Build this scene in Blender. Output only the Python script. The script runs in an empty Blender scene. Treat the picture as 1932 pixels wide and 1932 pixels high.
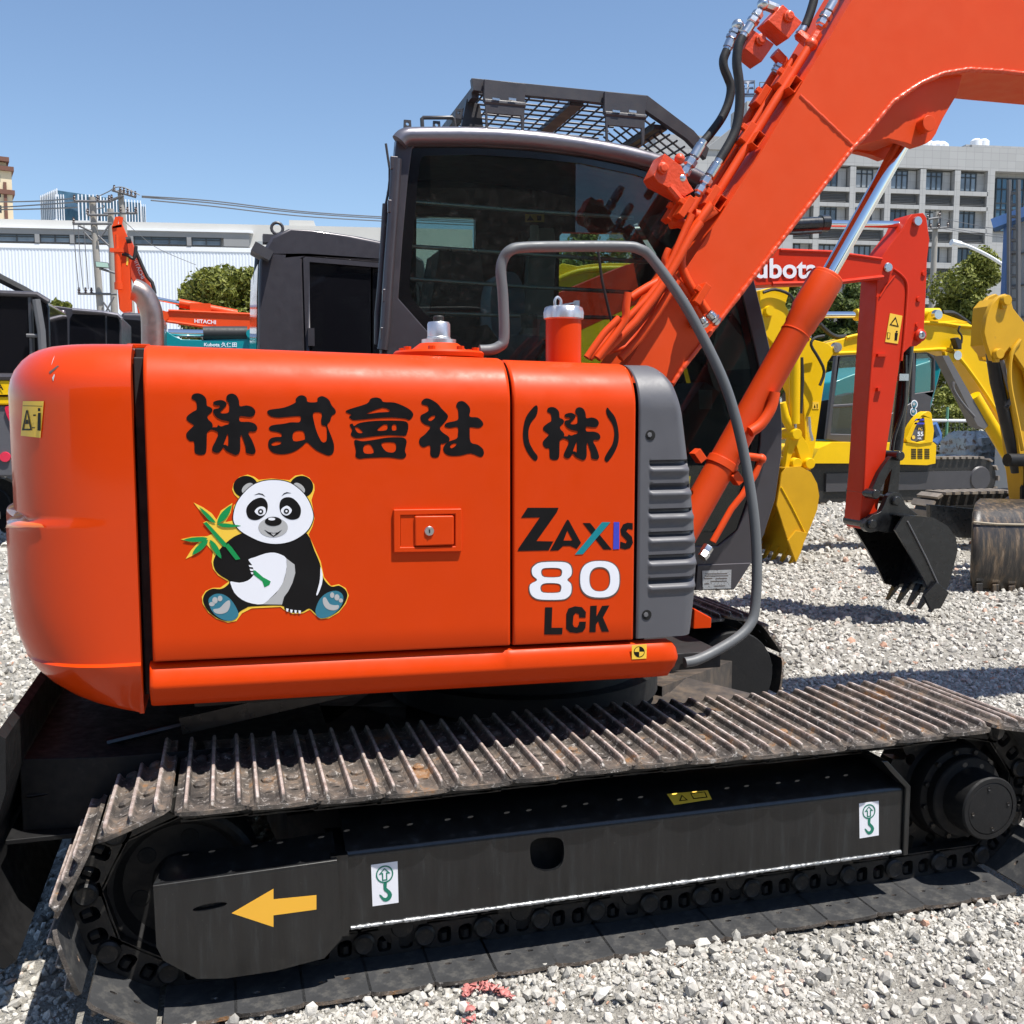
import bpy, bmesh, math, random
import numpy as np
from mathutils import Vector, Matrix
from mathutils.geometry import tessellate_polygon
random.seed(7); RNG = np.random.default_rng(7)
SC = bpy.context.scene; COL = SC.collection
R = math.radians
# ------------------------------------------------------------------ camera, sky, sun, exposure
CAMH, FPX, YAW, PIT = 1.55, 1900.0, R(15.9), R(-5.6)
cd = bpy.data.cameras.new("camera"); cam = bpy.data.objects.new("camera", cd); COL.objects.link(cam)
cd.sensor_width = 36; cd.lens = 36*FPX/1932; cd.clip_start = .05; cd.clip_end = 3000
cam.location = (0, 0, CAMH); cam.rotation_euler = (R(90)+PIT, 0, -YAW); SC.camera = cam
SUN_EL, SUN_AZ = R(68), R(38)          # azimuth measured from -Y (towards the camera) round to +X
w = bpy.data.worlds.new("World"); SC.world = w; w.use_nodes = True
nt = w.node_tree; bg = nt.nodes["Background"]; sk = nt.nodes.new("ShaderNodeTexSky")
sk.sky_type = 'NISHITA'; sk.sun_disc = False; sk.sun_elevation = SUN_EL
sdir = Vector((math.sin(SUN_AZ)*math.cos(SUN_EL), -math.cos(SUN_AZ)*math.cos(SUN_EL), math.sin(SUN_EL)))
sk.sun_rotation = math.atan2(sdir.x, sdir.y); sk.air_density = 1.0; sk.dust_density = .25; sk.ozone_density = 3.0
nt.links.new(sk.outputs[0], bg.inputs[0]); bg.inputs[1].default_value = .099
sl = bpy.data.lights.new("sun", 'SUN'); sl.energy = 4.8; sl.angle = R(.5); sl.color = (1, .955, .89)
so = bpy.data.objects.new("sun", sl); COL.objects.link(so); so.rotation_euler = sdir.to_track_quat('Z', 'Y').to_euler()
SC.view_settings.view_transform = 'Standard'; SC.view_settings.look = 'None'; SC.view_settings.exposure = 0.72; SC.view_settings.gamma = 1
# ------------------------------------------------------------------ pixel (1932 px wide photo) -> world
_r = Vector((math.cos(YAW), -math.sin(YAW), 0)); _f = Vector((math.sin(YAW)*math.cos(PIT), math.cos(YAW)*math.cos(PIT), math.sin(PIT))); _u = _r.cross(_f)
EYE = Vector((0, 0, CAMH))
def ray(px, py): return _r*((px-966)/FPX) + _u*(-(py-966)/FPX) + _f
def A(px, py, Y):                       # point on the plane y = Y
    d = ray(px, py); return EYE + d*(Y/d.y)
def G(px, py, z=0.0):                   # point on the plane z
    d = ray(px, py); return EYE + d*((z-CAMH)/d.z)
def P(loop, Y): return [(q.x, q.z) for q in (A(x, y, Y) for x, y in loop)]
class Pl:                               # upright plane through (0,Y0) heading ang
    def __init__(s, Y0, ang): s.o = Vector((0, Y0, 0)); s.u = Vector((math.cos(R(ang)), math.sin(R(ang)), 0)); s.n = Vector((-s.u.y, s.u.x, 0)); s.ang = R(ang)
    def at(s, px, py):
        d = ray(px, py); q = EYE + d*((s.o-EYE).dot(s.n)/d.dot(s.n)) - s.o; return (q.dot(s.u), q.z)
    def w(s, a, z, d=0): return s.o + s.u*a + s.n*d + Vector((0, 0, z))
# ------------------------------------------------------------------ materials
def newmat(name):
    m = bpy.data.materials.new(name); m.use_nodes = True; nt = m.node_tree; return m, nt, nt.nodes["Principled BSDF"]
def tex(nt, scale, detail=6, rough=.6, kind='ShaderNodeTexNoise', vec='Object'):
    tc = nt.nodes.new("ShaderNodeTexCoord"); n = nt.nodes.new(kind); n.inputs['Scale'].default_value = scale
    if 'Detail' in n.inputs: n.inputs['Detail'].default_value = detail; n.inputs['Roughness'].default_value = rough
    nt.links.new(tc.outputs[vec], n.inputs['Vector']); return n
def ramp(nt, src, stops):
    r = nt.nodes.new("ShaderNodeValToRGB"); e = r.color_ramp.elements
    while len(e) < len(stops): e.new(.5)
    for el, (p, c) in zip(e, stops): el.position = p; el.color = (*c, 1)
    nt.links.new(src, r.inputs[0]); return r
def bump(nt, b, src, strength, dist=.01):
    n = nt.nodes.new("ShaderNodeBump"); n.inputs['Strength'].default_value = strength; n.inputs['Distance'].default_value = dist
    nt.links.new(src, n.inputs['Height']); nt.links.new(n.outputs[0], b.inputs['Normal']); return n
def c3(c, k): return tuple(min(1, x*k) for x in c)
def paint(name, col, rough=.35, metal=0, coat=.0, var=.08, bs=.02, bscale=60, dirt=None, dscale=3, dlim=(.55, .75), spec=.5):
    m, nt, b = newmat(name)
    n = tex(nt, dscale, 8, .62); r = ramp(nt, n.outputs[0], [(.3, c3(col, 1-var)), (.7, c3(col, 1+var))]); out = r.outputs[0]
    if dirt:
        n2 = tex(nt, dscale*4, 10, .7); r2 = ramp(nt, n2.outputs[0], [(dlim[0], (0, 0, 0)), (dlim[1], (1, 1, 1))])
        mx = nt.nodes.new("ShaderNodeMix"); mx.data_type = 'RGBA'; nt.links.new(r2.outputs[0], mx.inputs[0]); nt.links.new(out, mx.inputs[6]); mx.inputs[7].default_value = (*dirt, 1); out = mx.outputs[2]
    nt.links.new(out, b.inputs['Base Color']); b.inputs['Metallic'].default_value = metal
    n3 = tex(nt, dscale*6, 6, .6); rr = ramp(nt, n3.outputs[0], [(.3, (rough*.8,)*3), (.7, (min(1, rough*1.25),)*3)]); nt.links.new(rr.outputs[0], b.inputs['Roughness'])
    b.inputs['Coat Weight'].default_value = coat; b.inputs['Coat Roughness'].default_value = .08; b.inputs['Specular IOR Level'].default_value = spec
    if bs: n4 = tex(nt, bscale, 4, .5); bump(nt, b, n4.outputs[0], bs, .004)
    return m
def glass(name, tint, fac=1.45, rough=0.0):
    m = bpy.data.materials.new(name); m.use_nodes = True; nt = m.node_tree; nt.nodes.remove(nt.nodes["Principled BSDF"])
    o = nt.nodes["Material Output"]; t = nt.nodes.new("ShaderNodeBsdfTransparent"); t.inputs[0].default_value = (*tint, 1)
    g = nt.nodes.new("ShaderNodeBsdfGlossy"); g.inputs['Roughness'].default_value = rough; f = nt.nodes.new("ShaderNodeFresnel"); f.inputs[0].default_value = fac
    x = nt.nodes.new("ShaderNodeMixShader"); nt.links.new(f.outputs[0], x.inputs[0]); nt.links.new(t.outputs[0], x.inputs[1]); nt.links.new(g.outputs[0], x.inputs[2]); nz = tex(nt, 28, 9, .75); rz = ramp(nt, nz.outputs[0], [(.45, (.012,)*3), (.6, (.03,)*3), (.72, (.16,)*3)]); df = nt.nodes.new("ShaderNodeBsdfDiffuse"); df.inputs[0].default_value = (.3, .3, .28, 1); y = nt.nodes.new("ShaderNodeMixShader")
    nt.links.new(rz.outputs[0], y.inputs[0]); nt.links.new(x.outputs[0], y.inputs[1]); nt.links.new(df.outputs[0], y.inputs[2]); nt.links.new(y.outputs[0], o.inputs[0]); return m
M = {}
ORG = (.575, .042, .0005)
M['cwpaint'] = paint('orange_gloss', ORG, .38, coat=.5, spec=.15, var=.03, bs=.08, bscale=7, dscale=2)
M['orange'] = paint('orange_paint', ORG, .42, coat=.0, spec=.2, var=.03, bs=.10, bscale=8, dscale=2)
M['boom'] = paint('boom_paint', (.66, .060, .006), .46, spec=.3, var=.04, bs=.05, bscale=180, dscale=2)
M['glint'] = paint('pale_glint_bar', (.6, .64, .62), .3, metal=.8, var=.05, bs=0)  # pale metal colour stands in for sun glints on black bars
M['weld'] = paint('weld_paint', (.66, .06, .008), .4, coat=.15, var=.05, bs=.6, bscale=70)
M['cover'] = paint('grey_cover', (.085, .085, .095), .48, var=.06, bs=.05, bscale=200, dirt=(.2, .2, .2), dlim=(.68, .82))
M['cab'] = paint('cab_paint', (.06, .055, .062), .36, metal=.35, coat=.25, var=.08, bs=.01)
M['roofbar'] = paint('roof_bar_paint', (.2, .19, .21), .34, metal=.7, var=.06, bs=.02)
M['guard'] = paint('guard_paint', (.05, .048, .053), .42, var=.1, bs=.08, bscale=120)
M['black'] = paint('black_paint', (.0075, .008, .009), .3, coat=.25, var=.25, bs=.06, bscale=120, dirt=(.024, .026, .028), dscale=5, dlim=(.5, .85))
M['blackmatte'] = paint('black_matte', (.0095, .0095, .01), .6, spec=.3, var=.3, bs=.15, bscale=90, dirt=(.03, .027, .024), dscale=5, dlim=(.6, .8))
M['frit'] = paint('black_border', (.006, .006, .007), .12, var=.02, bs=0)
M['rubber'] = paint('rubber', (.015, .015, .015), .55, var=.2, bs=.1, bscale=150)
M['rail'] = paint('rail_paint', (.105, .11, .115), .5, var=.08, bs=.05, bscale=150, dirt=(.22, .12, .07), dlim=(.72, .8))
M['zinc'] = paint('zinc', (.62, .63, .64), .28, metal=1, var=.08, bs=.05, bscale=120)
M['chrome'] = paint('chrome', (.78, .79, .8), .06, metal=1, var=.02, bs=0)
M['alu'] = paint('cast_alloy', (.66, .66, .67), .38, metal=.9, var=.05, bs=.1, bscale=200)
M['exhaust'] = paint('exhaust_steel', (.34, .28, .25), .36, metal=.85, var=.2, bs=.08, bscale=60, dirt=(.55, .5, .45), dscale=8, dlim=(.6, .85))
M['dark'] = paint('dark_inside', (.012, .01, .01), .7, var=.2, bs=0)
M['void'] = paint('hole_black', (.004, .004, .004), .9, bs=0)
M['decalblack'] = paint('decal_black', (.0045, .004, .0045), .4, spec=.25, var=.02, bs=0)
M['white'] = paint('decal_white', (.74, .75, .8), .35, var=.02, bs=0)
M['dgrey'] = paint('decal_grey', (.4, .4, .4), .4, var=.02, bs=0)
M['outl'] = paint('decal_outline', (.09, .07, .06), .4, var=.02, bs=0)
M['dyellow'] = paint('decal_yellow', (.82, .52, .05), .35, var=.03, bs=0)
M['dblue'] = paint('decal_blue', (.025, .16, .23), .35, var=.02, bs=0)
M['dgreen'] = paint('decal_green', (.0, .24, .06), .35, var=.02, bs=0)
M['dteal'] = paint('decal_teal', (.0, .2, .24), .35, var=.02, bs=0)
M['dind'] = paint('decal_indigo', (.04, .05, .45), .35, var=.02, bs=0)
M['hook'] = paint('decal_hook_green', (.01, .17, .11), .4, var=.02, bs=0)
M['arrow'] = paint('arrow_yellow', (.82, .43, .04), .4, var=.04, bs=0)
M['amber'] = paint('amber_lens', (.7, .14, .01), .15, coat=.6, var=.05, bs=0)
M['cabglass'] = glass('tinted_glass', (.6, .69, .66), 1.5)
M['clearglass'] = glass('clear_glass', (.76, .84, .82), 1.45)
M['blackglass'] = paint('black_glass', (.006, .006, .008), .06, var=.02, bs=0)
M['yellow'] = paint('yellow_paint', (.74, .455, .003), .4, spec=.25, var=.05, bs=.03, bscale=120)
M['gold'] = paint('gold_paint', (.58, .32, .012), .42, spec=.3, var=.06, bs=.05, bscale=120, dirt=(.3, .18, .05), dscale=4, dlim=(.62, .8))
M['red'] = paint('red_paint', (.55, .028, .006), .42, spec=.25, var=.05, bs=.03)
M['teal'] = paint('teal_paint', (.0, .21, .24), .35, coat=.2, var=.04, bs=.02)
M['fabric'] = paint('seat_fabric', (.2, .28, .36), .9, var=.3, bs=.4, bscale=200)
M['plate'] = paint('steel_plate', (.5, .51, .52), .42, metal=.6, var=.1, bs=.05, dirt=(.12, .12, .12), dscale=30, dlim=(.55, .6))
def framemat():
    m, nt, b = newmat('black_frame_paint'); tc = nt.nodes.new('ShaderNodeTexCoord'); mp = nt.nodes.new('ShaderNodeMapping'); mp.inputs['Scale'].default_value = (14, 14, 1.3); nt.links.new(tc.outputs['Object'], mp.inputs[0]); n = nt.nodes.new('ShaderNodeTexNoise'); n.inputs['Scale'].default_value = 2; n.inputs['Detail'].default_value = 10; n.inputs['Roughness'].default_value = .72; nt.links.new(mp.outputs[0], n.inputs[0])
    r = ramp(nt, n.outputs[0], [(.35, (.004, .0042, .005)), (.55, (.009, .0095, .0105)), (.68, (.022, .025, .027)), (.8, (.06, .066, .068))]); n2 = tex(nt, 130, 6, .7); r2 = ramp(nt, n2.outputs[0], [(.66, (0, 0, 0)), (.74, (.5, .5, .5))]); mx = nt.nodes.new('ShaderNodeMix'); mx.data_type = 'RGBA'; nt.links.new(r2.outputs[0], mx.inputs[0]); nt.links.new(r.outputs[0], mx.inputs[6]); mx.inputs[7].default_value = (.09, .09, .088, 1)
    nt.links.new(mx.outputs[2], b.inputs['Base Color']); b.inputs['Roughness'].default_value = .32; b.inputs['Coat Weight'].default_value = .35; b.inputs['Coat Roughness'].default_value = .15; bump(nt, b, n2.outputs[0], .05, .004); return m
M['frame'] = framemat()
M['shoeblack'] = paint('shoe_black', (.04, .041, .043), .5, var=.3, bs=.2, bscale=80, dirt=(.1, .095, .085), dscale=6, dlim=(.5, .75)); M['turn'] = paint('turntable_black', (.008, .008, .008), .6, var=.2, bs=0)  # turntable near-black, standing in for the shade under the body
M['rust'] = None
M['pad'] = paint('pad_brown', (.2, .17, .14), .6, var=.3, bs=.3, bscale=50, dscale=5)
def streak():
    m, nt, b = newmat('worn_bucket'); tc = nt.nodes.new('ShaderNodeTexCoord'); mp = nt.nodes.new('ShaderNodeMapping'); mp.inputs['Scale'].default_value = (9, 9, 1.6); nt.links.new(tc.outputs['Object'], mp.inputs[0]); n = nt.nodes.new('ShaderNodeTexNoise'); n.inputs['Scale'].default_value = 2.2; n.inputs['Detail'].default_value = 9; n.inputs['Roughness'].default_value = .7; nt.links.new(mp.outputs[0], n.inputs[0])
    r = ramp(nt, n.outputs[0], [(.36, (.012, .011, .011)), (.5, (.04, .033, .028)), (.6, (.11, .075, .045)), (.7, (.2, .15, .11))]); nt.links.new(r.outputs[0], b.inputs['Base Color']); b.inputs['Roughness'].default_value = .42; bump(nt, b, n.outputs[0], .4, .01); return m
M['wornbucket'] = streak()
M['darksteel'] = paint('dark_steel', (.026, .025, .024), .45, metal=.3, var=.2, bs=.2, bscale=60, dirt=(.1, .08, .06), dscale=8, dlim=(.55, .7))
M['conc'] = paint('concrete', (.52, .51, .48), .8, var=.06, bs=.05, dscale=.1)
M['concgrey'] = paint('grey_render', (.24, .245, .25), .8, var=.05, bs=0, dscale=.1)
M['sheet'] = paint('white_sheet', (.66, .7, .76), .5, var=.03, bs=0, dscale=.05)
M['wframe'] = paint('window_frame', (.03, .035, .04), .4, bs=0)
M['wpane'] = paint('window_pane', (.13, .17, .21), .12, bs=0, var=.3, dscale=.35)
def panemat():
    m, nt, b = newmat('varied_pane'); oi = nt.nodes.new('ShaderNodeObjectInfo'); r = ramp(nt, oi.outputs['Random'], [(0, (.05, .07, .09)), (.45, (.12, .155, .19)), (.75, (.17, .21, .25)), (.9, (.36, .38, .39))]); n = tex(nt, .35, 4, .5); rr = ramp(nt, n.outputs[0], [(.4, (.75,)*3), (.6, (1.2,)*3)]); mx = nt.nodes.new('ShaderNodeMix'); mx.data_type = 'RGBA'; mx.blend_type = 'MULTIPLY'; mx.inputs[0].default_value = 1; nt.links.new(r.outputs[0], mx.inputs[6]); nt.links.new(rr.outputs[0], mx.inputs[7]); nt.links.new(mx.outputs[2], b.inputs['Base Color']); b.inputs['Roughness'].default_value = .1; return m
M['wpane'] = panemat()
M['bluepane'] = paint('blue_pane', (.05, .11, .17), .08, bs=0, var=.35, dscale=.25)
M['tan'] = paint('tan_wall', (.62, .52, .36), .8, bs=0, dscale=.05)
M['brown'] = paint('brown_trim', (.14, .06, .04), .7, bs=0, dscale=.1)
M['wwhite'] = paint('white_fin', (.75, .77, .8), .5, bs=0, dscale=.05)
M['polec'] = paint('pole_concrete', (.3, .28, .25), .85, var=.1, bs=.1, dscale=1)
M['steelgrey'] = paint('grey_steel', (.12, .12, .125), .5, bs=0)
M['bluewall'] = paint('blue_trim', (.06, .14, .34), .5, bs=0, dscale=.5)
M['shed'] = paint('shed_panel', (.33, .35, .36), .55, bs=0, dscale=.5)
M['bark'] = paint('bark', (.1, .07, .05), .9, var=.3, bs=.5, bscale=20)
M['wrap'] = paint('plastic_wrap', (.55, .52, .48), .3, coat=.1, var=.25, bs=.5, bscale=9, dscale=2, dirt=(.22, .13, .08), dlim=(.5, .6)); M['louvre'] = paint('louvre_grey', (.26, .265, .27), .6, bs=0)
M['card'] = paint('cardboard', (.3, .2, .13), .7, bs=0)
M['fencegreen'] = paint('fence_green', (.12, .3, .2), .5, bs=0)
M['scrap'] = paint('red_plastic', (.56, .2, .18), .5, var=.2, bs=.3, bscale=30)
M['redlamp'] = paint('red_reflector', (.6, .02, .06), .2, coat=.5, bs=0)
M['signgreen'] = paint('sign_green', (.05, .28, .2), .5, bs=0)
M['signblue'] = paint('sign_blue', (.03, .05, .1), .5, bs=0)
def rustmat():
    m, nt, b = newmat('rusty_shoe')
    oi = nt.nodes.new("ShaderNodeObjectInfo"); tcc = nt.nodes.new("ShaderNodeTexCoord"); ml = nt.nodes.new("ShaderNodeVectorMath"); ml.operation = 'MULTIPLY_ADD'
    nt.links.new(oi.outputs['Random'], ml.inputs[0]); ml.inputs[1].default_value = (37, 51, 23); nt.links.new(tcc.outputs['Object'], ml.inputs[2])
    def tx(sc, de, ro): q = tex(nt, sc, de, ro); nt.links.new(ml.outputs[0], q.inputs['Vector']); return q
    n = tx(9, 10, .7); r = ramp(nt, n.outputs[0], [(.3, (.022, .02, .019)), (.44, (.06, .052, .046)), (.53, (.125, .103, .085)), (.585, (.19, .145, .11)), (.64, (.26, .13, .05)), (.7, (.3, .2, .13))])
    n2 = tx(48, 8, .75); r2 = ramp(nt, n2.outputs[0], [(.56, (0, 0, 0)), (.64, (1, 1, 1))])
    mx = nt.nodes.new("ShaderNodeMix"); mx.data_type = 'RGBA'; nt.links.new(r2.outputs[0], mx.inputs[0]); nt.links.new(r.outputs[0], mx.inputs[6]); mx.inputs[7].default_value = (.42, .39, .36, 1)
    # worn grouser crests: local height of the shoe
    tc = nt.nodes.new("ShaderNodeTexCoord"); sp = nt.nodes.new("ShaderNodeSeparateXYZ"); nt.links.new(tc.outputs['Object'], sp.inputs[0])
    mr = nt.nodes.new("ShaderNodeMapRange"); mr.inputs[1].default_value = .0165; mr.inputs[2].default_value = .0225; nt.links.new(sp.outputs[2], mr.inputs[0])
    n3 = tx(26, 9, .75); r3 = ramp(nt, n3.outputs[0], [(.3, (.13, .095, .08)), (.43, (.33, .25, .215)), (.56, (.5, .42, .38)), (.68, (.66, .61, .57))])
    mx2 = nt.nodes.new("ShaderNodeMix"); mx2.data_type = 'RGBA'; nt.links.new(mr.outputs[0], mx2.inputs[0]); nt.links.new(mx.outputs[2], mx2.inputs[6]); nt.links.new(r3.outputs[0], mx2.inputs[7])
    nt.links.new(mx2.outputs[2], b.inputs['Base Color']); b.inputs['Roughness'].default_value = .62; b.inputs['Metallic'].default_value = .15
    n4 = tx(60, 9, .75); bump(nt, b, n4.outputs[0], .8, .008); return m
M['rust'] = rustmat()
# ------------------------------------------------------------------ mesh builder
def catmull(pts, n=4, closed=True):
    out = []; L = len(pts)
    for i in range(L if closed else L-1):
        g = (lambda k: pts[k % L]) if closed else (lambda k: pts[max(0, min(L-1, k))])
        p0, p1, p2, p3 = g(i-1), g(i), g(i+1), g(i+2)
        for k in range(n):
            t = k/n; out.append(tuple(.5*((2*b)+(-a+c)*t+(2*a-5*b+4*c-d)*t*t+(-a+3*b-3*c+d)*t**3) for a, b, c, d in zip(p0, p1, p2, p3)))
    if not closed: out.append(tuple(pts[-1]))
    return out
def ell(cx, cy, rx, ry, rot=0, n=24):
    c, s = math.cos(R(rot)), math.sin(R(rot))
    return [(cx+rx*math.cos(t)*c-ry*math.sin(t)*s, cy+rx*math.cos(t)*s+ry*math.sin(t)*c) for t in (2*math.pi*k/n for k in range(n))]
class MB:
    def __init__(s): s.v = []; s.f = []; s.m = []
    def add(s, vs, fs, mi=0):
        o = len(s.v); s.v += [tuple(v) for v in vs]; s.f += [tuple(i+o for i in f) for f in fs]; s.m += [mi]*len(fs); return s
    def plate(s, loops, y0, y1, mi=0, mp=None, cap_mi=None):
        """loops: list of 2-D outlines (x,z), first outer then holes; extruded from y0 to y1"""
        if not isinstance(loops[0][0], (tuple, list)): loops = [loops]
        tri = tessellate_polygon([[Vector((x, z, 0)) for x, z in L] for L in loops]); flat = [p for L in loops for p in L]; N = len(flat)
        f = mp or (lambda x, y, z: (x, y, z))
        vs = [f(x, y0, z) for x, z in flat]+[f(x, y1, z) for x, z in flat]
        s.add(vs, [tuple(t) for t in tri]+[tuple(i+N for i in reversed(t)) for t in tri], mi); o = len(s.v)-2*N; k = 0
        for L in loops:
            n = len(L)
            for i in range(n): a, b = k+i, k+(i+1) % n; s.f.append((o+a, o+b, o+b+N, o+a+N)); s.m.append(mi)
            k += n
        return s
    def pplate(s, loop, Y0, th, mi=0):
        if not isinstance(loop[0][0], (tuple, list)): loop = [loop]
        return s.plate([P(L, Y0) for L in loop], Y0, Y0+th, mi)
    def box(s, c, d, rz=0, mi=0, ry=0):
        m = Matrix.Translation(c) @ Matrix.Rotation(rz, 4, 'Z') @ Matrix.Rotation(ry, 4, 'Y')
        vs = [m @ Vector((x*d[0]/2, y*d[1]/2, z*d[2]/2)) for x in (-1, 1) for y in (-1, 1) for z in (-1, 1)]
        return s.add(vs, [(0, 1, 3, 2), (4, 6, 7, 5), (0, 4, 5, 1), (2, 3, 7, 6), (0, 2, 6, 4), (1, 5, 7, 3)], mi)
    def bb(s, a, b, mi=0): return s.box(((a[0]+b[0])/2, (a[1]+b[1])/2, (a[2]+b[2])/2), (abs(b[0]-a[0]), abs(b[1]-a[1]), abs(b[2]-a[2])), mi=mi)
    def tube(s, pts, r, n=12, mi=0, caps=True, smooth=0):
        pts = [Vector(p) for p in pts]
        if smooth: pts = [Vector(p) for p in catmull([tuple(p) for p in pts], smooth, False)]
        rr = r if isinstance(r, (list, tuple)) else None
        if rr and len(rr) != len(pts): rr = [rr[0]+(rr[-1]-rr[0])*k/(len(pts)-1) for k in range(len(pts))]
        T = [(pts[min(i+1, len(pts)-1)]-pts[max(i-1, 0)]).normalized() for i in range(len(pts))]
        a = T[0].orthogonal().normalized(); vs = []
        for i, p in enumerate(pts):
            a = (a-T[i]*a.dot(T[i])).normalized(); b = T[i].cross(a); q = rr[i] if rr else r
            vs += [p+(a*math.cos(2*math.pi*k/n)+b*math.sin(2*math.pi*k/n))*q for k in range(n)]
        fs = [(i*n+k, i*n+(k+1) % n, (i+1)*n+(k+1) % n, (i+1)*n+k) for i in range(len(pts)-1) for k in range(n)]
        if caps: fs += [tuple(reversed(range(n))), tuple(range((len(pts)-1)*n, len(pts)*n))]
        return s.add(vs, fs, mi)
    def lathe(s, prof, o, ax, n=32, mi=0, cap=True):
        o = Vector(o); ax = Vector(ax).normalized(); a = ax.orthogonal().normalized(); b = ax.cross(a); vs = []
        for r, h in prof: vs += [o+ax*h+(a*math.cos(2*math.pi*k/n)+b*math.sin(2*math.pi*k/n))*max(r, 1e-4) for k in range(n)]
        fs = [(i*n+k, i*n+(k+1) % n, (i+1)*n+(k+1) % n, (i+1)*n+k) for i in range(len(prof)-1) for k in range(n)]
        if cap: fs += [tuple(reversed(range(n))), tuple(range((len(prof)-1)*n, len(prof)*n))]
        return s.add(vs, fs, mi)
    def cyl(s, p0, p1, r, n=20, mi=0): p0 = Vector(p0); p1 = Vector(p1); return s.lathe([(r, 0), (r, (p1-p0).length)], p0, p1-p0, n, mi)
    def grid(s, rows, mi=0, wrap=False):
        n = len(rows[0]); vs = [p for r in rows for p in r]
        return s.add(vs, [(i*n+k, i*n+(k+1) % n, (i+1)*n+(k+1) % n, (i+1)*n+k) for i in range(len(rows)-1) for k in range(n if wrap else n-1)], mi)
    def ngon(s, pts, mi=0): return s.add(pts, [tuple(range(len(pts)))], mi)
    def ball(s, c, r, n=12, mi=0): return s.lathe([(r*math.sin(math.pi*k/n), -r*math.cos(math.pi*k/n)) for k in range(n+1)], c, (0, 0, 1), 2*n, mi, False)
    def build(s, name, mats, parent=None, ang=35, bevel=0, seg=2, fix=True):
        me = bpy.data.meshes.new(name); me.from_pydata(s.v, [], s.f)
        for m in (mats if isinstance(mats, (list, tuple)) else [mats]): me.materials.append(M[m] if isinstance(m, str) else m)
        me.polygons.foreach_set('material_index', s.m)
        if fix:
            bm = bmesh.new(); bm.from_mesh(me); bmesh.ops.remove_doubles(bm, verts=bm.verts, dist=1e-6); bmesh.ops.recalc_face_normals(bm, faces=bm.faces); bm.to_mesh(me); bm.free()
        me.polygons.foreach_set('use_smooth', [True]*len(me.polygons)); me.set_sharp_from_angle(angle=R(ang))
        o = bpy.data.objects.new(name, me); COL.objects.link(o)
        if bevel:
            b = o.modifiers.new('bevel', 'BEVEL'); b.width = bevel; b.segments = seg; b.limit_method = 'ANGLE'; b.angle_limit = R(40); b.harden_normals = True
        if parent: par(o, parent)
        return o
def root_loc(p):
    v = Vector((0, 0, 0))
    while p: v += p.location; p = p.parent
    return v
def par(o, p): o.parent = p; o.location = Vector(o.location)-root_loc(p)     # keeps world place (parents are only translated)
def tag(o, label=None, cat=None, group=None, kind=None):
    for k, v in (('label', label), ('category', cat), ('group', group), ('kind', kind)):
        if v: o[k] = v
    return o
def thing(name, label, cat, loc, group=None):
    o = bpy.data.objects.new(name, None); COL.objects.link(o); o.location = loc; o.empty_display_size = .2; return tag(o, label, cat, group)
def text_geo(t, bold=0.0):
    cu = bpy.data.curves.new('t', 'FONT'); cu.body = t; cu.offset = bold; cu.resolution_u = 4; ob = bpy.data.objects.new('t', cu); COL.objects.link(ob)
    dg = bpy.context.evaluated_depsgraph_get(); me = bpy.data.meshes.new_from_object(ob.evaluated_get(dg)); v = [tuple(q.co) for q in me.vertices]; f = [tuple(p.vertices) for p in me.polygons]
    bpy.data.objects.remove(ob); bpy.data.curves.remove(cu); bpy.data.meshes.remove(me)
    x0 = min(q[0] for q in v); x1 = max(q[0] for q in v); y0 = min(q[1] for q in v); y1 = max(q[1] for q in v)
    return [((q[0]-x0)/(x1-x0), (q[1]-y0)/(y1-y0)) for q in v], f
def text_on(mb, t, quad, bold=0.0, mi=0):
    """letters laid on a real face: quad = lower-left, lower-right, upper-left, upper-right world points"""
    v, f = text_geo(t, bold); a, b, c, d = [Vector(q) for q in quad]
    mb.add([(a*(1-x)+b*x)*(1-y)+(c*(1-x)+d*x)*y for x, y in v], f, mi); return mb
# ================================================================== GROUND AND GRAVEL
def gmat(name, cols, sc, bstr):
    m, nt, b = newmat(name); n = tex(nt, sc, 10, .75); r = ramp(nt, n.outputs[0], cols); nt.links.new(r.outputs[0], b.inputs['Base Color']); b.inputs['Roughness'].default_value = .9
    v = tex(nt, 45, kind='ShaderNodeTexVoronoi'); bump(nt, b, v.outputs['Distance'], bstr, .02); return m
mg = gmat('gravel_ground', [(.3, (.26, .245, .215)), (.5, (.37, .35, .305)), (.7, (.46, .44, .39))], 14, .9)
def hgt(x, y):
    h = .006*np.sin(x*3.1+y*1.7)+.006*np.sin(x*1.3-y*4.1)+.02*np.sin(x*.5+1)*np.sin(y*.37)*np.clip((np.hypot(x, y)-6)/6, 0, 1)
    near = np.clip((2.62-y)/.25, 0, 1); return h-.012+near*(.022+.018*np.clip((x-.6)/1.2, 0, 1))
xs = np.unique(np.concatenate([np.linspace(-6, 9, 151), np.linspace(-700, -6, 24), np.linspace(9, 900, 30)])); ys = np.unique(np.concatenate([np.linspace(-6, 15, 211), np.linspace(-60, -6, 10), np.linspace(15, 1200, 40)]))
XX, YY = np.meshgrid(xs, ys); ZZ = np.where(np.hypot(XX, YY) < 60, hgt(XX, YY), 0)
mb = MB(); mb.grid([[(XX[i, j], YY[i, j], ZZ[i, j]) for j in range(len(xs))] for i in range(len(ys))]); tag(mb.build('ground', mg, None, 60, fix=False), kind='structure')
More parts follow.
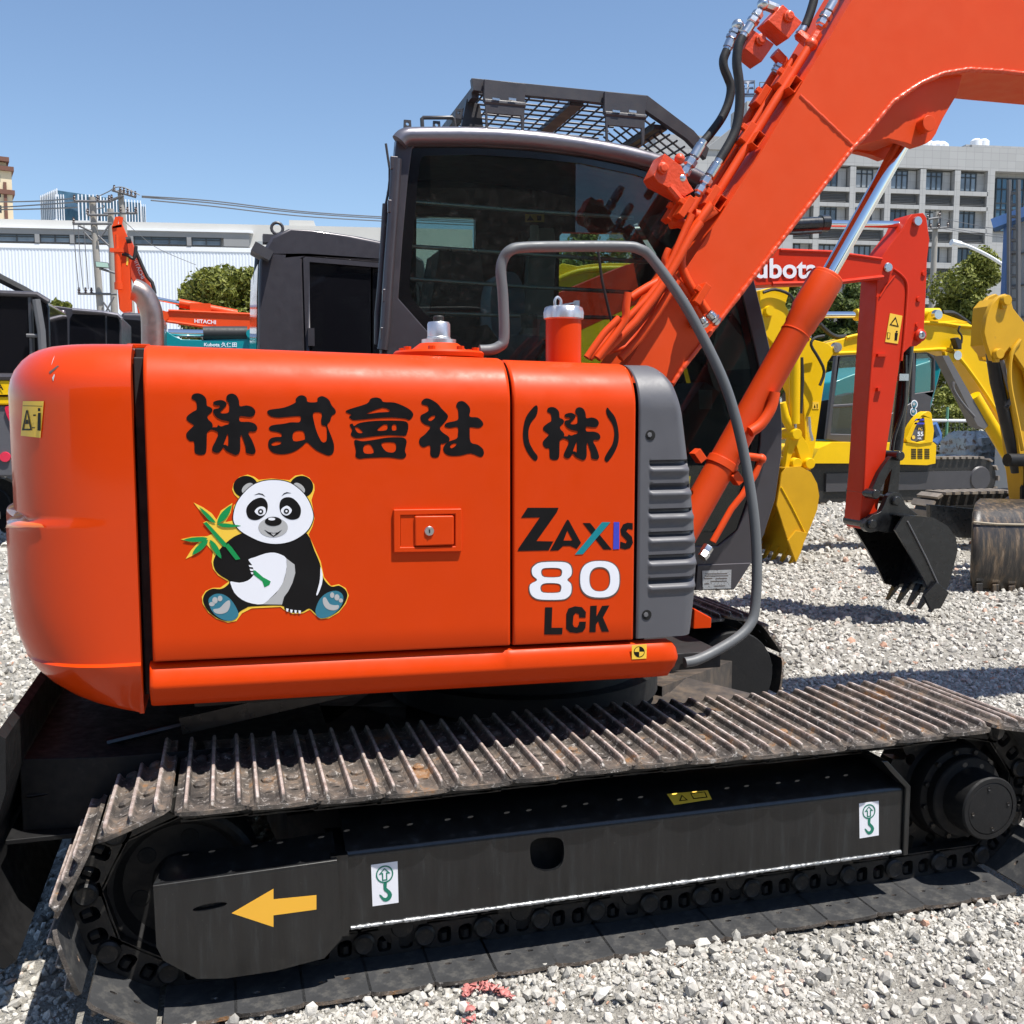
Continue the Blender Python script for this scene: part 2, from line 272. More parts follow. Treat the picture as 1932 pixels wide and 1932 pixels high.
# stones
phi = (1+5**.5)/2
ico = np.array([(-1, phi, 0), (1, phi, 0), (-1, -phi, 0), (1, -phi, 0), (0, -1, phi), (0, 1, phi), (0, -1, -phi), (0, 1, -phi), (phi, 0, -1), (phi, 0, 1), (-phi, 0, -1), (-phi, 0, 1)], float); ico /= np.linalg.norm(ico[0])
icf = np.array([(0,11,5),(0,5,1),(0,1,7),(0,7,10),(0,10,11),(1,5,9),(5,11,4),(11,10,2),(10,7,6),(7,1,8),(3,9,4),(3,4,2),(3,2,6),(3,6,8),(3,8,9),(4,9,5),(2,4,11),(6,2,10),(8,6,7),(9,8,1)])
def scatter(n, x0, x1, y0, y1, r0, r1, keep, lift=.35):
    x = RNG.uniform(x0, x1, n); y = RNG.uniform(y0, y1, n); k = keep(x, y); x, y = x[k], y[k]; n = len(x)
    r = r0*(r1/r0)**(RNG.random(n)**1.7); s = RNG.uniform(.6, 1.25, (n, 3)); s[:, 2] *= .8
    q = RNG.normal(size=(n, 4)); q /= np.linalg.norm(q, axis=1)[:, None]; a, b, c, d = q.T
    Rm = np.stack([np.stack([1-2*(c*c+d*d), 2*(b*c-a*d), 2*(b*d+a*c)], -1), np.stack([2*(b*c+a*d), 1-2*(b*b+d*d), 2*(c*d-a*b)], -1), np.stack([2*(b*d-a*c), 2*(c*d+a*b), 1-2*(b*b+c*c)], -1)], 1)
    v = ico[None]*(1+RNG.uniform(-.38, .28, (n, 12, 1))); v = np.einsum('nij,nkj->nki', Rm, v*s[:, None])*r[:, None, None]
    v[:, :, 0] += x[:, None]; v[:, :, 1] += y[:, None]; v[:, :, 2] += (hgt(x, y)+r*lift*RNG.uniform(-.6, 1.6, n))[:, None]
    return v.reshape(-1, 3), (icf[None]+12*np.arange(n)[:, None, None]).reshape(-1, 3)
def inview(x, y):
    a = np.degrees(np.arctan2(x, y))-15.9; return (np.abs(a) < 38)
foot = lambda x, y: ~((x > -.42) & (x < 2.6) & (y > 2.55) & (y < 3.1))
sets = [scatter(98000, -1.7, 3.7, 1.55, 2.75, .0036, .0135, lambda x, y: inview(x, y) & foot(x, y) & (RNG.random(len(x)) < .55+.55*np.sin(x*5.3+2*np.sin(y*4))*np.sin(y*6.1+x))),
        scatter(3500, -1.2, 3.6, 1.55, 2.62, .011, .023, lambda x, y: inview(x, y) & foot(x, y), .7),
        scatter(40000, -3.0, 5.4, 2.75, 5.2, .007, .021, lambda x, y: inview(x, y) & foot(x, y)),
        scatter(38000, -5, 10, 5.2, 9, .012, .032, inview), scatter(29000, -8, 18, 9, 16, .016, .05, inview), scatter(9000, -8, 28, 16, 26, .02, .07, inview)]
vs = []; fs = []; o = 0
for v, f in sets: vs.append(v); fs.append(f+o); o += len(v)
vs = np.concatenate(vs).astype(np.float32); fs = np.concatenate(fs).astype(np.int32)
me = bpy.data.meshes.new('gravel'); me.vertices.add(len(vs)); me.vertices.foreach_set('co', vs.ravel()); me.loops.add(fs.size); me.loops.foreach_set('vertex_index', fs.ravel()); me.polygons.add(len(fs)); me.polygons.foreach_set('loop_start', np.arange(0, fs.size, 3, dtype=np.int32)); me.polygons.foreach_set('use_smooth', [False]*len(fs)); me.update(calc_edges=True); me.validate()
m, nt, b = newmat('gravel_stones'); g = nt.nodes.new("ShaderNodeNewGeometry"); r = ramp(nt, g.outputs['Random Per Island'], [(0, (.26, .25, .23)), (.12, (.37, .355, .32)), (.5, (.45, .43, .385)), (.8, (.52, .495, .445)), (.96, (.6, .58, .53)), (.992, (.46, .27, .19))])
n = tex(nt, 60, 8, .7); rr = ramp(nt, n.outputs[0], [(.3, (.72,)*3), (.7, (1.15,)*3)]); mx = nt.nodes.new("ShaderNodeMix"); mx.data_type = 'RGBA'; mx.blend_type = 'MULTIPLY'; mx.inputs[0].default_value = 1; nt.links.new(r.outputs[0], mx.inputs[6]); nt.links.new(rr.outputs[0], mx.inputs[7]); nt.links.new(mx.outputs[2], b.inputs['Base Color']); b.inputs['Roughness'].default_value = .85
n4 = tex(nt, 160, 6, .7); bump(nt, b, n4.outputs[0], .5, .004); me.materials.append(m)
go = bpy.data.objects.new('gravel', me); COL.objects.link(go); tag(go, 'loose pale grey crushed stones covering the whole yard', 'gravel', kind='stuff')
# ================================================================== MAIN EXCAVATOR
EX = thing('excavator', "large orange excavator nearest the camera, panda sticker on its engine door", 'excavator', (1.1, 3.7, 0))
YB, YC = 2.74, 3.70
def zt(X): return 1.731-.021*(X+.22)
def zb(X): return .903-.0188*(X+.22)
# ---- counterweight: stack of plan sections
def cw_section(z):
    X0 = -.225; t = max(0, (z-1.60)/.131); top = 1-math.sqrt(max(0, 1-min(t, 1)**2)); t2 = max(0, (1.12-z)/.36); bot = 1-max(0, 1-min(t2, 1)**2.7)**(1/2.7)
    xm = -.592+.11*top+.36*bot
    if z > 1.262: xm += .022*min(1, (z-1.262)/.02)
    side = .125*top+.05*max(0, (.90-z)/.14)**1.6 + (-.012 if z < .90 else 0)*max(0, 1-(.90-z)/.14)
    g = .035*math.exp(-((z-1.272)/.010)**2)
    a = min(.36, X0-.012-xm); b = min(.42, .42-.12*bot); pts = [(X0, YB+side)]; xc = xm+a
    for k in range(0, 4): pts.append((X0+(xc-X0)*(k+1)/4, YB+side))
    for k in range(1, 17):
        th = math.pi/2*k/16; e = 2/2.5; cx, sx = math.cos(th)**e, math.sin(th)**e
        gg = g*max(0, min(1, (k-6)/5)); pts.append((xc-(a-gg)*sx, YB+side+b*(1-cx)))
    Y1 = YB+side+b
    for k in range(1, 9):
        y = Y1+(YC-Y1)*k/8; pts.append((xm+g-.09*(1-((YC-y)/(YC-Y1))**2), y))
    return pts
zs = [.752, .756, .765, .78, .80, .83, .86, .885, .898, .904, .92, .96, 1.02, 1.1, 1.18, 1.24, 1.255, 1.262, 1.267, 1.272, 1.277, 1.282, 1.29, 1.3, 1.36, 1.45, 1.53, 1.58, 1.61, 1.64, 1.665, 1.69, 1.708, 1.72, 1.7275, 1.7305]
mb = MB(); rows = []
for z in zs:
    h = cw_section(z); rows.append([(x, y, z) for x, y in h]+[(x, 2*YC-y, z) for x, y in reversed(h[:-1])])
mb.grid(rows, wrap=True); mb.ngon(rows[0]); mb.ngon(rows[-1])
cw = mb.build('counterweight', 'cwpaint', EX, 30)
# warning sticker and amber lamp on it
def on_cw(px, py, off=.002):            # where a sight line meets the counterweight skin
    from mathutils.bvhtree import BVHTree
    if not hasattr(on_cw, 't'):
        me = cw.data; loc = root_loc(EX)+cw.location; on_cw.t = BVHTree.FromPolygons([v.co+loc for v in me.vertices], [tuple(p.vertices) for p in me.polygons])
    h = on_cw.t.ray_cast(EYE, ray(px, py).normalized()); return h[0]+h[1]*(off if h[1].dot(ray(px, py)) < 0 else -off)
def cw_patch(mb, q, off, mi, n=6):
    (ax, ay), (bx, by), (cx, cy), (dx, dy) = q
    mb.grid([[on_cw((ax*(1-u)+bx*u)*(1-v)+(cx*(1-u)+dx*u)*v, (ay*(1-u)+by*u)*(1-v)+(cy*(1-u)+dy*u)*v, off) for u in [k/n for k in range(n+1)]] for v in [k/n for k in range(n+1)]], mi)
mb = MB(); cw_patch(mb, [(45, 757), (84, 757), (41, 822), (78, 826)], .0025, 0); s1 = mb.build('warning_sticker', 'dyellow', cw, fix=False)
mb = MB()
for q in ([(45, 812), (62, 812), (46, 809), (61, 809)], [(44, 812), (47, 812), (52, 774), (54, 774)], [(60, 812), (63, 812), (53, 774), (55, 774)], [(65, 785), (70, 785), (65, 782), (70, 782)], [(63, 808), (68, 808), (63, 806), (68, 806)], [(73, 812), (79, 813), (74, 779), (79, 779)], [(74, 776), (78, 776), (74, 770), (78, 770)], [(46, 766), (82, 767), (46, 765), (82, 766)], [(50, 800), (57, 800), (52, 792), (55, 792)]): cw_patch(mb, q, .004, 0, 2)
mb.build('sticker_print', 'decalblack', cw, fix=False)
mb = MB(); cw_patch(mb, [(13, 996), (86, 995), (19, 984), (80, 989)], .004, 0, 8); mb.build('amber_lens', 'amber', cw, fix=False)
mb = MB(); cw_patch(mb, [(93, 702), (109, 690), (95, 706), (112, 691)], .0012, 0, 2); cw_patch(mb, [(99, 713), (103, 706), (101, 720), (104, 708)], .0014, 1, 2); cw_patch(mb, [(101, 677), (104, 671), (97, 690), (99, 686)], .0012, 1, 2); mb.build('scuff', ['outl', 'dgrey'], cw, fix=False)
# ---- side panels
def profile(X, z0, z1, deep=.60, lean=.006):
    r = .135; pr = [(YB+deep, z1)]
    for k in range(0, 13):
        th = math.pi/2*k/12; pr.append((YB+r-r*math.sin(th), z1-r+r*math.cos(th)))
    for k in range(1, 13): t = k/12; pr.append((YB-.0002*math.sin(math.pi*t), (z1-r)*(1-t)+(z0+.006)*t))
    pr += [(YB+.002, z0+.001), (YB+.006, z0), (YB+.035, z0)]; return pr
def panel(name, X0, X1, mat, zlo=zb, zhi=zt, deep=.60):
    mb = MB(); cols = []
    for X, d in [(X0+.004, .03), (X0+.0005, .006), (X0+.004, .0012), (X0+.009, 0)]+[(X0+.01+(X1-X0-.02)*k/8, 0) for k in range(9)]+[(X1-.009, 0), (X1-.004, .0012), (X1-.0005, .006), (X1-.004, .03)]:
        cols.append([(X, y+d*(1 if y < YB+.1 else .4), z-(d if y > YB+.1 else 0)) for y, z in profile(X, zlo(X), zhi(X), deep)])
    return mb.grid(cols).build(name, mat, EX, 40)
XD0, XD1, XP0, XP1 = -.196, .777, .784, 1.158
door = panel('engine_door', XD0, XD1, 'orange'); fpan = panel('front_side_panel', XP0, XP1, 'orange', zhi=lambda X: zt(X)-.004)
# dark body inside, floor frame
mb = MB(); mb.bb((-.222, YB+.06, .80), (.3, 3.36, 1.695)); mb.bb((-.2225, YB+.13, 1.69), (-.19, 3.36, 1.722)); mb.bb((.3, YB+.06, .80), (1.22, 3.36, 1.64)); mb.bb((-.21, 3.36, .80), (.55, 4.66, 1.6)); mb.bb((-.1, YB+.10, .745), (1.5, 4.66, .80)); mb.build('inner_frame', 'dark', EX, bevel=.004)
mb = MB(); mb.bb((-.20, YB+.13, 1.70), (.775, 3.38, zt(.78)-.003)); mb.build('hood_top', 'orange', EX)
# sill below the doors
mb = MB(); cols = []
def zs0(X): return .766-.018*(X+.22)
for X, d in [(-.20, .03), (-.206, .008), (-.203, .002), (-.195, 0)]+[(-.19+.9*k/6, 0) for k in range(7)]+[(.755, 0), (.765, 0)]+[(.78+.47*k/6, 0) for k in range(7)]+[(1.285, .004), (1.30, .012), (1.312, .03), (1.318, .06)]:
    z1 = zb(X)-(.012 if X > .76 else .010); z0 = zs0(X); dip = .012 if X < .76 else 0
    e = max(0, (X-1.285)/.033)*.05
    cols.append([(X, YB+.05+d, z1-e*.5), (X, YB+.012+d+dip, z1-e*.5), (X, YB+.002+d+dip, z1-.004-e*.5), (X, YB-.004+d+dip*.7, z1-.02-e*.4), (X, YB-.010+d, z1-.05), (X, YB-.008+d, z0+.065), (X, YB+.006+d, z0+.035+e*.4), (X, YB+.03+d, z0+.012+e), (X, YB+.07+d, z0+e), (X, YB+.11+d, z0+e)])
mb.grid(cols); sill = mb.build('side_sill', 'orange', EX, 50)
mb = MB(); mb.pplate([(1310, 1148), (1343, 1166), (1342, 1185), (1308, 1187)], YB+.22, .12); mb.build('step_bracket', 'orange', EX, bevel=.004)
# ---- decals on the panels
def conv(kind, pts):
    if kind == 2: return [((400+a/2.415)/1.5652, (1100+b/2.415)/1.5652) for a, b in pts]
    if kind == 3: return [((1100+a/1.932)/1.5652, (1000+b/1.932)/1.5652) for a, b in pts]
    if kind == 0: return [(a/1.5652, b/1.5652) for a, b in pts]
    return list(pts)
def decal(mb, kind, loops, lay=1, sm=0, mi=0, Y=None):
    Y0 = (YB-.0006 if Y is None else Y)-.00055*lay
    L = [P(conv(kind, catmull(l, sm) if sm else l), Y0) for l in loops]; return mb.plate(L, Y0, Y0+.0005, mi)
K1 = [(400,175),(412,155),(445,148),(480,160),(505,190),(510,235),(530,245),(546,258),(547,278),(515,310),(520,335),(545,360),(550,390),(520,420),(510,440),(508,520),(505,560),(495,580),(470,588),(440,583),(422,565),(418,495),(390,490),(368,470),(362,445),(370,425),(410,385),(415,375),(385,355),(365,335),(370,310),(410,280),(435,265),(438,235),(430,205),(405,190)]
K2 = [(555,285),(560,262),(600,252),(598,236),(575,235),(555,222),(560,208),(590,198),(620,198),(645,212),(650,230),(635,250),(607,280),(614,291),(650,290),(668,275),(668,225),(655,205),(648,180),(660,158),(690,150),(720,165),(738,200),(745,240),(790,235),(830,245),(853,270),(852,295),(830,315),(790,315),(745,312),(742,343),(760,352),(810,352),(850,365),(868,390),(865,410),(845,422),(812,422),(808,442),(830,480),(850,530),(857,565),(840,582),(815,580),(790,570),(785,530),(770,480),(755,445),(748,470),(748,540),(740,575),(715,588),(690,580),(650,560),(628,535),(608,558),(590,572),(565,570),(548,555),(550,530),(575,480),(590,430),(545,408),(520,420),(548,392),(580,390),(590,375),(610,385),(640,375),(665,368),(666,350),(620,340),(580,320)]
K2h = [(628,512),(645,470),(657,438),(663,460),(661,522),(645,516)]
SIKI = [(940,285),(960,265),(1060,250),(1140,215),(1143,190),(1165,167),(1195,163),(1220,180),(1230,210),(1295,210),(1298,185),(1320,170),(1345,172),(1380,195),(1400,235),(1425,265),(1427,290),(1400,310),(1390,345),(1370,370),(1375,400),(1395,450),(1415,510),(1415,560),(1400,585),(1375,592),(1340,580),(1290,555),(1255,525),(1222,498),(1190,525),(1140,560),(1080,580),(1020,582),(975,568),(950,535),(948,495),(965,470),(1000,460),(1040,458),(1040,438),(1010,425),(970,418),(953,405),(955,390),(980,375),(1060,365),(1110,355),(1165,355),(1178,335),(1172,312),(1100,315),(1020,322),(965,312)]
SIKIh = [[(1268,290),(1328,290),(1324,340),(1330,375),(1360,385),(1366,430),(1364,480),(1350,497),(1328,492),(1300,440),(1278,370)],[(1130,425),(1195,418),(1210,468),(1195,482),(1127,488)],[(970,508),(1000,493),(1038,495),(1034,510),(1000,521),(976,521)]]
KAI = [[(1021,1216),(1033,1208),(1083,1192),(1094,1178),(1110,1173.7),(1125,1178),(1133,1187),(1166,1189),(1200,1203),(1217,1216),(1220,1228),(1209,1240),(1195,1236),(1150,1233),(1100,1236),(1050,1240.5),(1038,1238),(1031,1230),(1038,1225)],[(1082,1222),(1130,1204),(1152,1215),(1118,1218)]]
KAI2 = [[(1033,1254),(1041,1251),(1046,1258),(1062,1249),(1104,1243),(1166,1242),(1199,1245),(1206,1259),(1202,1279),(1194,1287),(1150,1285),(1100,1289),(1060,1294),(1045,1292),(1036,1283),(1040,1270),(1036,1262)],[(1048,1263.5),(1058,1263),(1072,1277),(1057,1278)],[(1131,1255),(1144,1255),(1141,1270),(1114,1271)],[(1159,1255),(1170,1255),(1170,1270),(1158,1270)]]
KAI3 = [[(1046,1303),(1054,1299.5),(1071,1303),(1104,1299),(1145,1292),(1185,1291.5),(1197,1296),(1201,1306),(1196,1331),(1200,1344),(1193,1353.5),(1178,1354.7),(1145,1350.5),(1083,1352.6),(1062,1355),(1050,1348),(1051,1330)],[(1075,1317),(1093.6,1313),(1104,1337),(1076,1338)],[(1127,1309),(1164,1307),(1170,1323),(1162,1336),(1139,1332)]]
SHA1 = [[(280,360),(300,342),(330,345),(370,370),(395,400),(425,430),(430,450),(410,480),(385,510),(400,535),(435,560),(437,585),(405,600),(390,602),(388,640),(375,675),(345,678),(330,660),(328,610),(290,620),(268,600),(270,570),(300,545),(330,505),(300,490),(278,470),(275,440),(300,425),(320,410),(315,385),(285,375)],[(318,460),(338,442),(360,440),(346,462),(328,470)]]
SHA2 = [[(478,380),(490,360),(520,358),(550,385),(558,410),(555,445),(600,450),(628,475),(630,495),(605,510),(560,505),(555,520),(560,590),(600,605),(630,630),(635,660),(615,675),(560,655),(500,668),(440,668),(410,650),(405,620),(430,590),(480,570),(488,540),(485,505),(440,510),(412,500),(425,480),(485,465),(490,430),(488,405),(480,390)],[(443,612),(462,598),(480,600),(470,615),(450,626)]]
mb = MB()
decal(mb, 2, [K1], sm=3); decal(mb, 2, [K2, K2h], 2, sm=3); decal(mb, 2, [SIKI]+SIKIh, sm=3)
for L in (KAI, KAI2, KAI3): decal(mb, 0, L, sm=3)
decal(mb, 3, SHA1, sm=3); decal(mb, 3, SHA2, sm=3)
mb.build('lettering', 'decalblack', door)
sx = lambda pts: [(972+(a-362)*(328/506), 390+(b-148)*(303/440)) for a, b in pts]
mb = MB()
decal(mb, 3, [[(935,380),(943,400),(935,440),(905,480),(890,530),(895,590),(920,640),(942,670),(938,692),(920,693),(885,650),(862,590),(860,520),(875,450),(910,400)]], sm=3)
decal(mb, 3, [[(1333,415),(1340,393),(1355,410),(1385,450),(1403,520),(1403,590),(1380,650),(1345,700),(1328,698),(1325,680),(1340,650),(1370,600),(1380,540),(1370,490),(1345,450)]], sm=3)
decal(mb, 3, [sx(K1)], sm=3); decal(mb, 3, [sx(K2), sx(K2h)], 2, sm=3); mb.build('lettering', 'decalblack', fpan)
mb = MB()
for L in ([[(885,965),(1062,965),(1052,990),(935,1155),(1032,1157),(1005,1208),(828,1212),(834,1196),(955,1020),(848,1022)]], [[(1100,1050),(1112,1032),(1120,1036),(1190,1165),(1165,1200),(1130,1183),(1088,1183),(1060,1208),(1013,1210)], [(1090,1152),(1112,1095),(1142,1152)]], [[(1200,1052),(1242,1052),(1365,1203),(1318,1203)]], [[(1485,1053),(1485,1090),(1458,1085),(1448,1100),(1480,1130),(1487,1165),(1470,1195),(1440,1203),(1413,1195),(1415,1158),(1445,1168),(1452,1155),(1420,1120),(1415,1090),(1430,1060),(1455,1050)]]): decal(mb, 3, L)
mb.build('lettering', 'decalblack', fpan); mb = MB()
for L in (
          [[(985,1533),(1026,1533),(1022,1650),(1085,1650),(1082,1688),(980,1688)]], [[(1218,1560),(1216,1592),(1180,1592),(1178,1572),(1160,1565),(1147,1580),(1143,1630),(1150,1645),(1168,1648),(1178,1630),(1180,1615),(1218,1615),(1215,1650),(1200,1672),(1165,1680),(1125,1675),(1105,1655),(1106,1570),(1118,1540),(1155,1527),(1195,1532)]], [[(1243,1525),(1280,1523),(1278,1585),(1310,1525),(1352,1522),(1315,1590),(1350,1672),(1308,1672),(1288,1612),(1275,1632),(1273,1675),(1238,1675)]]): decal(mb, 3, L)
mb.build('lettering', 'decalblack', fpan)
mb = MB(); decal(mb, 3, [[(1310,1047),(1358,1047),(1200,1230),(1155,1232)]], 2, mi=0); mb.build('lettering', ['dteal', 'dind'], fpan); mb = MB(); decal(mb, 3, [[(1377,1047),(1408,1047),(1408,1200),(1373,1202)]], 2, mi=1); mb.build('lettering', ['dteal', 'dind'], fpan)
E8 = [(918,1292),(960,1271),(1080,1268),(1127,1282),(1143,1315),(1140,1350),(1118,1376),(1140,1402),(1140,1450),(1120,1480),(1080,1495),(960,1495),(915,1480),(893,1450),(893,1405),(933,1378),(908,1350),(903,1315)]
H8 = [[(968,1335),(975,1316),(1000,1312),(1050,1312),(1073,1320),(1075,1340),(1060,1357),(985,1357)], [(964,1425),(972,1405),(1000,1399),(1050,1400),(1070,1410),(1070,1432),(1055,1446),(980,1446)]]
def sup(cx, cy, a, b, e, n=40): return [(cx+a*math.copysign(abs(math.cos(t))**(2/e), math.cos(t)), cy+b*math.copysign(abs(math.sin(t))**(2/e), math.sin(t))) for t in (2*math.pi*k/n for k in range(n))]
def shr(l, d): cx = sum(p[0] for p in l)/len(l); cy = sum(p[1] for p in l)/len(l); return [(cx+(x-cx)*(1+d/abs(max(30, math.hypot(x-cx, y-cy)))), cy+(y-cy)*(1+d/abs(max(30, math.hypot(x-cx, y-cy))))) for x, y in l]
mb = MB(); decal(mb, 3, [catmull(E8, 3)]+[catmull(h, 3) for h in H8], 1); decal(mb, 3, [sup(1297, 1375, 118, 111, 2.6), sup(1297, 1375, 55, 64, 2.4)], 1); mb.build('number_outline', 'outl', fpan)
mb = MB(); decal(mb, 3, [catmull(shr(E8, -7), 3)]+[catmull(shr(h, 6), 3) for h in H8], 2); decal(mb, 3, [sup(1297, 1373, 112, 104, 2.6), sup(1297, 1373, 60, 70, 2.4)], 2); mb.build('number', 'white', fpan)
# panda sticker: one part of the door, its colours as layers
mb = MB()
d2 = lambda mi, lay, loop, sm=3, holes=(): decal(mb, 2, [loop]+list(holes), lay, sm, mi)
d2(0, 1, [(690,835),(700,790),(740,745),(800,728),(850,745),(880,766),(970,756),(1100,768),(1140,735),(1190,728),(1240,750),(1275,800),(1278,840),(1255,910),(1268,980),(1277,1040),(1262,1100),(1235,1155),(1282,1260),(1322,1350),(1345,1460),(1395,1522),(1450,1510),(1500,1538),(1522,1590),(1500,1650),(1450,1712),(1380,1753),(1320,1759),(1285,1732),(1245,1692),(1195,1717),(1120,1722),(1060,1692),(1035,1672),(830,1682),(760,1717),(720,1772),(660,1784),(580,1757),(520,1712),(480,1652),(473,1600),(500,1558),(550,1536),(605,1535),(665,1492),(590,1447),(553,1400),(543,1350),(553,1280),(510,1230),(410,1305),(358,1330),(395,1270),(440,1220),(455,1207),(400,1212),(323,1190),(400,1172),(510,1168),(552,1150),(530,1115),(482,1072),(508,1058),(545,1070),(470,1000),(415,928),(480,960),(545,1005),(578,1050),(610,985),(692,930),(680,1000),(640,1068),(690,1058),(696,1010),(700,950),(740,905),(705,870)], 0)
d2(1, 2, [(750,1150),(690,1180),(630,1230),(580,1290),(555,1350),(570,1410),(610,1450),(670,1490),(640,1530),(600,1545),(550,1542),(505,1565),(482,1610),(492,1660),(530,1713),(590,1755),(650,1772),(710,1760),(740,1710),(790,1680),(830,1668),(1040,1662),(1065,1690),(1120,1713),(1190,1708),(1240,1683),(1285,1720),(1320,1750),(1370,1745),(1440,1708),(1490,1650),(1512,1590),(1495,1547),(1450,1520),(1395,1526),(1340,1465),(1315,1360),(1275,1265),(1225,1150),(1100,1100),(900,1100)])
d2(1, 2, ell(786, 815, 88, 78)); d2(1, 2, ell(1184, 815, 84, 78)); d2(2, 3, ell(800, 826, 48, 30, -40)); d2(2, 3, ell(1168, 824, 48, 28, 40))
HEAD = [(975,765),(1060,772),(1130,800),(1200,860),(1245,930),(1270,1010),(1265,1060),(1235,1120),(1180,1170),(1100,1210),(1000,1225),(900,1210),(810,1170),(740,1125),(700,1070),(697,1010),(720,930),(770,860),(830,805),(900,775)]
d2(1, 3, [(983+(x-983)*1.012, 995+(y-995)*1.016) for x, y in HEAD]); d2(3, 4, [(983+(x-983)*.99, 995+(y-995)*.988) for x, y in HEAD])
d2(1, 5, [(790,990),(800,950),(840,910),(890,892),(925,905),(943,940),(940,985),(920,1020),(880,1048),(840,1052),(805,1035)]); d2(1, 5, [(1027,960),(1035,915),(1065,892),(1110,892),(1150,920),(1178,965),(1178,1010),(1160,1040),(1115,1050),(1070,1035),(1040,1005)])
d2(3, 6, [(850,990),(870,965),(900,955),(925,965),(930,990),(920,1012),(890,1022),(865,1010)]); d2(3, 6, [(1037,985),(1050,965),(1080,950),(1105,965),(1115,985),(1100,1010),(1075,1020),(1050,1008)])
for x, y in ((893, 992), (1077, 989)): d2(1, 7, ell(x, y, 19, 19), 0); d2(3, 8, ell(x, y, 8, 8), 0)
d2(2, 5, ell(982, 1105, 105, 70)); d2(1, 6, ell(983, 1062, 60, 33)); d2(3, 7, ell(972, 1045, 25, 10))
d2(1, 6, [(920,1122),(945,1147),(985,1172),(1020,1150),(1045,1121),(1015,1140),(985,1145),(950,1138)], 0); d2(2, 7, [(965,1148),(985,1165),(1003,1148)], 0)
d2(1, 5, [(848,873),(880,860),(908,866),(925,885),(902,872),(880,868)], 0); d2(1, 5, [(1042,882),(1058,862),(1080,853),(1110,860),(1082,861),(1062,868)], 0)
d2(3, 3, [(805,1335),(850,1318),(930,1290),(990,1285),(1040,1300),(1075,1325),(1078,1390),(1060,1480),(1020,1550),(960,1610),(910,1652),(830,1647),(760,1620),(705,1570),(680,1510),(680,1490),(740,1500),(800,1485),(835,1455),(845,1425),(830,1370)], 2)
d2(2, 3, [(1076,1326),(1135,1370),(1140,1430),(1120,1500),(1090,1560),(1060,1600),(1045,1655),(912,1653),(1002,1577),(1051,1502),(1079,1402)], 0)
d2(3, 3, [(1320,1385),(1335,1440),(1330,1510),(1300,1585),(1290,1580),(1312,1500),(1318,1440)], 2)
d2(4, 3, [(520,1630),(540,1595),(580,1578),(630,1585),(680,1620),(720,1680),(735,1730),(700,1765),(650,1770),(590,1745),(545,1700)]); d2(4, 3, [(1285,1715),(1290,1670),(1320,1610),(1370,1570),(1430,1557),(1470,1575),(1483,1610),(1470,1660),(1430,1710),(1370,1745),(1310,1750)])
d2(2, 4, [(555,1690),(600,1680),(640,1640),(670,1625),(675,1660),(655,1705),(610,1722),(570,1715)]); d2(2, 4, [(1337,1612),(1357,1606),(1385,1650),(1420,1660),(1450,1660),(1445,1685),(1410,1697),(1365,1685),(1340,1650)])
for x, y, a, b in ((545, 1652, 20, 15), (567, 1625, 19, 23), (603, 1612, 17, 20), (1403, 1588, 15, 20), (1437, 1604, 18, 22), (1465, 1626, 15, 15)): d2(2, 4, ell(x, y, a, b), 0)
for x, y in ((1075, 1682), (1104, 1690), (1134, 1694), (1163, 1696)): d2(3, 4, [(x, y), (x+18, y+3), (x+13, y+24), (x+1, y+20)], 0)
for x, y in ((808, 1373), (815, 1400), (822, 1424)): d2(3, 4, [(x, y), (x+24, y+3), (x+28, y+16), (x+5, y+14)], 0)
d2(5, 4, [(485,1075),(507,1065),(650,1220),(640,1245),(625,1240)], 0); d2(5, 5, [(640,1240),(660,1218),(690,1250),(748,1330),(715,1337),(670,1280)], 0); d2(5, 4, [(840,1410),(855,1412),(910,1460),(965,1490),(955,1515),(920,1532),(905,1490),(840,1440)], 0)
for l in ([(455,960),(510,1000),(550,1040),(572,1072),(530,1060),(490,1015)], [(688,945),(665,1010),(630,1055),(583,1075),(600,1020),(640,975)], [(583,1080),(640,1076),(700,1085),(752,1093),(690,1104),(620,1103)], [(342,1195),(400,1178),(480,1173),(515,1185),(480,1205),(410,1208)], [(405,1300),(430,1250),(480,1205),(518,1195),(500,1235),(460,1275)], [(530,1193),(570,1220),(600,1270),(613,1328),(570,1290),(540,1240)]): d2(5, 5, l, 2)
mb.build('panda_sticker', ['dyellow', 'decalblack', 'dgrey', 'white', 'dblue', 'dgreen'], door)
# round target sticker on the sill
sq = [(1480,1750),(1565,1743),(1563,1825),(1480,1830)]
mb = MB(); decal(mb, 3, [sq], 1, Y=YB-.0105); decal(mb, 3, [ell(1522, 1787, 31, 31)], 2, mi=1, Y=YB-.0105)
for q in (0, 2): decal(mb, 3, [[(1522, 1787)]+[(1522+27*math.cos(math.pi/2*(q+k/8)), 1787+27*math.sin(math.pi/2*(q+k/8))) for k in range(9)]], 3, mi=0, Y=YB-.0105)
mb.build('lifting_centre_sticker', ['dyellow', 'decalblack'], sill)
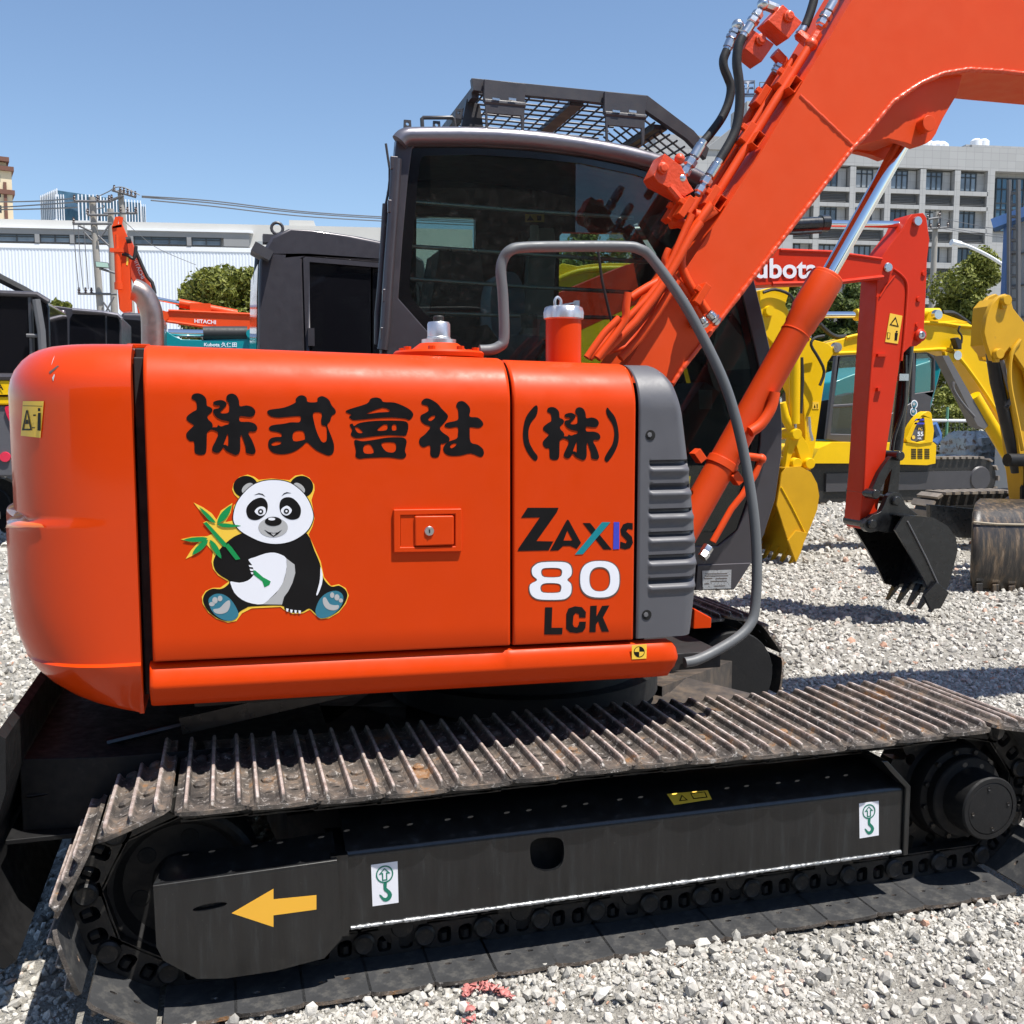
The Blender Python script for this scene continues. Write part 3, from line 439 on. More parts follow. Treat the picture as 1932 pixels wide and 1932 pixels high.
# door handle
mb = MB(); hl = lambda l: conv(3, l)
mb.plate([P(hl([(120,975),(510,970),(510,1216),(122,1222)]), YB-.010), P(hl([(160,1010),(472,1002),(472,1185),(160,1190)]), YB-.010)], YB-.010, YB+.002)
h = mb.build('door_handle', 'orange', door, bevel=.003)
mb = MB(); mb.plate([P(hl([(161,1011),(240,1008),(240,1188),(161,1189)]), YB-.0065)], YB-.0065, YB-.005, 0); mb.build('recess', 'orange', h)
mb = MB(); mb.plate([P(hl([(240,1012),(466,1010),(466,1178),(242,1186)]), YB-.014)], YB-.014, YB+.002); mb.build('paddle', 'orange', h, bevel=.005, seg=3)
q = A(*hl([(324, 1098)])[0], YB-.014); mb = MB(); mb.lathe([(.0, -.004), (.012, -.004), (.0135, -.002), (.0135, .004), (.011, .006), (0, .006)][::-1], q, (0, 1, 0), 24); mb.build('lock', 'zinc', h)
mb = MB(); mb.box((q.x, q.y-.0065, q.z), (.0025, .002, .010)); mb.build('keyhole', 'void', h)
# ---- grey front cover with louvres
XL = 1.167; NR, NC = 190, 44; lv = [875, 920, 965, 1009, 1053, 1097]
front = [(683, 1238), (692, 1255), (705, 1265), (725, 1275), (780, 1288), (870, 1300), (980, 1312), (1060, 1317), (1120, 1313), (1180, 1306), (1203, 1302)]
fz = sorted((A(x, y, YB+.05).z, A(x, y, YB+.05).x) for y, x in front); zlv = [A(1260, y, YB).z for y in lv]
def fx(z): return float(np.interp(z, [a for a, b in fz], [b for a, b in fz]))
z1c, z0c = zt(1.2)-.006, zb(1.2)+.004; rows = []
for i in range(NR+1):
    t = i/NR; L = .135*math.pi/2; tot = L+(z1c-.135-z0c)+.3; s = t*tot
    if s < .3: y0, z = YB+.135+.3-s, z1c
    elif s < .3+L: th = (s-.3)/.135; y0, z = YB+.135-.135*math.sin(th), z1c-.135+.135*math.cos(th)
    else: y0, z = YB, z1c-.135-(s-.3-L)
    xr = fx(min(z, z1c-.004)); row = []
    for k in range(NC+1):
        u = k/NC; x = XL+(xr-XL)*u; e = max(0, (u-.72)/.28); y = y0+.10*(1-math.sqrt(max(0, 1-e*e)))
        if k == 0: y += .006
        for zc in zlv:
            a = max(0, min(1, (x-XL-.035)/.006))*max(0, min(1, (xr-.012-x)/.006)); d = z-zc
            up = max(0, min(1, (.0095-d)/.003))*max(0, min(1, (d+.009)/.006)); lo = math.exp(-((d+.020)/.009)**2)
            y += a*(.020*up-.009*lo)
        row.append((x, y, z))
    rows.append(row)
mb = MB(); mb.grid(rows); cov = mb.build('grey_side_cover', 'cover', EX, 60)
for px, py in ((1227, 821), (1220, 1160)):
    q = A(px, py, YB); mb = MB(); mb.lathe([(.0, 0), (.0145, 0), (.0155, .001)], (q.x, YB-.0022, q.z), (0, 1, 0), 20); o = mb.build('bolt_recess', 'void', cov)
    mb = MB(); mb.lathe([(0, 0), (.007, 0), (.008, .002), (.008, .004)], (q.x-.003, YB-.0042, q.z+.001), (0, 1, 0), 6); mb.build('bolt', 'steelgrey', cov)
# ---- things on the hood
def on_hood(px, Y): X = A(px, 660, Y).x; return Vector((X, Y, zt(X)))
q = on_hood(828, 3.02); mb = MB(); mb.lathe([(0, 0), (.115, 0), (.135, .004), (.137, .016), (.131, .022), (.09, .022), (.066, .040), (.058, .046), (0, .046)], q, (0, 0, 1), 40); fl = mb.build('tank_flange', 'orange', EX)
for k in range(8):
    a = 2*math.pi*(k+.5)/8; mb = MB(); mb.lathe([(.0, 0), (.011, 0), (.011, .012), (0, .013)], q+Vector((.112*math.cos(a), .112*math.sin(a), .021)), (0, 0, 1), 6); mb.build('flange_bolt', 'orange', fl)
mb = MB(); mb.lathe([(.052, .046), (.052, .058), (.036, .060), (.036, .064), (.0345, .066), (.0345, .104), (.031, .110), (0, .110)], q, (0, 0, 1), 32); br = mb.build('breather_cap', 'alu', fl)
mb = MB(); mb.lathe([(.015, .110), (.016, .112), (.016, .126), (.013, .129), (0, .129)], q, (0, 0, 1), 20); mb.build('breather_button', 'rubber', fl)
q = on_hood(1063, 3.05); mb = MB(); mb.lathe([(.056, -.02), (.056, .148)], q, (0, 0, 1), 40); fn = mb.build('filler_neck', 'orange', EX)
mb = MB(); pr = [(.058, .138), (.063, .142), (.064, .160), (.060, .175), (.054, .179), (0, .179)]
n = 64; vs = []; 
for r_, h_ in pr: vs.append([(q.x+r_*(1-(.05 if (k % 8) in (0, 1) and h_ > .15 and r_ > .05 else 0))*math.cos(2*math.pi*k/n), q.y+r_*(1-(.05 if (k % 8) in (0, 1) and h_ > .15 and r_ > .05 else 0))*math.sin(2*math.pi*k/n), q.z+h_) for k in range(n)])
mb.grid(vs, wrap=True); mb.tube([q+Vector((-.028, 0, .180)), q+Vector((-.029, 0, .198)), q+Vector((-.02, 0, .208)), q+Vector((-.009, 0, .198)), q+Vector((-.01, 0, .180))], .0045, 8, smooth=4); mb.box(q+Vector((.015, 0, .188)), (.07, .014, .005), ry=-.2); mb.box(q+Vector((.043, 0, .190)), (.014, .018, .018)); mb.build('filler_cap', 'alu', fn, 40)
mb = MB(); mb.tube([A(x, y, 3.12) for x, y in ((288, 656), (288, 630), (287, 600), (283, 580), (275, 563), (264, 551), (252, 546))], .0315, 20, smooth=4, caps=False); mb.tube([A(x, y, 3.12) for x, y in ((288, 640), (288, 600), (283, 580), (275, 563), (264, 551), (253, 546))], .028, 16, smooth=3, mi=1); mb.build('exhaust_pipe', ['exhaust', 'void'], EX, 60)
mb = MB(); mb.box(on_hood(262, 3.0)+Vector((0, 0, .004)), (.06, .02, .012)); mb.build('hood_clip', 'orange', EX, bevel=.002)
# ---- guard rail
rp = [(905,661,3.00),(925,660,3.00),(941,654,3.0),(951,638,3.0),(949,560,3.0),(945,512,3.0),(950,488,3.0),(962,473,2.99),(985,467,2.99),(1060,465,2.98),(1175,465,2.97),(1206,470,2.96),(1230,488,2.96),(1288,568,2.94),(1338,660,2.92),(1373,740,2.91),(1398,830,2.9),(1415,920,2.89),(1425,1000,2.88),(1428,1080,2.87),(1424,1150,2.86),(1414,1180,2.85),(1390,1204,2.84),(1345,1231,2.83),(1312,1246,2.82),(1292,1250,2.82)]
mb = MB(); mb.tube([A(*p) for p in rp], .0165, 16, smooth=5); mb.build('guard_rail', 'rail', EX, 60)
# ---- boom
YF, YG = 3.54, 3.86
bo = [(1187,682),(1298,501),(1427,303),(1603,8),(1644,-62),(1720,-190),(1850,-330),(2010,-400),(2200,-380),(2500,-220),(2800,-40),(2830,60),(2760,120),(2500,190),(2200,168),(2060,150),(1932,137),(1887,132),(1826,129),(1779,137),(1735,156),(1684,191),(1636,250),(1608,278),(1287,694),(1269,718),(1190,835),(1120,850),(1110,790)]
mb = MB(); mb.plate([P(bo, YF)], YF, YG); boom = mb.build('boom', 'boom', EX, bevel=.003)
low = [(1190,838),(1269,724),(1287,696),(1608,280),(1636,252),(1684,193),(1735,158),(1779,139),(1826,131),(1887,134),(1932,139),(2060,152),(2200,170),(2500,192)]
mb = MB(); lp = [A(x, y, YF-.002) for x, y in low]; strip = []
for i, p in enumerate(lp):
    t = (lp[min(i+1, len(lp)-1)]-lp[max(i-1, 0)]).normalized(); nrm = Vector((t.z, 0, -t.x)); strip.append([p-nrm*.004, p+nrm*.010, p+nrm*.010+Vector((0, .324, 0)), p-nrm*.004+Vector((0, .324, 0))])
mb.grid(strip); mb.build('bottom_plate', 'boom', boom, 40)
def bead(pts, r, seed, Y, n=60, amp=.35):
    rr = random.Random(seed); c = [A(x, y, Y) for x, y in pts]; d = [0]
    for a, b in zip(c, c[1:]): d.append(d[-1]+(b-a).length)
    n = max(8, int(d[-1]/.008)); out = []; rad = []
    for k in range(n+1):
        s = d[-1]*k/n; i = max(j for j in range(len(d)) if d[j] <= s+1e-9); i = min(i, len(c)-2); t = (s-d[i])/max(1e-6, d[i+1]-d[i]); out.append(c[i].lerp(c[i+1], t)); rad.append(r*(1+amp*(rr.random()-.5)))
    return out, rad
mb = MB(); o_, r_ = bead(low[1:12], .0095, 3, YF-.001); mb.tube(o_, r_, 8); o_, r_ = bead([(1508, 180), (1609, 276)], .009, 4, YF+.004, amp=.25); mb.tube(o_, r_, 8); mb.build('weld_bead', 'weld', boom, 60)
boss = [(1612,276),(1636,250),(1684,191),(1735,156),(1779,137),(1818,131),(1806,178),(1791,203),(1780,222),(1772,238),(1766,252),(1757,265),(1745,272),(1728,277),(1706,268),(1677,261),(1645,268)]
mb = MB(); mb.plate([P(boss, 3.575)], 3.575, 3.615); mb.plate([[(x, z) for x, z in P(boss, 3.575)]], 3.785, 3.825)
web = [(1640,262),(1677,258),(1706,262),(1722,250),(1745,215),(1779,142),(1735,160),(1684,195)]
mb.plate([P(web, 3.575)], 3.61, 3.79); q = A(1740, 238, 3.575); mb.cyl((q.x, 3.53, q.z), (q.x, 3.87, q.z), .031, 28); mb.build('cylinder_boss', 'boom', boom, 40, bevel=.002)
# boom cylinder
a, b, c = A(1725, 238, 3.70), A(1562, 520, 3.70), A(1270, 1040, 3.70); ax = (c-b).normalized(); a = b-ax*(b-a).length
mb = MB(); mb.cyl(a+ax*.04, b+ax*.1, .033, 28);
mb2 = MB(); L = (c-b).length; mb2.lathe([(.03, 0), (.064, 0), (.069, .006), (.069, .016), (.071, .018), (.072, .17), (.066, .19), (.064, .24), (.060, .25), (.060, L)], b, ax, 40)
for s_ in (.06, .275): mb2.lathe([(.0601, 0), (.063, .002), (.063, .005), (.0601, .007)], b+ax*s_, ax, 40, cap=False)
barrel = mb2.build('boom_cylinder', 'boom', EX, 30); mb.build('cylinder_rod', 'chrome', barrel)
mb = MB(); s_ = (A(1365, 868, 3.7)-b).length; mb.lathe([(.0605, 0), (.066, .001), (.066, .034), (.0605, .035)], b+ax*s_, ax, 40)
for px, py in ((1317, 860), (1388, 902)): mb.box(A(px, py, 3.66), (.05, .05, .034), ry=.9)
mb.build('cylinder_clamp', 'boom', barrel, bevel=.002)
mb = MB(); mb.tube([A(x, y, 3.62) for x, y in ((1398, 860), (1418, 862), (1432, 864))], .016, 12); mb.ball(A(1436, 866, 3.62), .021, 10); mb.tube([A(x, y, 3.62) for x, y in ((1436, 868), (1425, 895), (1400, 935), (1380, 960), (1345, 1022))], .0135, 12); mb.tube([A(x, y, 3.62) for x, y in ((1462, 740), (1455, 770), (1436, 800), (1415, 815))], .022, 12, smooth=3); mb.build('cylinder_pipe', 'boom', barrel, 60)
mb = MB(); e = A(1338, 1030, 3.62); mb.lathe([(.02, 0), (.022, .003), (.022, .03), (.016, .034), (.016, .045)], e, A(1326, 1048, 3.62)-e, 6); mb.lathe([(.018, .02), (.02, .024), (.02, .05)], A(1338, 1036, 3.60), Vector((-.6, -.2, -.5)), 6); mb.build('pipe_fitting', 'zinc', barrel, 30)
# pipes on the boom back
mb = MB(); T = lambda l, Y, r, n=12, sm=0: mb.tube([A(x, y, Y) for x, y in l], r, n, smooth=sm)
T([(1543, 62), (1520, 99), (1346, 377)], 3.60, .0175); T([(1480, 112), (1300, 405)], 3.74, .019); T([(1500, 105), (1322, 392)], 3.67, .012)
T([(1600, -35), (1330, 402)], 3.80, .014)
mb.build('hydraulic_pipe', 'boom', boom, 60); mb = MB()
T([(1340, 388), (1318, 418), (1300, 445), (1288, 474), (1287, 505), (1306, 545), (1334, 588)], 3.505, .0165, sm=4)
T([(1262, 470), (1255, 500), (1290, 545), (1312, 580), (1326, 605)], 3.515, .0135, sm=3)
T([(1305, 405), (1290, 440), (1246, 533), (1185, 600), (1112, 676)], 3.50, .014, sm=2); T([(1322, 420), (1300, 452), (1262, 520), (1200, 606), (1127, 676)], 3.46, .015, sm=2)
T([(1185, 552), (1181, 580), (1180, 600), (1165, 625), (1127, 676)], 3.42, .0145, sm=3); T([(1168, 600), (1150, 618), (1137, 632), (1107, 675)], 3.42, .013, sm=2)
T([(1248, 528), (1225, 540), (1205, 552), (1190, 562)], 3.52, .016); T([(1278, 530), (1240, 590), (1205, 640), (1170, 676)], 3.50, .016); T([(1262, 545), (1225, 600), (1180, 655), (1120, 672)], 3.53, .011)
mb.build('hydraulic_pipe', 'boom', boom, 60)
mb = MB(); T([(1331, 388), (1345, 400), (1326, 410), (1309, 405)], 3.52, .022); mb.build('pipe_elbow', 'boom', boom, 60); mb = MB(); T([(1265, 422), (1282, 420), (1300, 428)], 3.56, .02); mb.build('pipe_elbow', 'boom', boom, 60)
for px, py, Y in ((1475, 147, 3.62), (1433, 183, 3.7), (1406, 252, 3.62), (1338, 372, 3.55), (1290, 392, 3.52), (1320, 556, 3.48), (1268, 400, 3.58)): mb = MB(); q = A(px, py, Y); mb.box(q, (.085, .06, .028), ry=-.99); mb.box(q+Vector((-.012, -.01, .02)), (.022, .022, .022), ry=-.99); mb.build('pipe_clamp', 'boom', boom, bevel=.003)
for px, py in ((1498, 160), (1429, 264), (1357, 384)):
    q = A(px, py, 3.56); m4 = Matrix.Translation(q) @ Matrix.Rotation(-.99, 4, 'Y')
    mb = MB(); mb.plate([[(-.03, -.018), (.03, -.018), (.03, .018), (-.03, .018)], [(-.025, -.013), (.025, -.013), (.025, .013), (-.025, .013)]], -.012, .10, 0, lambda x, y, z: tuple(m4 @ Vector((x, y, z)))); mb.build('tube_bracket', 'boom', boom, bevel=.003)
def hexfit(mb, p, q, r): p = Vector(p); q = Vector(q); d = q-p; L = d.length; mb.lathe([(r*.8, 0), (r*.8, L*.1), (r*.95, L*.12), (r*.95, L*.45), (r*.6, L*.47), (r*.6, L*.55)], p, d, 16); mb.lathe([(r*.9, L*.5), (r*1.15, L*.53), (r*1.15, L*.68), (r*.7, L*.71), (r*.7, L*.76), (r*1.05, L*.78), (r*1.05, L*.92), (r*.7, L*.95), (r*.7, L)], p, d, 6)
def F(x0, y0, x1, y1, Y, r=.021): m_ = MB(); hexfit(m_, A(x0, y0, Y), A(x1, y1, Y), r); m_.build('hose_fitting', 'zinc', boom, 25)
F(1371, 95, 1388, 55, 3.70); F(1401, 70, 1434, 20, 3.66); F(1327, 266, 1287, 333, 3.56); F(1357, 302, 1316, 368, 3.54, .02); F(1577, -2, 1546, 52, 3.60, .022); F(1519, 50, 1505, 74, 3.66, .018); F(1480, 108, 1461, 138, 3.7, .018); F(1306, 600, 1313, 618, 3.52, .018)
F(1336, 590, 1355, 610, 3.5, .02); F(1322, 600, 1332, 617, 3.5, .017)
for x, y, x1_, y1_, Y in ((1392, 48, 1408, 70, 3.7), (1440, 8, 1466, 18, 3.66), (1284, 338, 1280, 330, 3.55)): mb = MB(); mb.ball(A(x, y, Y), .024, 8); mb.tube([A(x, y, Y), A(x1_, y1_, Y)], .02, 8); mb.build('hose_elbow', 'zinc', boom, 40)
mb = MB(); T([(1371, 96), (1365, 112), (1366, 128), (1373, 146), (1379, 165), (1375, 192), (1362, 222), (1342, 250), (1327, 268)], 3.70, .0175, sm=4); mb.build('hydraulic_hose', 'rubber', boom, 60); mb = MB(); T([(1401, 70), (1393, 88), (1390, 119), (1394, 151), (1396, 190), (1391, 234), (1380, 264), (1357, 303)], 3.62, .0185, sm=4); mb.build('hydraulic_hose', 'rubber', boom, 60); mb = MB()
T([(1519, 50), (1530, 20), (1537, -15), (1530, -80), (1560, -160)], 3.66, .0175, sm=4); mb.build('hydraulic_hose', 'rubber', boom, 60); mb = MB(); T([(1577, -2), (1592, -30), (1640, -120), (1700, -230), (1850, -375)], 3.60, .0185, sm=4); mb.build('hydraulic_hose', 'rubber', boom, 60)
for l, Y, th, rd in ([(1417, 53), (1461, 83), (1437, 117), (1405, 91)], 3.66, .09, (1434, 76)), ([(1477, 8), (1514, 42), (1488, 73), (1449, 38)], 3.62, .09, (1487, 32)), ([(1254, 289), (1286, 313), (1300, 345), (1310, 360), (1291, 371), (1241, 344), (1233, 331)], 3.53, .10, (1250, 318)):
    mb = MB(); mb.pplate(l, Y, th); q = A(*rd, Y); mb.lathe([(.022, 0), (.022, .012), (.016, .014), (.014, .02), (0, .02)], q, (0, -1, 0), 20); o = mb.build('valve_block', 'weld', boom, bevel=.004)
mb = MB(); mb.tube([A(1461, 100, 3.70), A(1478, 118, 3.70)], .024, 8); mb.build('valve_stem', 'weld', boom, 30); mb = MB(); mb.tube([A(1508, 66, 3.66), A(1530, 84, 3.62)], .022, 8); mb.ball(A(1530, 84, 3.60), .026, 8); mb.tube([A(1530, 84, 3.6), A(1542, 64, 3.6)], .022, 8); mb.build('valve_stem', 'weld', boom, 30); mb = MB(); mb.tube([A(1262, 352, 3.54), A(1290, 385, 3.54)], .016, 8); mb.box(A(1282, 372, 3.55), (.11, .03, .03), ry=.75); mb.build('valve_bracket', 'weld', boom, 30); mb = MB(); mb.ball(A(1282, 300, 3.55), .02, 8); mb.build('valve_stem', 'weld', boom, 30)
# ---- undercarriage
XI, XS, ZC, RP, YS, WS, NSH = -.14, 2.33, .288, .280, 2.54, .55, 37; RPIN = .235
YCT = YS+WS/2; LT = XS-XI; PER = 2*LT+2*math.pi*RPIN; PITCH = PER/NSH
def path(s):
    s %= PER
    if s < LT: return Vector((XI+s, 0, ZC+RP-.010*math.sin(math.pi*2*s/LT)**2)), 0.0
    s -= LT; a = math.pi*RPIN
    if s < a: t = s/RPIN; return Vector((XS+RP*math.sin(t), 0, ZC+RP*math.cos(t))), t
    s -= a
    if s < LT: return Vector((XS-s, 0, ZC-RP)), math.pi
    t = (s-LT)/RPIN; return Vector((XI-RP*math.sin(t), 0, ZC-RP*math.cos(t))), math.pi+t
# one shoe (local: x along the chain, y across, z outwards)
mb = MB(); hl_ = PITCH/2; hw = WS/2
outl = [(-hl_-.004, -hw+.012), (-hl_+.012, -hw), (-.03, -hw-.006), (.03, -hw-.006), (hl_-.012, -hw), (hl_+.004, -hw+.012), (hl_+.004, hw-.012), (hl_-.012, hw), (.03, hw+.006), (-.03, hw+.006), (-hl_+.012, hw), (-hl_-.004, hw-.012)]
holes = [ell(sx_*.033, sy*.188, .0105, .0055, 0, 10) for sx_ in (-1, 1) for sy in (-1, 1)]+[ell(sx_*.034, sy*.06, .012, .016, 0, 10) for sx_ in (-1, 1) for sy in (0,)]
mb.plate([outl]+holes, -.011, 0.0, 0, lambda x, y, z: (x, z, y))
for k, s_ in enumerate((-.064, 0, .064)):
    rows = []
    for y, hk in ((-hw+.001, .35), (-hw+.012, .9), (-hw+.03, 1), (0, 1), (hw-.03, 1), (hw-.012, .9), (hw-.001, .35)):
        h_ = .0235*hk; rows.append([(s_-.020, y, -.001), (s_-.009, y, .005*hk), (s_-.0045, y, h_-.003), (s_-.0028, y, h_), (s_+.0028, y, h_), (s_+.0045, y, h_-.003), (s_+.009, y, .005*hk), (s_+.020, y, -.001)])
    mb.grid(rows); mb.ngon(rows[0]); mb.ngon(rows[-1])
for sx_ in (-1, 1):
    for sy in (-1, 1): mb.lathe([(.0175, 0), (.0175, .007), (.012, .012), (0, .013)], (sx_*.033, sy*.105, 0), (0, 0, 1), 8)
n_in = len(mb.f)
shoe0 = mb.build('track_shoe', ['rust', 'shoeblack'], None, 40)
for p in shoe0.data.polygons:
    if p.normal.z < -.5: p.material_index = 1
shoe_b = shoe0.data
# one chain link
mb = MB(); zl = -.012
lo = catmull([(-.098, zl-.040), (-.085, zl-.012), (-.05, zl), (.05, zl), (.075, zl-.006), (.098, zl-.018), (.112, zl-.045), (.098, zl-.074), (.06, zl-.082), (0, zl-.078), (-.06, zl-.08), (-.09, zl-.066)], 3)
lh = [catmull([(x0, zl-.055), (x0, zl-.018), (x0+.012, zl-.012), (x0+.030, zl-.012), (x0+.038, zl-.022), (x0+.038, zl-.05), (x0+.02, zl-.06)], 2) for x0 in (-.056, .006)]
mb.plate([lo]+lh, -.018, .018); mb.lathe([(.031, 0), (.031, .012), (.024, .018), (.018, .016), (0, .016)], (.083, -.016, zl-.045), (0, -1, 0), 20)
for x0 in (-.038, .026): mb.lathe([(.014, 0), (.014, .022), (0, .024)], (x0, 0, zl-.016), (0, 0, -1), 6)
mb.bb((-.085, -.018, zl-.084), (.1, .018, zl-.076)); link0 = mb.build('chain_link', 'darksteel', None, 40)
def make_track(Y0, near):
    yc = Y0+WS/2; mb = MB(); ring = []
    for k in range(160):
        p, t = path(PER*k/160); n_ = Vector((math.sin(t), 0, math.cos(t))); ring.append([(p.x-n_.x*a, yc+y, p.z-n_.z*a) for a, y in ((.02, -.05), (.07, -.05), (.07, .05), (.02, .05))])
    mb.grid(ring+[ring[0]]); tr = mb.build('track_chain', 'blackmatte', EX, 40)
    lst = range(NSH) if near else [i for i in range(NSH) if path((i+.5)*PITCH)[0].x > .9]
    for i in lst:
        p, t = path((i+.5)*PITCH); o = shoe0 if (near and i == 0) else shoe0.copy()
        if o is not shoe0: COL.objects.link(o)
        o.location = Vector((p.x, yc+random.uniform(-.002, .002), p.z)); o.rotation_euler = (0, t, 0); par(o, tr)
        if near:
            p, t = path((i+.5)*PITCH); o = link0 if i == 0 else link0.copy()
            if o is not link0: COL.objects.link(o)
            o.location = Vector((p.x, yc-.082, p.z)); o.rotation_euler = (0, t, 0); par(o, tr)
    return tr
make_track(YS, True); make_track(4.30, False)
# idler
mb = MB(); RI = .203; mb.lathe([(.0, .035), (.045, .03), (.06, .0), (.072, .0), (.08, .028), (.155, .03), (.168, .012), (.176, 0), (RI-.012, -.004), (RI, .004), (RI, .13), (RI-.03, .14), (0, .14)], (XI, 2.75, ZC-.002), (0, 1, 0), 64, cap=False); idl = mb.build('idler_wheel', 'blackmatte', EX, 30)
for k in range(6):
    a_ = 2*math.pi*k/6+.35; mb = MB(); mb.lathe([(0, 0), (.022, 0), (.024, .002)], (XI+.118*math.cos(a_), 2.7765, ZC+.118*math.sin(a_)), (0, 1, 0), 20); mb.build('lightening_hole', 'void', idl)
mb = MB(); mb.lathe([(RI, 0), (RI, .13)], (XI, 4.38, ZC), (0, 1, 0), 40); mb.build('idler_wheel', 'blackmatte', EX)
# track frame
YM = 2.605; FA = lambda x, y: (A(x, y, YM).x, A(x, y, YM).z)
x0, z0 = FA(655, 1755); x1, z1 = FA(1704, 1487); z0 = A(655, 1755, YM).z; z1 = A(1704, 1487, YM).z
hole = [(A(x, y, YM).x, A(x, y, YM).z) for x, y in catmull([(1000, 1600), (1008, 1585), (1030, 1580), (1056, 1582), (1064, 1598), (1062, 1625), (1050, 1640), (1025, 1643), (1005, 1632)], 3)]
mb = MB(); mb.plate([[(x0, z0), (x1, z0), (x1, z1-.014), (x0, z1-.014)], hole], YM, YM+.012); 
sec = [(YM, z1-.014), (YM+.0004, z1-.009), (YM+.002, z1-.003), (YM+.005, z1+.002), (YM+.010, z1+.006), (YM+.10, z1+.055), (2.965, z1+.055), (2.965, z0), (YM+.3, z0)]
mb.grid([[(X, y, z) for y, z in sec] for X in (x0, x1)]); mb.bb((x0, YM+.012, z0), (x1, 2.96, z0+.012)); fr = mb.build('track_frame', 'frame', EX, 50)
mb = MB(); mb.bb((x0+.02, YM+.06, z0+.013), (x1-.02, YM+.07, z1-.02)); mb.build('frame_cavity', 'void', fr)
mb = MB(); o_, r_ = bead([(662, 1751), (1200, 1677), (1699, 1607)], .0055, 9, YM-.003, amp=.5); mb.tube(o_, r_, 8); mb.build('weld_seam', paint('weld_shine', (.3, .31, .315), .3, metal=.5, var=.3, bs=.5, bscale=80, dscale=20, dirt=(.03, .03, .03), dlim=(.5, .65)), fr, 60)  # grey colour stands in for the shine on the black weld
mb = MB(); mb.plate([[(x1+.002, z0-.004), (x1+.020, z0-.004), (x1+.020, z1+.008), (x1-.03, z1+.06), (x1-.07, z1+.10), (x1-.09, z1+.10), (x1-.05, z1+.055), (x1+.002, z1+.004)]], YM-.012, 2.95); mb.build('sprocket_guard', 'frame', fr, bevel=.004)
YG2 = 2.58; gl = [(289, 1673), (636, 1624), (645, 1771), (612, 1808), (520, 1832), (427, 1846), (372, 1847), (308, 1812), (295, 1786)]
slot = ell(A(396, 1711, YG2).x, A(396, 1711, YG2).z, .043, .009, 4, 16)
mb = MB(); g2 = P(gl, YG2); mb.plate([g2, slot], YG2, YG2+.018); (gx0, gz0), (gx1, gz1) = g2[0], g2[1]
mb.add([(gx0, YG2+.018, gz0), (gx1, YG2+.018, gz1), (gx1, YG2+.11, gz1+.035), (gx0+.03, YG2+.10, gz0+.03)], [(0, 1, 2, 3)]); mb.bb((gx1-.015, YG2+.012, g2[2][1]), (x0+.004, YG2+.2, z1+.004)); mb.tube([(gx0, YG2+.009, gz0-.007), (gx1, YG2+.009, gz1-.007)], .0095, 12); gd = mb.build('idler_guard', 'frame', fr, 40)
mb = MB(); mb.bb((slot[8][0], YG2+.020, slot[4][1]), (slot[0][0], YG2+.024, slot[12][1])); mb.build('slot_liner', 'darksteel', gd)
mb = MB(); mb.pplate([(437,1723),(516,1677),(516,1697),(597,1689),(597,1716),(516,1727),(516,1749)], YG2-.001, .0006); mb.build('direction_arrow', 'arrow', gd)
for q in ([(700, 1632), (750, 1625), (752, 1703), (703, 1710)], [(1621, 1516), (1658, 1511), (1658, 1576), (1622, 1582)]):
    def U(u, v): (ax_, ay_), (bx_, by_), (cx_, cy_), (dx_, dy_) = q; return ((ax_*(1-u)+bx_*u)*(1-v)+(dx_*(1-u)+cx_*u)*v, (ay_*(1-u)+by_*u)*(1-v)+(dy_*(1-u)+cy_*u)*v)
    mb = MB(); mb.pplate(q, YM-.0008, .0006); mp = lambda l: [U(x, y) for x, y in l]
    mb.pplate([mp([(a, .27+(b-.27)*.64) for a, b in ell(.5, .27, .33, .33)]), mp([(a, .27+(b-.27)*.64) for a, b in ell(.5, .27, .28, .28)])], YM-.0016, .0006, 1)
    mb.pplate([mp([(.5, .12), (.72, .26), (.60, .26), (.60, .42), (.40, .42), (.40, .26), (.28, .26)]), mp([(.5, .15), (.63, .235), (.555, .235), (.555, .395), (.445, .395), (.445, .235), (.37, .235)])], YM-.0016, .0006, 1)
    hk = catmull([(.45, .48), (.58, .48), (.56, .60), (.68, .68), (.76, .78), (.70, .88), (.56, .93), (.42, .91), (.30, .80), (.28, .74), (.36, .77), (.44, .83), (.54, .84), (.60, .78), (.56, .72), (.46, .66), (.44, .58)], 2); mb.pplate(mp(hk), YM-.0016, .0006, 1); mb.build('lifting_sticker', ['white', 'hook'], fr)
sl_ = lambda px, py: (lambda r_: EYE+r_*((YM+.012-.0)/r_.y))(ray(px, py))
def on_slope(px, py):                   # point on the sloping frame top
    d = ray(px, py); n_ = Vector((0, -.049, .09)).normalized(); p0 = Vector((0, YM+.010, z1+.0075)); return EYE+d*((p0-EYE).dot(n_)/d.dot(n_))
q = [(1258, 1498), (1335, 1491), (1343, 1508), (1272, 1519)]; mb = MB(); mb.ngon([on_slope(*p) for p in q]); up = Vector((0, -.0006, .0009))
mb.add([on_slope(*p)+up for p in ((1281, 1512), (1298, 1510), (1286, 1500))], [(0, 1, 2)], 1); mb.add([on_slope(*p)+up*2 for p in ((1284, 1510.5), (1294, 1509.5), (1287, 1503))], [(0, 1, 2)], 0)
mb.add([on_slope(*p)+up for p in ((1302, 1497), (1330, 1494), (1335, 1505), (1308, 1508))], [(0, 1, 2, 3)], 1); mb.add([on_slope(*p)+up*2 for p in ((1304, 1498.5), (1328.5, 1495.5), (1332, 1504), (1309, 1506.5))], [(0, 1, 2, 3)], 0); mb.build('warning_sticker', ['dyellow', 'decalblack'], fr, fix=False)
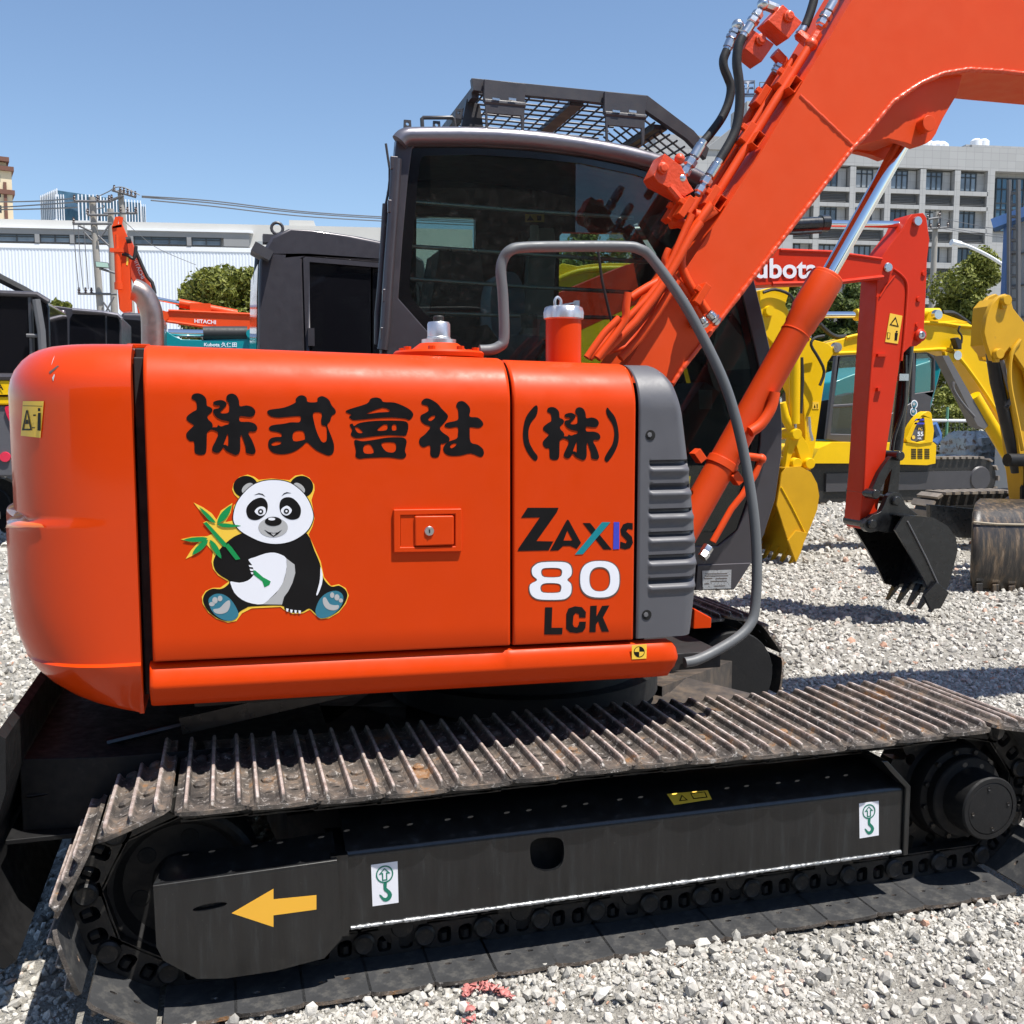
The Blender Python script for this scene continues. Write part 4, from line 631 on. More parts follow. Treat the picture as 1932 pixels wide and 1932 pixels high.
# rollers
for X in (.45, .8, 1.15, 1.5, 1.85):
    mb = MB(); mb.lathe([(0, 0), (.03, 0), (.034, .006), (.06, .01), (.062, .06), (.05, .065), (.05, .1)], (X, 2.71, .098), (0, 1, 0), 24); mb.bb((X-.07, 2.71, .10), (X+.07, 2.76, .15)); mb.build('track_roller', 'darksteel', fr, 30)
cr = A(1205, 1455, 2.80); mb = MB(); mb.lathe([(0, .004), (.012, .004), (.014, 0), (.03, 0), (.034, .004), (.052, .008), (.056, .014), (.056, .04), (.04, .05), (.04, .2)], cr, (0, 1, 0), 32); mb.bb((cr.x-.03, 2.86, .38), (cr.x+.03, 2.9, cr.z)); mb.build('carrier_roller', 'darksteel', fr, 30)
# sprocket and final drive
for yy, nr in ((YCT, True), (4.30+WS/2, False)):
    mb = MB(); o = []; NT = 21
    for k in range(NT*4): r_ = (.246, .246, .205, .205)[k % 4]; t = 2*math.pi*(k-.5)/(NT*4); o.append((XS+r_*math.cos(t), ZC+r_*math.sin(t)))
    hs = [ell(XS+.185*math.cos(2*math.pi*k/10), ZC+.185*math.sin(2*math.pi*k/10), .02, .02, 0, 10) for k in range(10)]
    mb.plate([o]+hs, yy-.03, yy+.03); sp_ = mb.build('sprocket', 'darksteel', EX, 30, bevel=.003)
    if nr:
        mb = MB(); mb.lathe([(0, -.235), (.082, -.235), (.086, -.232), (.086, -.236), (.1, -.236), (.104, -.230), (.104, -.14), (.132, -.135), (.135, -.13), (.135, -.1), (.155, -.095), (.160, -.085), (.160, -.04), (.17, -.03), (.17, .12)], (XS, yy, ZC), (0, 1, 0), 56, cap=False); fd = mb.build('final_drive', 'blackmatte', sp_, 30)
        for k in range(12): a_ = 2*math.pi*k/12+.2; mb = MB(); mb.lathe([(.009, 0), (.009, .012), (0, .013)], (XS+.146*math.cos(a_), yy-.095, ZC+.146*math.sin(a_)), (0, -1, 0), 6); mb.build('bolt', 'darksteel', sp_)
        for k in range(4): a_ = 2*math.pi*k/4+.15; mb = MB(); mb.lathe([(.0055, 0), (.0055, .004), (.003, .002), (0, .002)], (XS+.068*math.cos(a_), yy-.2345, ZC+.068*math.sin(a_)), (0, -1, 0), 12); mb.build('plug', 'darksteel', sp_)
    else:
        mb = MB(); mb.lathe([(0, -.29), (.212, -.29), (.218, -.28), (.218, -.03)], (XS, yy, ZC), (0, 1, 0), 48); mb.build('motor_cover', 'blackmatte', sp_, 30)
# centre frame, turntable, blade
mb = MB(); mb.lathe([(.0, 0), (.52, 0), (.52, .08), (.46, .08), (.46, .24)], (1.1, YC, .50), (0, 0, 1), 40); mb.build('turntable', 'turn', EX)
mb = MB(); mb.bb((.55, 2.97, .30), (1.65, 4.4, .46))
for s_ in (1, -1):
    yy = lambda y: y if s_ == 1 else 2*YC-y
    mb.add([(1.35, yy(3.5), .50), (1.6, yy(3.9), .50), (2.25, yy(3.25), .40), (2.15, yy(2.96), .36), (1.6, yy(2.96), .38), (1.35, yy(3.5), .25), (1.6, yy(3.9), .25), (2.25, yy(3.25), .22), (2.15, yy(2.96), .2), (1.6, yy(2.96), .2)], [(0, 1, 2, 3, 4), (1, 6, 7, 2), (2, 7, 8, 3), (3, 8, 9, 4), (4, 9, 5, 0), (9, 8, 7, 6, 5)])
    mb.add([(.85, yy(3.5), .50), (.6, yy(3.9), .50), (.1, yy(3.3), .38), (.15, yy(2.96), .36), (.6, yy(2.96), .38), (.85, yy(3.5), .25), (.6, yy(3.9), .25), (.1, yy(3.3), .22), (.15, yy(2.96), .2), (.6, yy(2.96), .2)], [(0, 1, 2, 3, 4), (1, 6, 7, 2), (2, 7, 8, 3), (3, 8, 9, 4), (4, 9, 5, 0), (9, 8, 7, 6, 5)])
mb.build('lower_frame', paint('frame_brown', (.05, .042, .036), .5, var=.3, bs=.2, bscale=40, dirt=(.12, .09, .065), dscale=3, dlim=(.45, .7)), EX, 30)
mb = MB(); prof = [(-.55, .735), (-.555, .60), (-.60, .46), (-.62, .32), (-.585, .20), (-.55, .15), (-.58, .13), (-.65, .20), (-.68, .34), (-.66, .52), (-.60, .70), (-.57, .75)]
mb.plate([prof], 2.72, 4.74); blade = mb.build('dozer_blade', 'blackmatte', EX, 30)
mb = MB(); tp = [(-.565, 2.95, .605), (-.33, 2.92, .60), (-.05, 2.96, .585), (.30, 3.1, .52), (.30, 4.3, .52), (-.05, 4.44, .585), (-.33, 4.48, .60), (-.565, 4.45, .605)]
n_ = len(tp); lo2 = [(x, y, .40 if x < .2 else .36) for x, y, z in tp]; mb.add(tp+lo2, [tuple(range(n_)), tuple(range(2*n_-1, n_-1, -1))]+[(k, (k+1) % n_, (k+1) % n_+n_, k+n_) for k in range(n_)])
mb.bb((-.60, 2.90, .385), (.05, 4.5, .40)); mb.tube([(-.56, 2.95, .607), (-.56, 4.45, .607)], .008, 6); mb.tube([(-.55, 2.945, .50), (-.05, 2.955, .53)], .006, 6)
mb.build('blade_arm', 'blackmatte', blade, 30, bevel=.004)
mb = MB(); mb.tube([(-.35, 3.05, .60), (.3, 3.1, .70), (.45, 3.1, .71)], .012, 8); mb.box((.1, 3.06, .67), (.5, .02, .05), ry=-.16); mb.build('blade_hose_guard', 'black', blade)
# ---- cab
YW, YV = 3.95, 4.85
outer = [(748,262),(756,248),(770,243),(900,243),(1000,250),(1100,262),(1200,283),(1290,312),(1352,352),(1392,420),(1416,500),(1437,587),(1452,654),(1470,728),(1476,800),(1475,857),(1463,942),(1441,1010),(1418,1061),(1385,1113),(900,1120),(730,1000),(712,800),(718,690),(721,620),(728,500),(736,400),(742,320)]
inner = [(778,281),(784,276),(900,276),(1000,282),(1100,294),(1200,314),(1268,338),(1330,384),(1366,440),(1392,520),(1412,600),(1432,690),(1438,760),(1434,840),(1420,920),(1392,1000),(1355,1030),(1250,1030),(1150,930),(1000,790),(880,690),(807,625),(752,563),(760,450),(770,340)]
mb = MB(); mb.plate([P(outer, YW), P(inner, YW)], YW, YW+.05); cabn = mb.build('cab', 'cab', EX, bevel=.008, seg=3)
frit = [(794,300),(800,294),(900,292),(1000,298),(1100,309),(1200,330),(1262,352),(1316,394),(1350,450),(1378,530),(1398,610),(1416,695),(1422,760),(1418,835),(1404,910),(1380,975),(1345,1004),(1258,1004),(1165,910),(1010,760),(885,650),(800,590),(777,562),(772,545),(779,450),(788,340)]
mb = MB(); mb.plate([P(inner, YW+.010), P(frit, YW+.010)], YW+.010, YW+.012); mb.build('window_border', 'frit', cabn)
mb = MB(); L = P([(x+(8 if x < 1000 else -4), y) for x, y in inner], YW+.016); mb.plate([inner and P(inner, YW+.016)], YW+.016, YW+.020); mb.build('side_window', 'cabglass', cabn)
# roof rail
mb = MB(); mb.tube([A(x, y, YW-.01) for x, y in ((754, 268), (764, 259), (790, 257), (900, 257), (1000, 263), (1100, 276), (1200, 296), (1290, 324), (1350, 362), (1390, 425))], .034, 16, smooth=4); mb.build('roof_rail', 'roofbar', cabn, 60)
mb = MB(); mb.tube([A(x, y, YW-.012) for x, y in ((748, 300), (742, 400), (733, 520), (727, 620), (722, 660))], .022, 10, smooth=2); mb.build('corner_pillar', 'cab', cabn, 60)
# far wall with two windows
ow = P(outer, YW); w1 = P([(786,408),(897,412),(899,650),(783,650)], YV); w2 = P([(1056,445),(1062,438),(1180,440),(1196,470),(1230,640),(1260,800),(1050,800)], YV); w3 = P([(1285, 470), (1335, 480), (1375, 560), (1402, 640), (1412, 740), (1400, 800), (1340, 800), (1320, 640)], YV)
xo = min(x for x, z in ow); ow2 = [(x+.17*max(0, 1-(x-xo)/.3), z) for x, z in ow]
mb = MB(); mb.plate([ow2, w1, w2, w3], YV, YV+.04); mb.build('door_side', 'frit', cabn)
mb = MB(); mb.plate([w1], YV+.01, YV+.014); mb.plate([w2], YV+.01, YV+.014); mb.plate([w3], YV+.01, YV+.014); mb.build('far_window', 'clearglass', cabn)
mb = MB(); ns = [Vector((x, YW, z)) for x, z in ow]
mb.grid([[p+Vector((0, .05, 0)), p+Vector((.17*max(0, 1-(p.x-xo)/.3), .905, 0))] for p in ns[:9]]); mb.build('roof', 'cab', cabn, 40)
mb = MB(); mb.grid([[p+Vector((0, .05, 0)), p+Vector((0, .85, 0))] for p in ns[8:16]]); mb.build('windscreen', 'clearglass', cabn, 40)
mb = MB(); mb.grid([[p+Vector((0, .05, 0)), p+Vector((0, .86, 0))] for p in ns[15:24]]); mb.build('lower_shell', 'cab', cabn, 40)
mb = MB(); a_ = ns[23]; b_ = ns[0]; rx = lambda z: a_.x+(b_.x-a_.x)*(z-a_.z)/(b_.z-a_.z)
mb.add([(rx(1.75), YW+.05, 1.75), (rx(1.75)+.17, YV, 1.75), (rx(2.55)+.17, YV, 2.55), (rx(2.55), YW+.05, 2.55)], [(0, 1, 2, 3)]); mb.build('rear_window', 'clearglass', cabn)
mb = MB(); mb.bb((.66, YW+.06, .85), (2.2, YV-.02, .92)); mb.bb((.67, YW+.06, .92), (.80, YV-.02, 1.75)); mb.build('cab_floor', 'dark', cabn)
# inside: bars, seat, consoles
mb = MB()
for l in ([(782, 381), (980, 397), (1195, 411)], [(778, 465), (990, 479), (1222, 494)], [(772, 526), (990, 541), (1200, 552)], [(795, 590), (990, 596), (1180, 600)]): mb.tube([A(x, y, YW+.035) for x, y in l], .0085, 10)
mb.build('window_bar', 'glint', cabn, 60)
mb = MB(); mb.pplate(catmull([(925, 560), (935, 525), (955, 512), (978, 520), (990, 560), (985, 620), (960, 640), (930, 630)], 3), 4.28, .34); mb.pplate(catmull([(930, 640), (1000, 632), (1028, 645), (1034, 690), (930, 700)], 3), 4.25, .42); mb.build('seat', 'fabric', cabn, bevel=.03, seg=3)
mb = MB(); mb.pplate([(830, 470), (905, 470), (918, 560), (890, 640), (800, 640)], 4.45, .3); mb.pplate([(850, 625), (920, 612), (940, 640), (940, 700), (840, 700)], 4.1, .12); mb.tube([A(x, y, 4.1) for x, y in ((1012, 680), (1026, 652), (1046, 645), (1062, 640))], .012, 8); mb.pplate([(1280, 790), (1330, 720), (1360, 740), (1390, 860), (1310, 900)], 4.35, .3); mb.tube([A(x, y, 4.3) for x, y in ((1330, 690), (1345, 640), (1352, 600))], .018, 8); mb.build('console', 'rubber', cabn, bevel=.01)
mb = MB(); mb.pplate([(985, 640), (1000, 450), (1018, 430), (1045, 430), (1050, 470), (1040, 640)], 4.78, .05); mb.tube([A(1008, 425, 4.76), A(1008, 470, 4.76)], .022, 10); mb.build('door_pillar', paint('cab_trim', (.3, .32, .32), .6, var=.1), cabn, bevel=.006)
mb = MB(); mb.pplate([(991, 404), (1027, 404), (1027, 419), (991, 419)], 4.80, .003); mb.pplate([(994, 416), (1007, 416), (1000.5, 406)], 4.796, .002, 1); mb.pplate([(1013, 407), (1022, 407), (1021, 416), (1014, 416)], 4.796, .002, 1); mb.build('warning_sticker', ['dyellow', 'decalblack'], cabn)
mb = MB(); mb.pplate([(982, 594), (1014, 595), (1014, 619), (983, 618)], YW+.024, .002); mb.pplate([(1318, 735), (1344, 736), (1344, 772), (1320, 772)], YW+.024, .002); mb.build('paper_label', paint('label_grey', (.16, .19, .19), .5, var=.25, dscale=30), cabn)
mb = MB(); mb.tube([A(x, y, YW-.02) for x, y in ((1128, 470), (1136, 530), (1152, 600), (1163, 640))], .006, 8); mb.build('wiper', 'rubber', cabn)
# outside bits: grab bar, tabs, antenna, wiper
mb = MB(); mb.tube([A(x, y, 4.05) for x, y in ((797, 242), (796, 224), (798, 222), (853, 222), (856, 224), (858, 241))], .008, 8)
for x, y in ((769, 235), (824, 237), (866, 214)): q = A(x, y, 4.05); mb.plate([[(q.x-.016, q.z-.02), (q.x+.016, q.z-.02), (q.x+.014, q.z+.018), (q.x-.014, q.z+.018)], ell(q.x, q.z+.003, .007, .007, 0, 10)], 4.05, 4.06)
mb.build('grab_bar', 'guard', cabn, 40)
mb = MB(); mb.tube([A(x, y, 4.15) for x, y in ((728, 271), (731, 292), (735, 318), (735, 340), (733, 360), (728, 385))], .005, 8); mb.tube([A(x, y, 4.15) for x, y in ((737, 312), (748, 320), (752, 328))], .007, 8); mb.tube([A(x, y, 4.12) for x, y in ((728, 385), (724, 450), (718, 540), (713, 590), (712, 650))], .014, 8); mb.tube([A(x, y, 4.2) for x, y in ((746, 290), (738, 335), (731, 365))], .004, 8); mb.build('mirror_arm', 'guard', cabn, 60)
for y in (308, 390, 558, 630):
    q = A(744-(y-300)*.06, y, YW-.02); mb = MB(); mb.box(q, (.03, .02, .05)); mb.build('hinge', 'cab', cabn, bevel=.004)
# head guard
gs = [(890,147),(1222,180),(1309,246),(1338,280),(1332,300),(1296,262),(1212,204),(1100,190),(908,172),(893,170)]
mb = MB(); mb.plate([P(gs, YW)], YW, YW+.03); guard = mb.build('head_guard', 'guard', EX, bevel=.003)
gn = P(gs, YW); zg = P([(1000, 178)], YW)[0][1]; xa = gn[9][0]; xb = P([(1212, 204)], YW)[0][0]
mb = MB()
def gz(x): return gn[9][1]+(P([(1212, 204)], YW)[0][1]-gn[9][1])*(x-xa)/(xb-xa)
k = 0; X = xa+.05
while X < xb: mb.tube([(X, YW+.03, gz(X)), (X, YV-.03, gz(X))], .0045, 6); X += .062
for j in range(13): y = YW+.07+j*.062; mb.tube([(xa, y, gz(xa)+.008), (xb, y, gz(xb)+.008)], .0045, 6)
xe, ze = P([(1325, 296)], YW)[0]; zb_ = gz(xb)
for j in range(1, 8): t = j/8; mb.tube([(xb+(xe-xb)*t, YW+.03, zb_+(ze-zb_)*t), (xb+(xe-xb)*t, YV-.03, zb_+(ze-zb_)*t)], .0045, 6)
for j in range(13): y = YW+.07+j*.062; mb.tube([(xb, y, zb_), (xe, y, ze)], .0045, 6)
mb.build('guard_mesh', 'guard', guard, 60)
mb = MB(); 
for x in (xa+(xb-xa)*.62, xb+.10): mb.box((x, (YW+YV)/2, (gz(x) if x < xb else zb_+(ze-zb_)*.35)+.004), (.06, YV-YW-.08, .02))
mb.plate([[(x, z) for x, z in gn]], YV-.03, YV); mb.bb((xa, YW+.03, gz(xa)-.02), (xa+.03, YV-.03, gz(xa)+.02)); mb.pplate([(881, 186), (906, 199), (912, 240), (871, 238)], YW+.1, .03); mb.build('guard_frame', 'guard', guard, bevel=.003)
for dx, dy, s_ in ((0, 0, 1), (227, 23, .97)):
    f = lambda l: [(x+dx, y+dy) for x, y in l]; mb = MB(); mb.pplate(f([(914, 149), (993, 158), (990, 197), (913, 191)]), YW-.025, .02); mb.tube([A(x, y, YW-.022) for x, y in f([(914, 192), (991, 199)])], .012, 10); mb.pplate(f([(916, 195), (990, 202), (989, 246), (985, 252), (983, 219), (920, 213), (921, 248), (917, 252)]), YW-.03, .012); h_ = mb.build('guard_hinge', 'guard', guard, bevel=.002)
    mb = MB()
    for x in (929, 960): mb.pplate(f([(x, 184), (x+14, 186), (x+14, 190), (x, 188)]), YW-.038, .004)
    mb.build('hinge_slot', 'zinc', h_)
# lower cab panel with type plate
mb = MB(); mb.pplate([(1316, 1066), (1418, 1062), (1386, 1112), (1312, 1114)], YW-.012, .03); mb.build('cab_base_panel', 'cab', cabn, bevel=.004)
mb = MB(); mb.pplate([(1325, 1077), (1380, 1075), (1379, 1110), (1326, 1112)], YW-.016, .002); tp = mb.build('type_plate', 'plate', cabn)
mb = MB()
for y, x0, x1 in ((1082, 1333, 1372), (1086, 1330, 1374), (1091, 1329, 1344), (1091, 1350, 1372), (1096, 1342, 1371), (1101, 1329, 1338), (1105, 1348, 1368)): mb.pplate([(x0, y), (x1, y-.5), (x1, y+1.1), (x0, y+1.6)], YW-.0168, .0006)
mb.build('plate_print', 'outl', tp)
# ================================================================== BACKGROUND
def pxtext(mb, t, q, Y, bold=0.0, mi=0, off=.004): text_on(mb, t, [A(x, y, Y)-Vector((0, off, 0)) for x, y in q], bold, mi)
CB = lambda l, o=(1456.7, 242.8), s=4.065: [(o[0]+a/s, o[1]+b/s) for a, b in l]      # from enlarged crops
C5 = lambda l: [(1431+a/3.024, 575+b/3.024) for a, b in l]
C1 = lambda l: [(a/3.78, 191.7+b/3.78) for a, b in l]
def crawler(parent, x, y, z, L, Wd, Ht, mat='blackmatte', shoes=True):
    for s_ in (-1, 1):
        mb = MB(); r = Ht/2; r_ = r-.035; o = [(x-L/2+r_*math.cos(t), z+r+r_*math.sin(t)) for t in [math.pi/2+math.pi*k/10 for k in range(11)]]+[(x+L/2+r_*math.cos(t), z+r+r_*math.sin(t)) for t in [-math.pi/2+math.pi*k/10 for k in range(11)]]
        yy = y+s_*Wd/2; mb.plate([o], yy-.15, yy+.15); k = 0
        n = int(L/.13)
        for zz in (z+Ht-.015, z+.012):
            for k in range(n+1): mb.box((x-L/2+L*k/n, yy, zz), (.085, .4, .035), mi=1)
        for sx_, x0 in ((-1, x-L/2), (1, x+L/2)):
            for k in range(1, 6): t = math.pi/2+sx_*-1*math.pi*k/6*-1 if False else math.pi/2-sx_*math.pi*k/6; mb.box((x0+(r-.015)*math.cos(t), yy, z+r+(r-.015)*math.sin(t)), (.085, .4, .035), ry=-t+math.pi/2, mi=1)
        tr = mb.build('track', ['darksteel', 'pad'], parent, 30); mb = MB()
        mb.bb((x-L/2+.05, yy-.19, z+Ht*.28), (x+L/2-.15, yy-.14, z+Ht*.68)); mb.lathe([(.0, 0), (Ht*.26, 0), (Ht*.29, .03)], (x+L/2-.02, yy-.21, z+r), (0, 1, 0), 20); mb.build('track_frame', mat, tr)
# ---- red excavator with level boom
RD = thing('excavator', 'bright red excavator, white lettering on its level boom, black bucket resting on the gravel', 'excavator', (3.2, 6.6, 0)); Y1 = 6.42
mb = MB(); mb.pplate([(1000,575),(1180,500),(1300,470),(1471,469),(1565,474),(1619,483),(1661,489),(1678,496),(1687,506),(1683,516),(1666,523),(1619,529),(1577,533),(1457,537),(1330,545),(1200,575),(1060,640)], Y1-.03, .22); rb = mb.build('boom', 'red', RD, bevel=.006)
mb = MB(); mb.tube([A(x, y, Y1-.03) for x, y in CB([(60,930),(440,945),(660,975),(840,1000)])], .012, 8); mb.tube([A(x, y, Y1-.03) for x, y in CB([(0,1190),(490,1180),(700,1155),(850,1138)])], .016, 8); mb.build('flange', 'red', rb)
q = A(*CB([(885, 1065)])[0], Y1-.03); mb = MB(); mb.lathe([(0, -.02), (.028, -.02), (.034, -.012), (.034, .3)], q, (0, 1, 0), 24); mb.build('pivot_pin', 'zinc', rb)
mb = MB(); pxtext(mb, 'Kubota', [(1392, 525), (1542, 526), (1392, 487), (1542, 488)], Y1-.035, .022); mb.build('lettering', 'white', rb, fix=False)
arm = [(1661,489),(1678,464),(1703,432),(1711,414),(1720,404),(1742,401.5),(1748,410),(1754,452),(1749.5,489),(1747,560),(1743,636),(1739,646),(1729,653),(1717.5,654),(1703,668),(1697,690),(1674,840),(1656,962),(1648,990),(1636,1000),(1627,998),(1622,985),(1630,900),(1655,529)]
mb = MB(); mb.pplate(arm, Y1+.0, .2); ra = mb.build('arm', 'red', RD, bevel=.006)
mb = MB(); mb.tube([A(x, y, Y1-.004) for x, y in CB([(930,1075),(1000,1130),(1035,1200),(1030,1350),(1010,1600),(990,1780)])], .010, 8, smooth=3); mb.build('weld_rib', 'red', ra)
mb = MB()
for a, b, rr in ((1105, 712, .032), (1162, 1110, .018), (1122, 1308, .018), (1110, 1505, .014)): mb = MB(); q = A(*CB([(a, b)])[0], Y1); mb.lathe([(0, -.025 if rr > .03 else -.012), (rr, -.025 if rr > .03 else -.012), (rr*1.1, 0)], q, (0, 1, 0), 20, 1 if rr > .03 else 0); mb.build('pin' if rr > .03 else 'boss', ['red', 'zinc'], ra)
mb = MB(); q = A(*CB([(1130, 1585)])[0], Y1); mb.lathe([(.046, .0), (.046, -.02), (.03, -.03), (.03, .0)], q, (0, 1, 0), 24, 0); mb.lathe([(0, -.02), (.012, -.02), (.02, -.035), (.028, -.03), (.028, .25)], q, (0, 1, 0), 20, 1); mb.build('pin', ['red', 'zinc'], ra)
for q, d in ((A(*CB([(835, 1738)])[0], Y1), (.08, .05, .02)), (A(1657, 735, Y1), (.04, .05, .025))): mb = MB(); mb.box(q, d); mb.build('bracket', 'red', ra)
mb = MB(); d_ = CB([(905,1415),(1000,1435),(965,1650),(868,1635)]); mb.pplate(d_, Y1-.004, .003); mb.pplate(CB([(948,1442),(972,1520),(902,1505)]), Y1-.006, .002, 1); mb.pplate(CB([(946,1462),(960,1510),(916,1500)]), Y1-.008, .002, 0); mb.pplate(CB([(884,1562),(908,1566),(903,1612),(882,1608)]), Y1-.006, .002, 1); mb.pplate(CB([(888,1567),(904,1570),(899,1607),(886,1604)]), Y1-.008, .002, 0); mb.pplate(CB([(944,1565),(966,1568),(958,1625),(940,1622)]), Y1-.006, .002, 1); mb.pplate(CB(ell(957, 1556, 7, 7)), Y1-.006, .002, 1); mb.build('warning_sticker', ['dyellow', 'decalblack'], ra)
mb = MB(); a, b, c = A(1440, 422, Y1+.1), A(1561, 422, Y1+.1), A(1712, 424, Y1+.1); mb.cyl(A(1180, 440, Y1+.1), b, .052, 24); mb.lathe([(.058, 0), (.058, .06)], b-Vector((.06, 0, 0)), b-a, 24); mb.tube([A(x, y, Y1+.05) for x, y in ((1450, 440), (1500, 440), (1550, 437))], .012, 8); cy = mb.build('arm_cylinder', 'black', RD, 30)
mb = MB(); mb.cyl(b, c, .026, 20); mb.build('cylinder_rod', 'chrome', cy)
mb = MB(); mb.tube([A(x, y, Y1+.1) for x, y in ((1712, 650), (1700, 760), (1690, 850))], .048, 20); mb.tube([A(x, y, Y1+.04) for x, y in ((1708, 670), (1706, 760), (1688, 820), (1683, 850))], .014, 8, smooth=3); mb.box(A(1701, 712, Y1+.05), (.08, .06, .05), mi=1); hh = mb.build('bucket_cylinder', ['black', 'zinc'], RD, 30)
mb = MB(); mb.pplate(C5(catmull([(785,845),(810,838),(830,855),(825,880),(800,890),(745,960),(700,1050),(685,1090),(665,1110),(630,1100),(625,1070),(650,1050),(690,960),(750,875)], 2)), Y1-.06, .05); mb.pplate(C5([(770,885),(810,880),(800,1080),(760,1100),(735,1085)]), Y1+.0, .06); mb.pplate(C5(catmull([(600,1250),(650,1200),(700,1180),(740,1090),(780,1070),(815,1085),(840,1140),(900,1190),(905,1200),(830,1210),(780,1300),(690,1290),(640,1300),(610,1285)], 2)), Y1-.09, .05)
for a, b in ((800, 862), (660, 1080), (780, 1118), (642, 1250)): q = A(*C5([(a, b)])[0], Y1-.09); mb.lathe([(0, -.03), (.03, -.03), (.036, -.02), (.036, .3)], q, (0, 1, 0), 20)
mb.build('bucket_link', 'black', RD, 30, bevel=.004)
def bucket(parent, side, lip, top, Yn, wid, mat, teeth=5, tl=.12, inner='void', nt_=None):
    """side: near side-plate outline px; shell follows it from top index to lip index"""
    L = P(side, Yn); mb = MB(); mb.plate([L], Yn, Yn+.02); mb.plate([L], Yn+wid-.02, Yn+wid); sh = L[top:lip+1]
    mb.grid([[(x, Yn, z), (x, Yn+wid, z)] for x, z in sh]); bk = mb.build('bucket', mat, parent, 35)
    m_ = bk.modifiers.new('thick', 'SOLIDIFY'); m_.thickness = .012
    tx, tz = L[lip]; px_, pz = L[lip-1]; d = Vector((tx-px_, 0, tz-pz)).normalized()
    for k in range(teeth):
        y = Yn+.03+(wid-.06)*k/(teeth-1); mb = MB(); n_ = Vector((d.z, 0, -d.x)); p = Vector((tx, y, tz))
        vs = [p-d*.06+n_*a+Vector((0, b, 0)) for a in (-.022, .022) for b in (-.032, .032)]+[p+d*tl+n_*a+Vector((0, b, 0)) for a in (-.006, .006) for b in (-.016, .016)]
        mb.add(vs, [(0, 1, 3, 2), (4, 6, 7, 5), (0, 4, 5, 1), (2, 3, 7, 6), (0, 2, 6, 4), (1, 5, 7, 3)]); mb.build('tooth', mat, bk)
    return bk
side = [(1689,1000),(1705.5,973.5),(1735,974),(1762,977),(1788,992),(1804,1015),(1807,1038),(1799,1071),(1790,1105),(1776,1128),(1757,1124),(1742,1091),(1722,1054.5),(1702,1021)]
bk = bucket(RD, side, 9, 1, 6.2, .56, 'black', 5, .13)
mb = MB(); mb.pplate([(1744,1124),(1768,1098),(1791,1118),(1775,1148),(1757,1150)], 6.17, .03); mb.build('side_cutter', 'black', bk, bevel=.003)
mb = MB(); mb.tube([A(*p, 6.195) for p in C5([(850, 1235), (960, 1450), (1045, 1640)])], .006, 6); mb.build('weld_seam', 'steelgrey', bk)
mb = MB(); mb.tube([A(x, y, Y1-.004) for x, y in ((1655, 560), (1648, 640), (1636, 800), (1630, 940))], .008, 6); mb.tube([A(x, y, Y1-.004) for x, y in ((1660, 560), (1672, 540), (1688, 520))], .007, 6); mb.build('weld_seam', 'red', ra)
mb = MB(); mb.bb((1.85, 6.1, .75), (2.75, 7.3, 1.35)); mb.build('body', 'red', RD, bevel=.06); crawler(RD, 2.25, 6.7, 0, .9, 1.2, .5)
# ---- black-cab excavator close behind
BK = thing('excavator', 'black cabbed excavator with tall dark glass door, right behind the big orange hood', 'excavator', (.1, 7.0, 0)); Y2 = 6.5
co = [(486,660),(487,560),(489,495),(494,476),(512,446),(545,431),(600,434),(680,446),(745,460),(800,490),(812,560),(815,700),(486,760)]
mb = MB(); do = [(572,487),(577,484),(760,500),(790,540),(800,690),(578,690)]; mb.plate([P(co, Y2), P(do, Y2)], Y2, Y2+.06); bc = mb.build('cab', 'cab', BK, bevel=.02, seg=3)
mb = MB(); mb.grid([[(x, Y2+.05, z), (x, Y2+1.0, z)] for x, z in P(co, Y2)[:10]]); mb.grid([[(x, Y2+.05, z), (x, Y2+1.0, z)] for x, z in P(co, Y2)[9:]+P(co, Y2)[:1]]); mb.plate([P(co, Y2)], Y2+.98, Y2+1.0); mb.build('cab_shell', 'cab', bc, 40)
mb = MB(); mb.plate([P([(584,494),(700,504),(700,690),(586,690)], Y2+.012)], Y2+.02, Y2+.026); mb.plate([P([(704,504),(786,512),(796,690),(704,690)], Y2+.012)], Y2+.035, Y2+.04); mb.build('door_glass', 'blackglass', bc)
mb = MB(); mb.plate([P(do, Y2-.006), P([(584,494),(757,508),(786,544),(794,690),(585,690)], Y2-.006)], Y2-.006, Y2+.05); mb.box(A(587, 636, Y2-.01), (.04, .03, .11)); mb.build('door', 'cab', bc, bevel=.006)
mb = MB(); mb.tube([A(x, y, Y2+.5) for x, y in ((484, 660), (484, 520), (487, 480))], .02, 8); mb.grid([[A(x, y, Y2+.06)+Vector((-.008, 0, 0)), A(x, y, Y2+.06)+Vector((-.03, .8, 0))] for x, y in ((486, 690), (487, 560), (489, 498))]); mb.build('rear_window', 'blackglass', bc)
mb = MB(); c_ = A(523, 437, Y2+.1); mb.tube([c_+Vector((.035*math.cos(t), 0, .035*math.sin(t)+.02)) for t in [math.pi*2*k/14 for k in range(15)]], .010, 8); mb.box(A(508, 452, Y2+.1), (.08, .1, .05)); mb.box(A(494, 478, Y2), (.12, .2, .06), ry=.5); mb.build('lifting_eye', 'guard', bc, 40)
mb = MB(); mb.bb((-.5, 6.45, .8), (1.7, 8.2, 1.68)); mb.build('body', 'cab', BK, bevel=.05); crawler(BK, .75, 7.35, 0, 1.9, 1.7, .6)
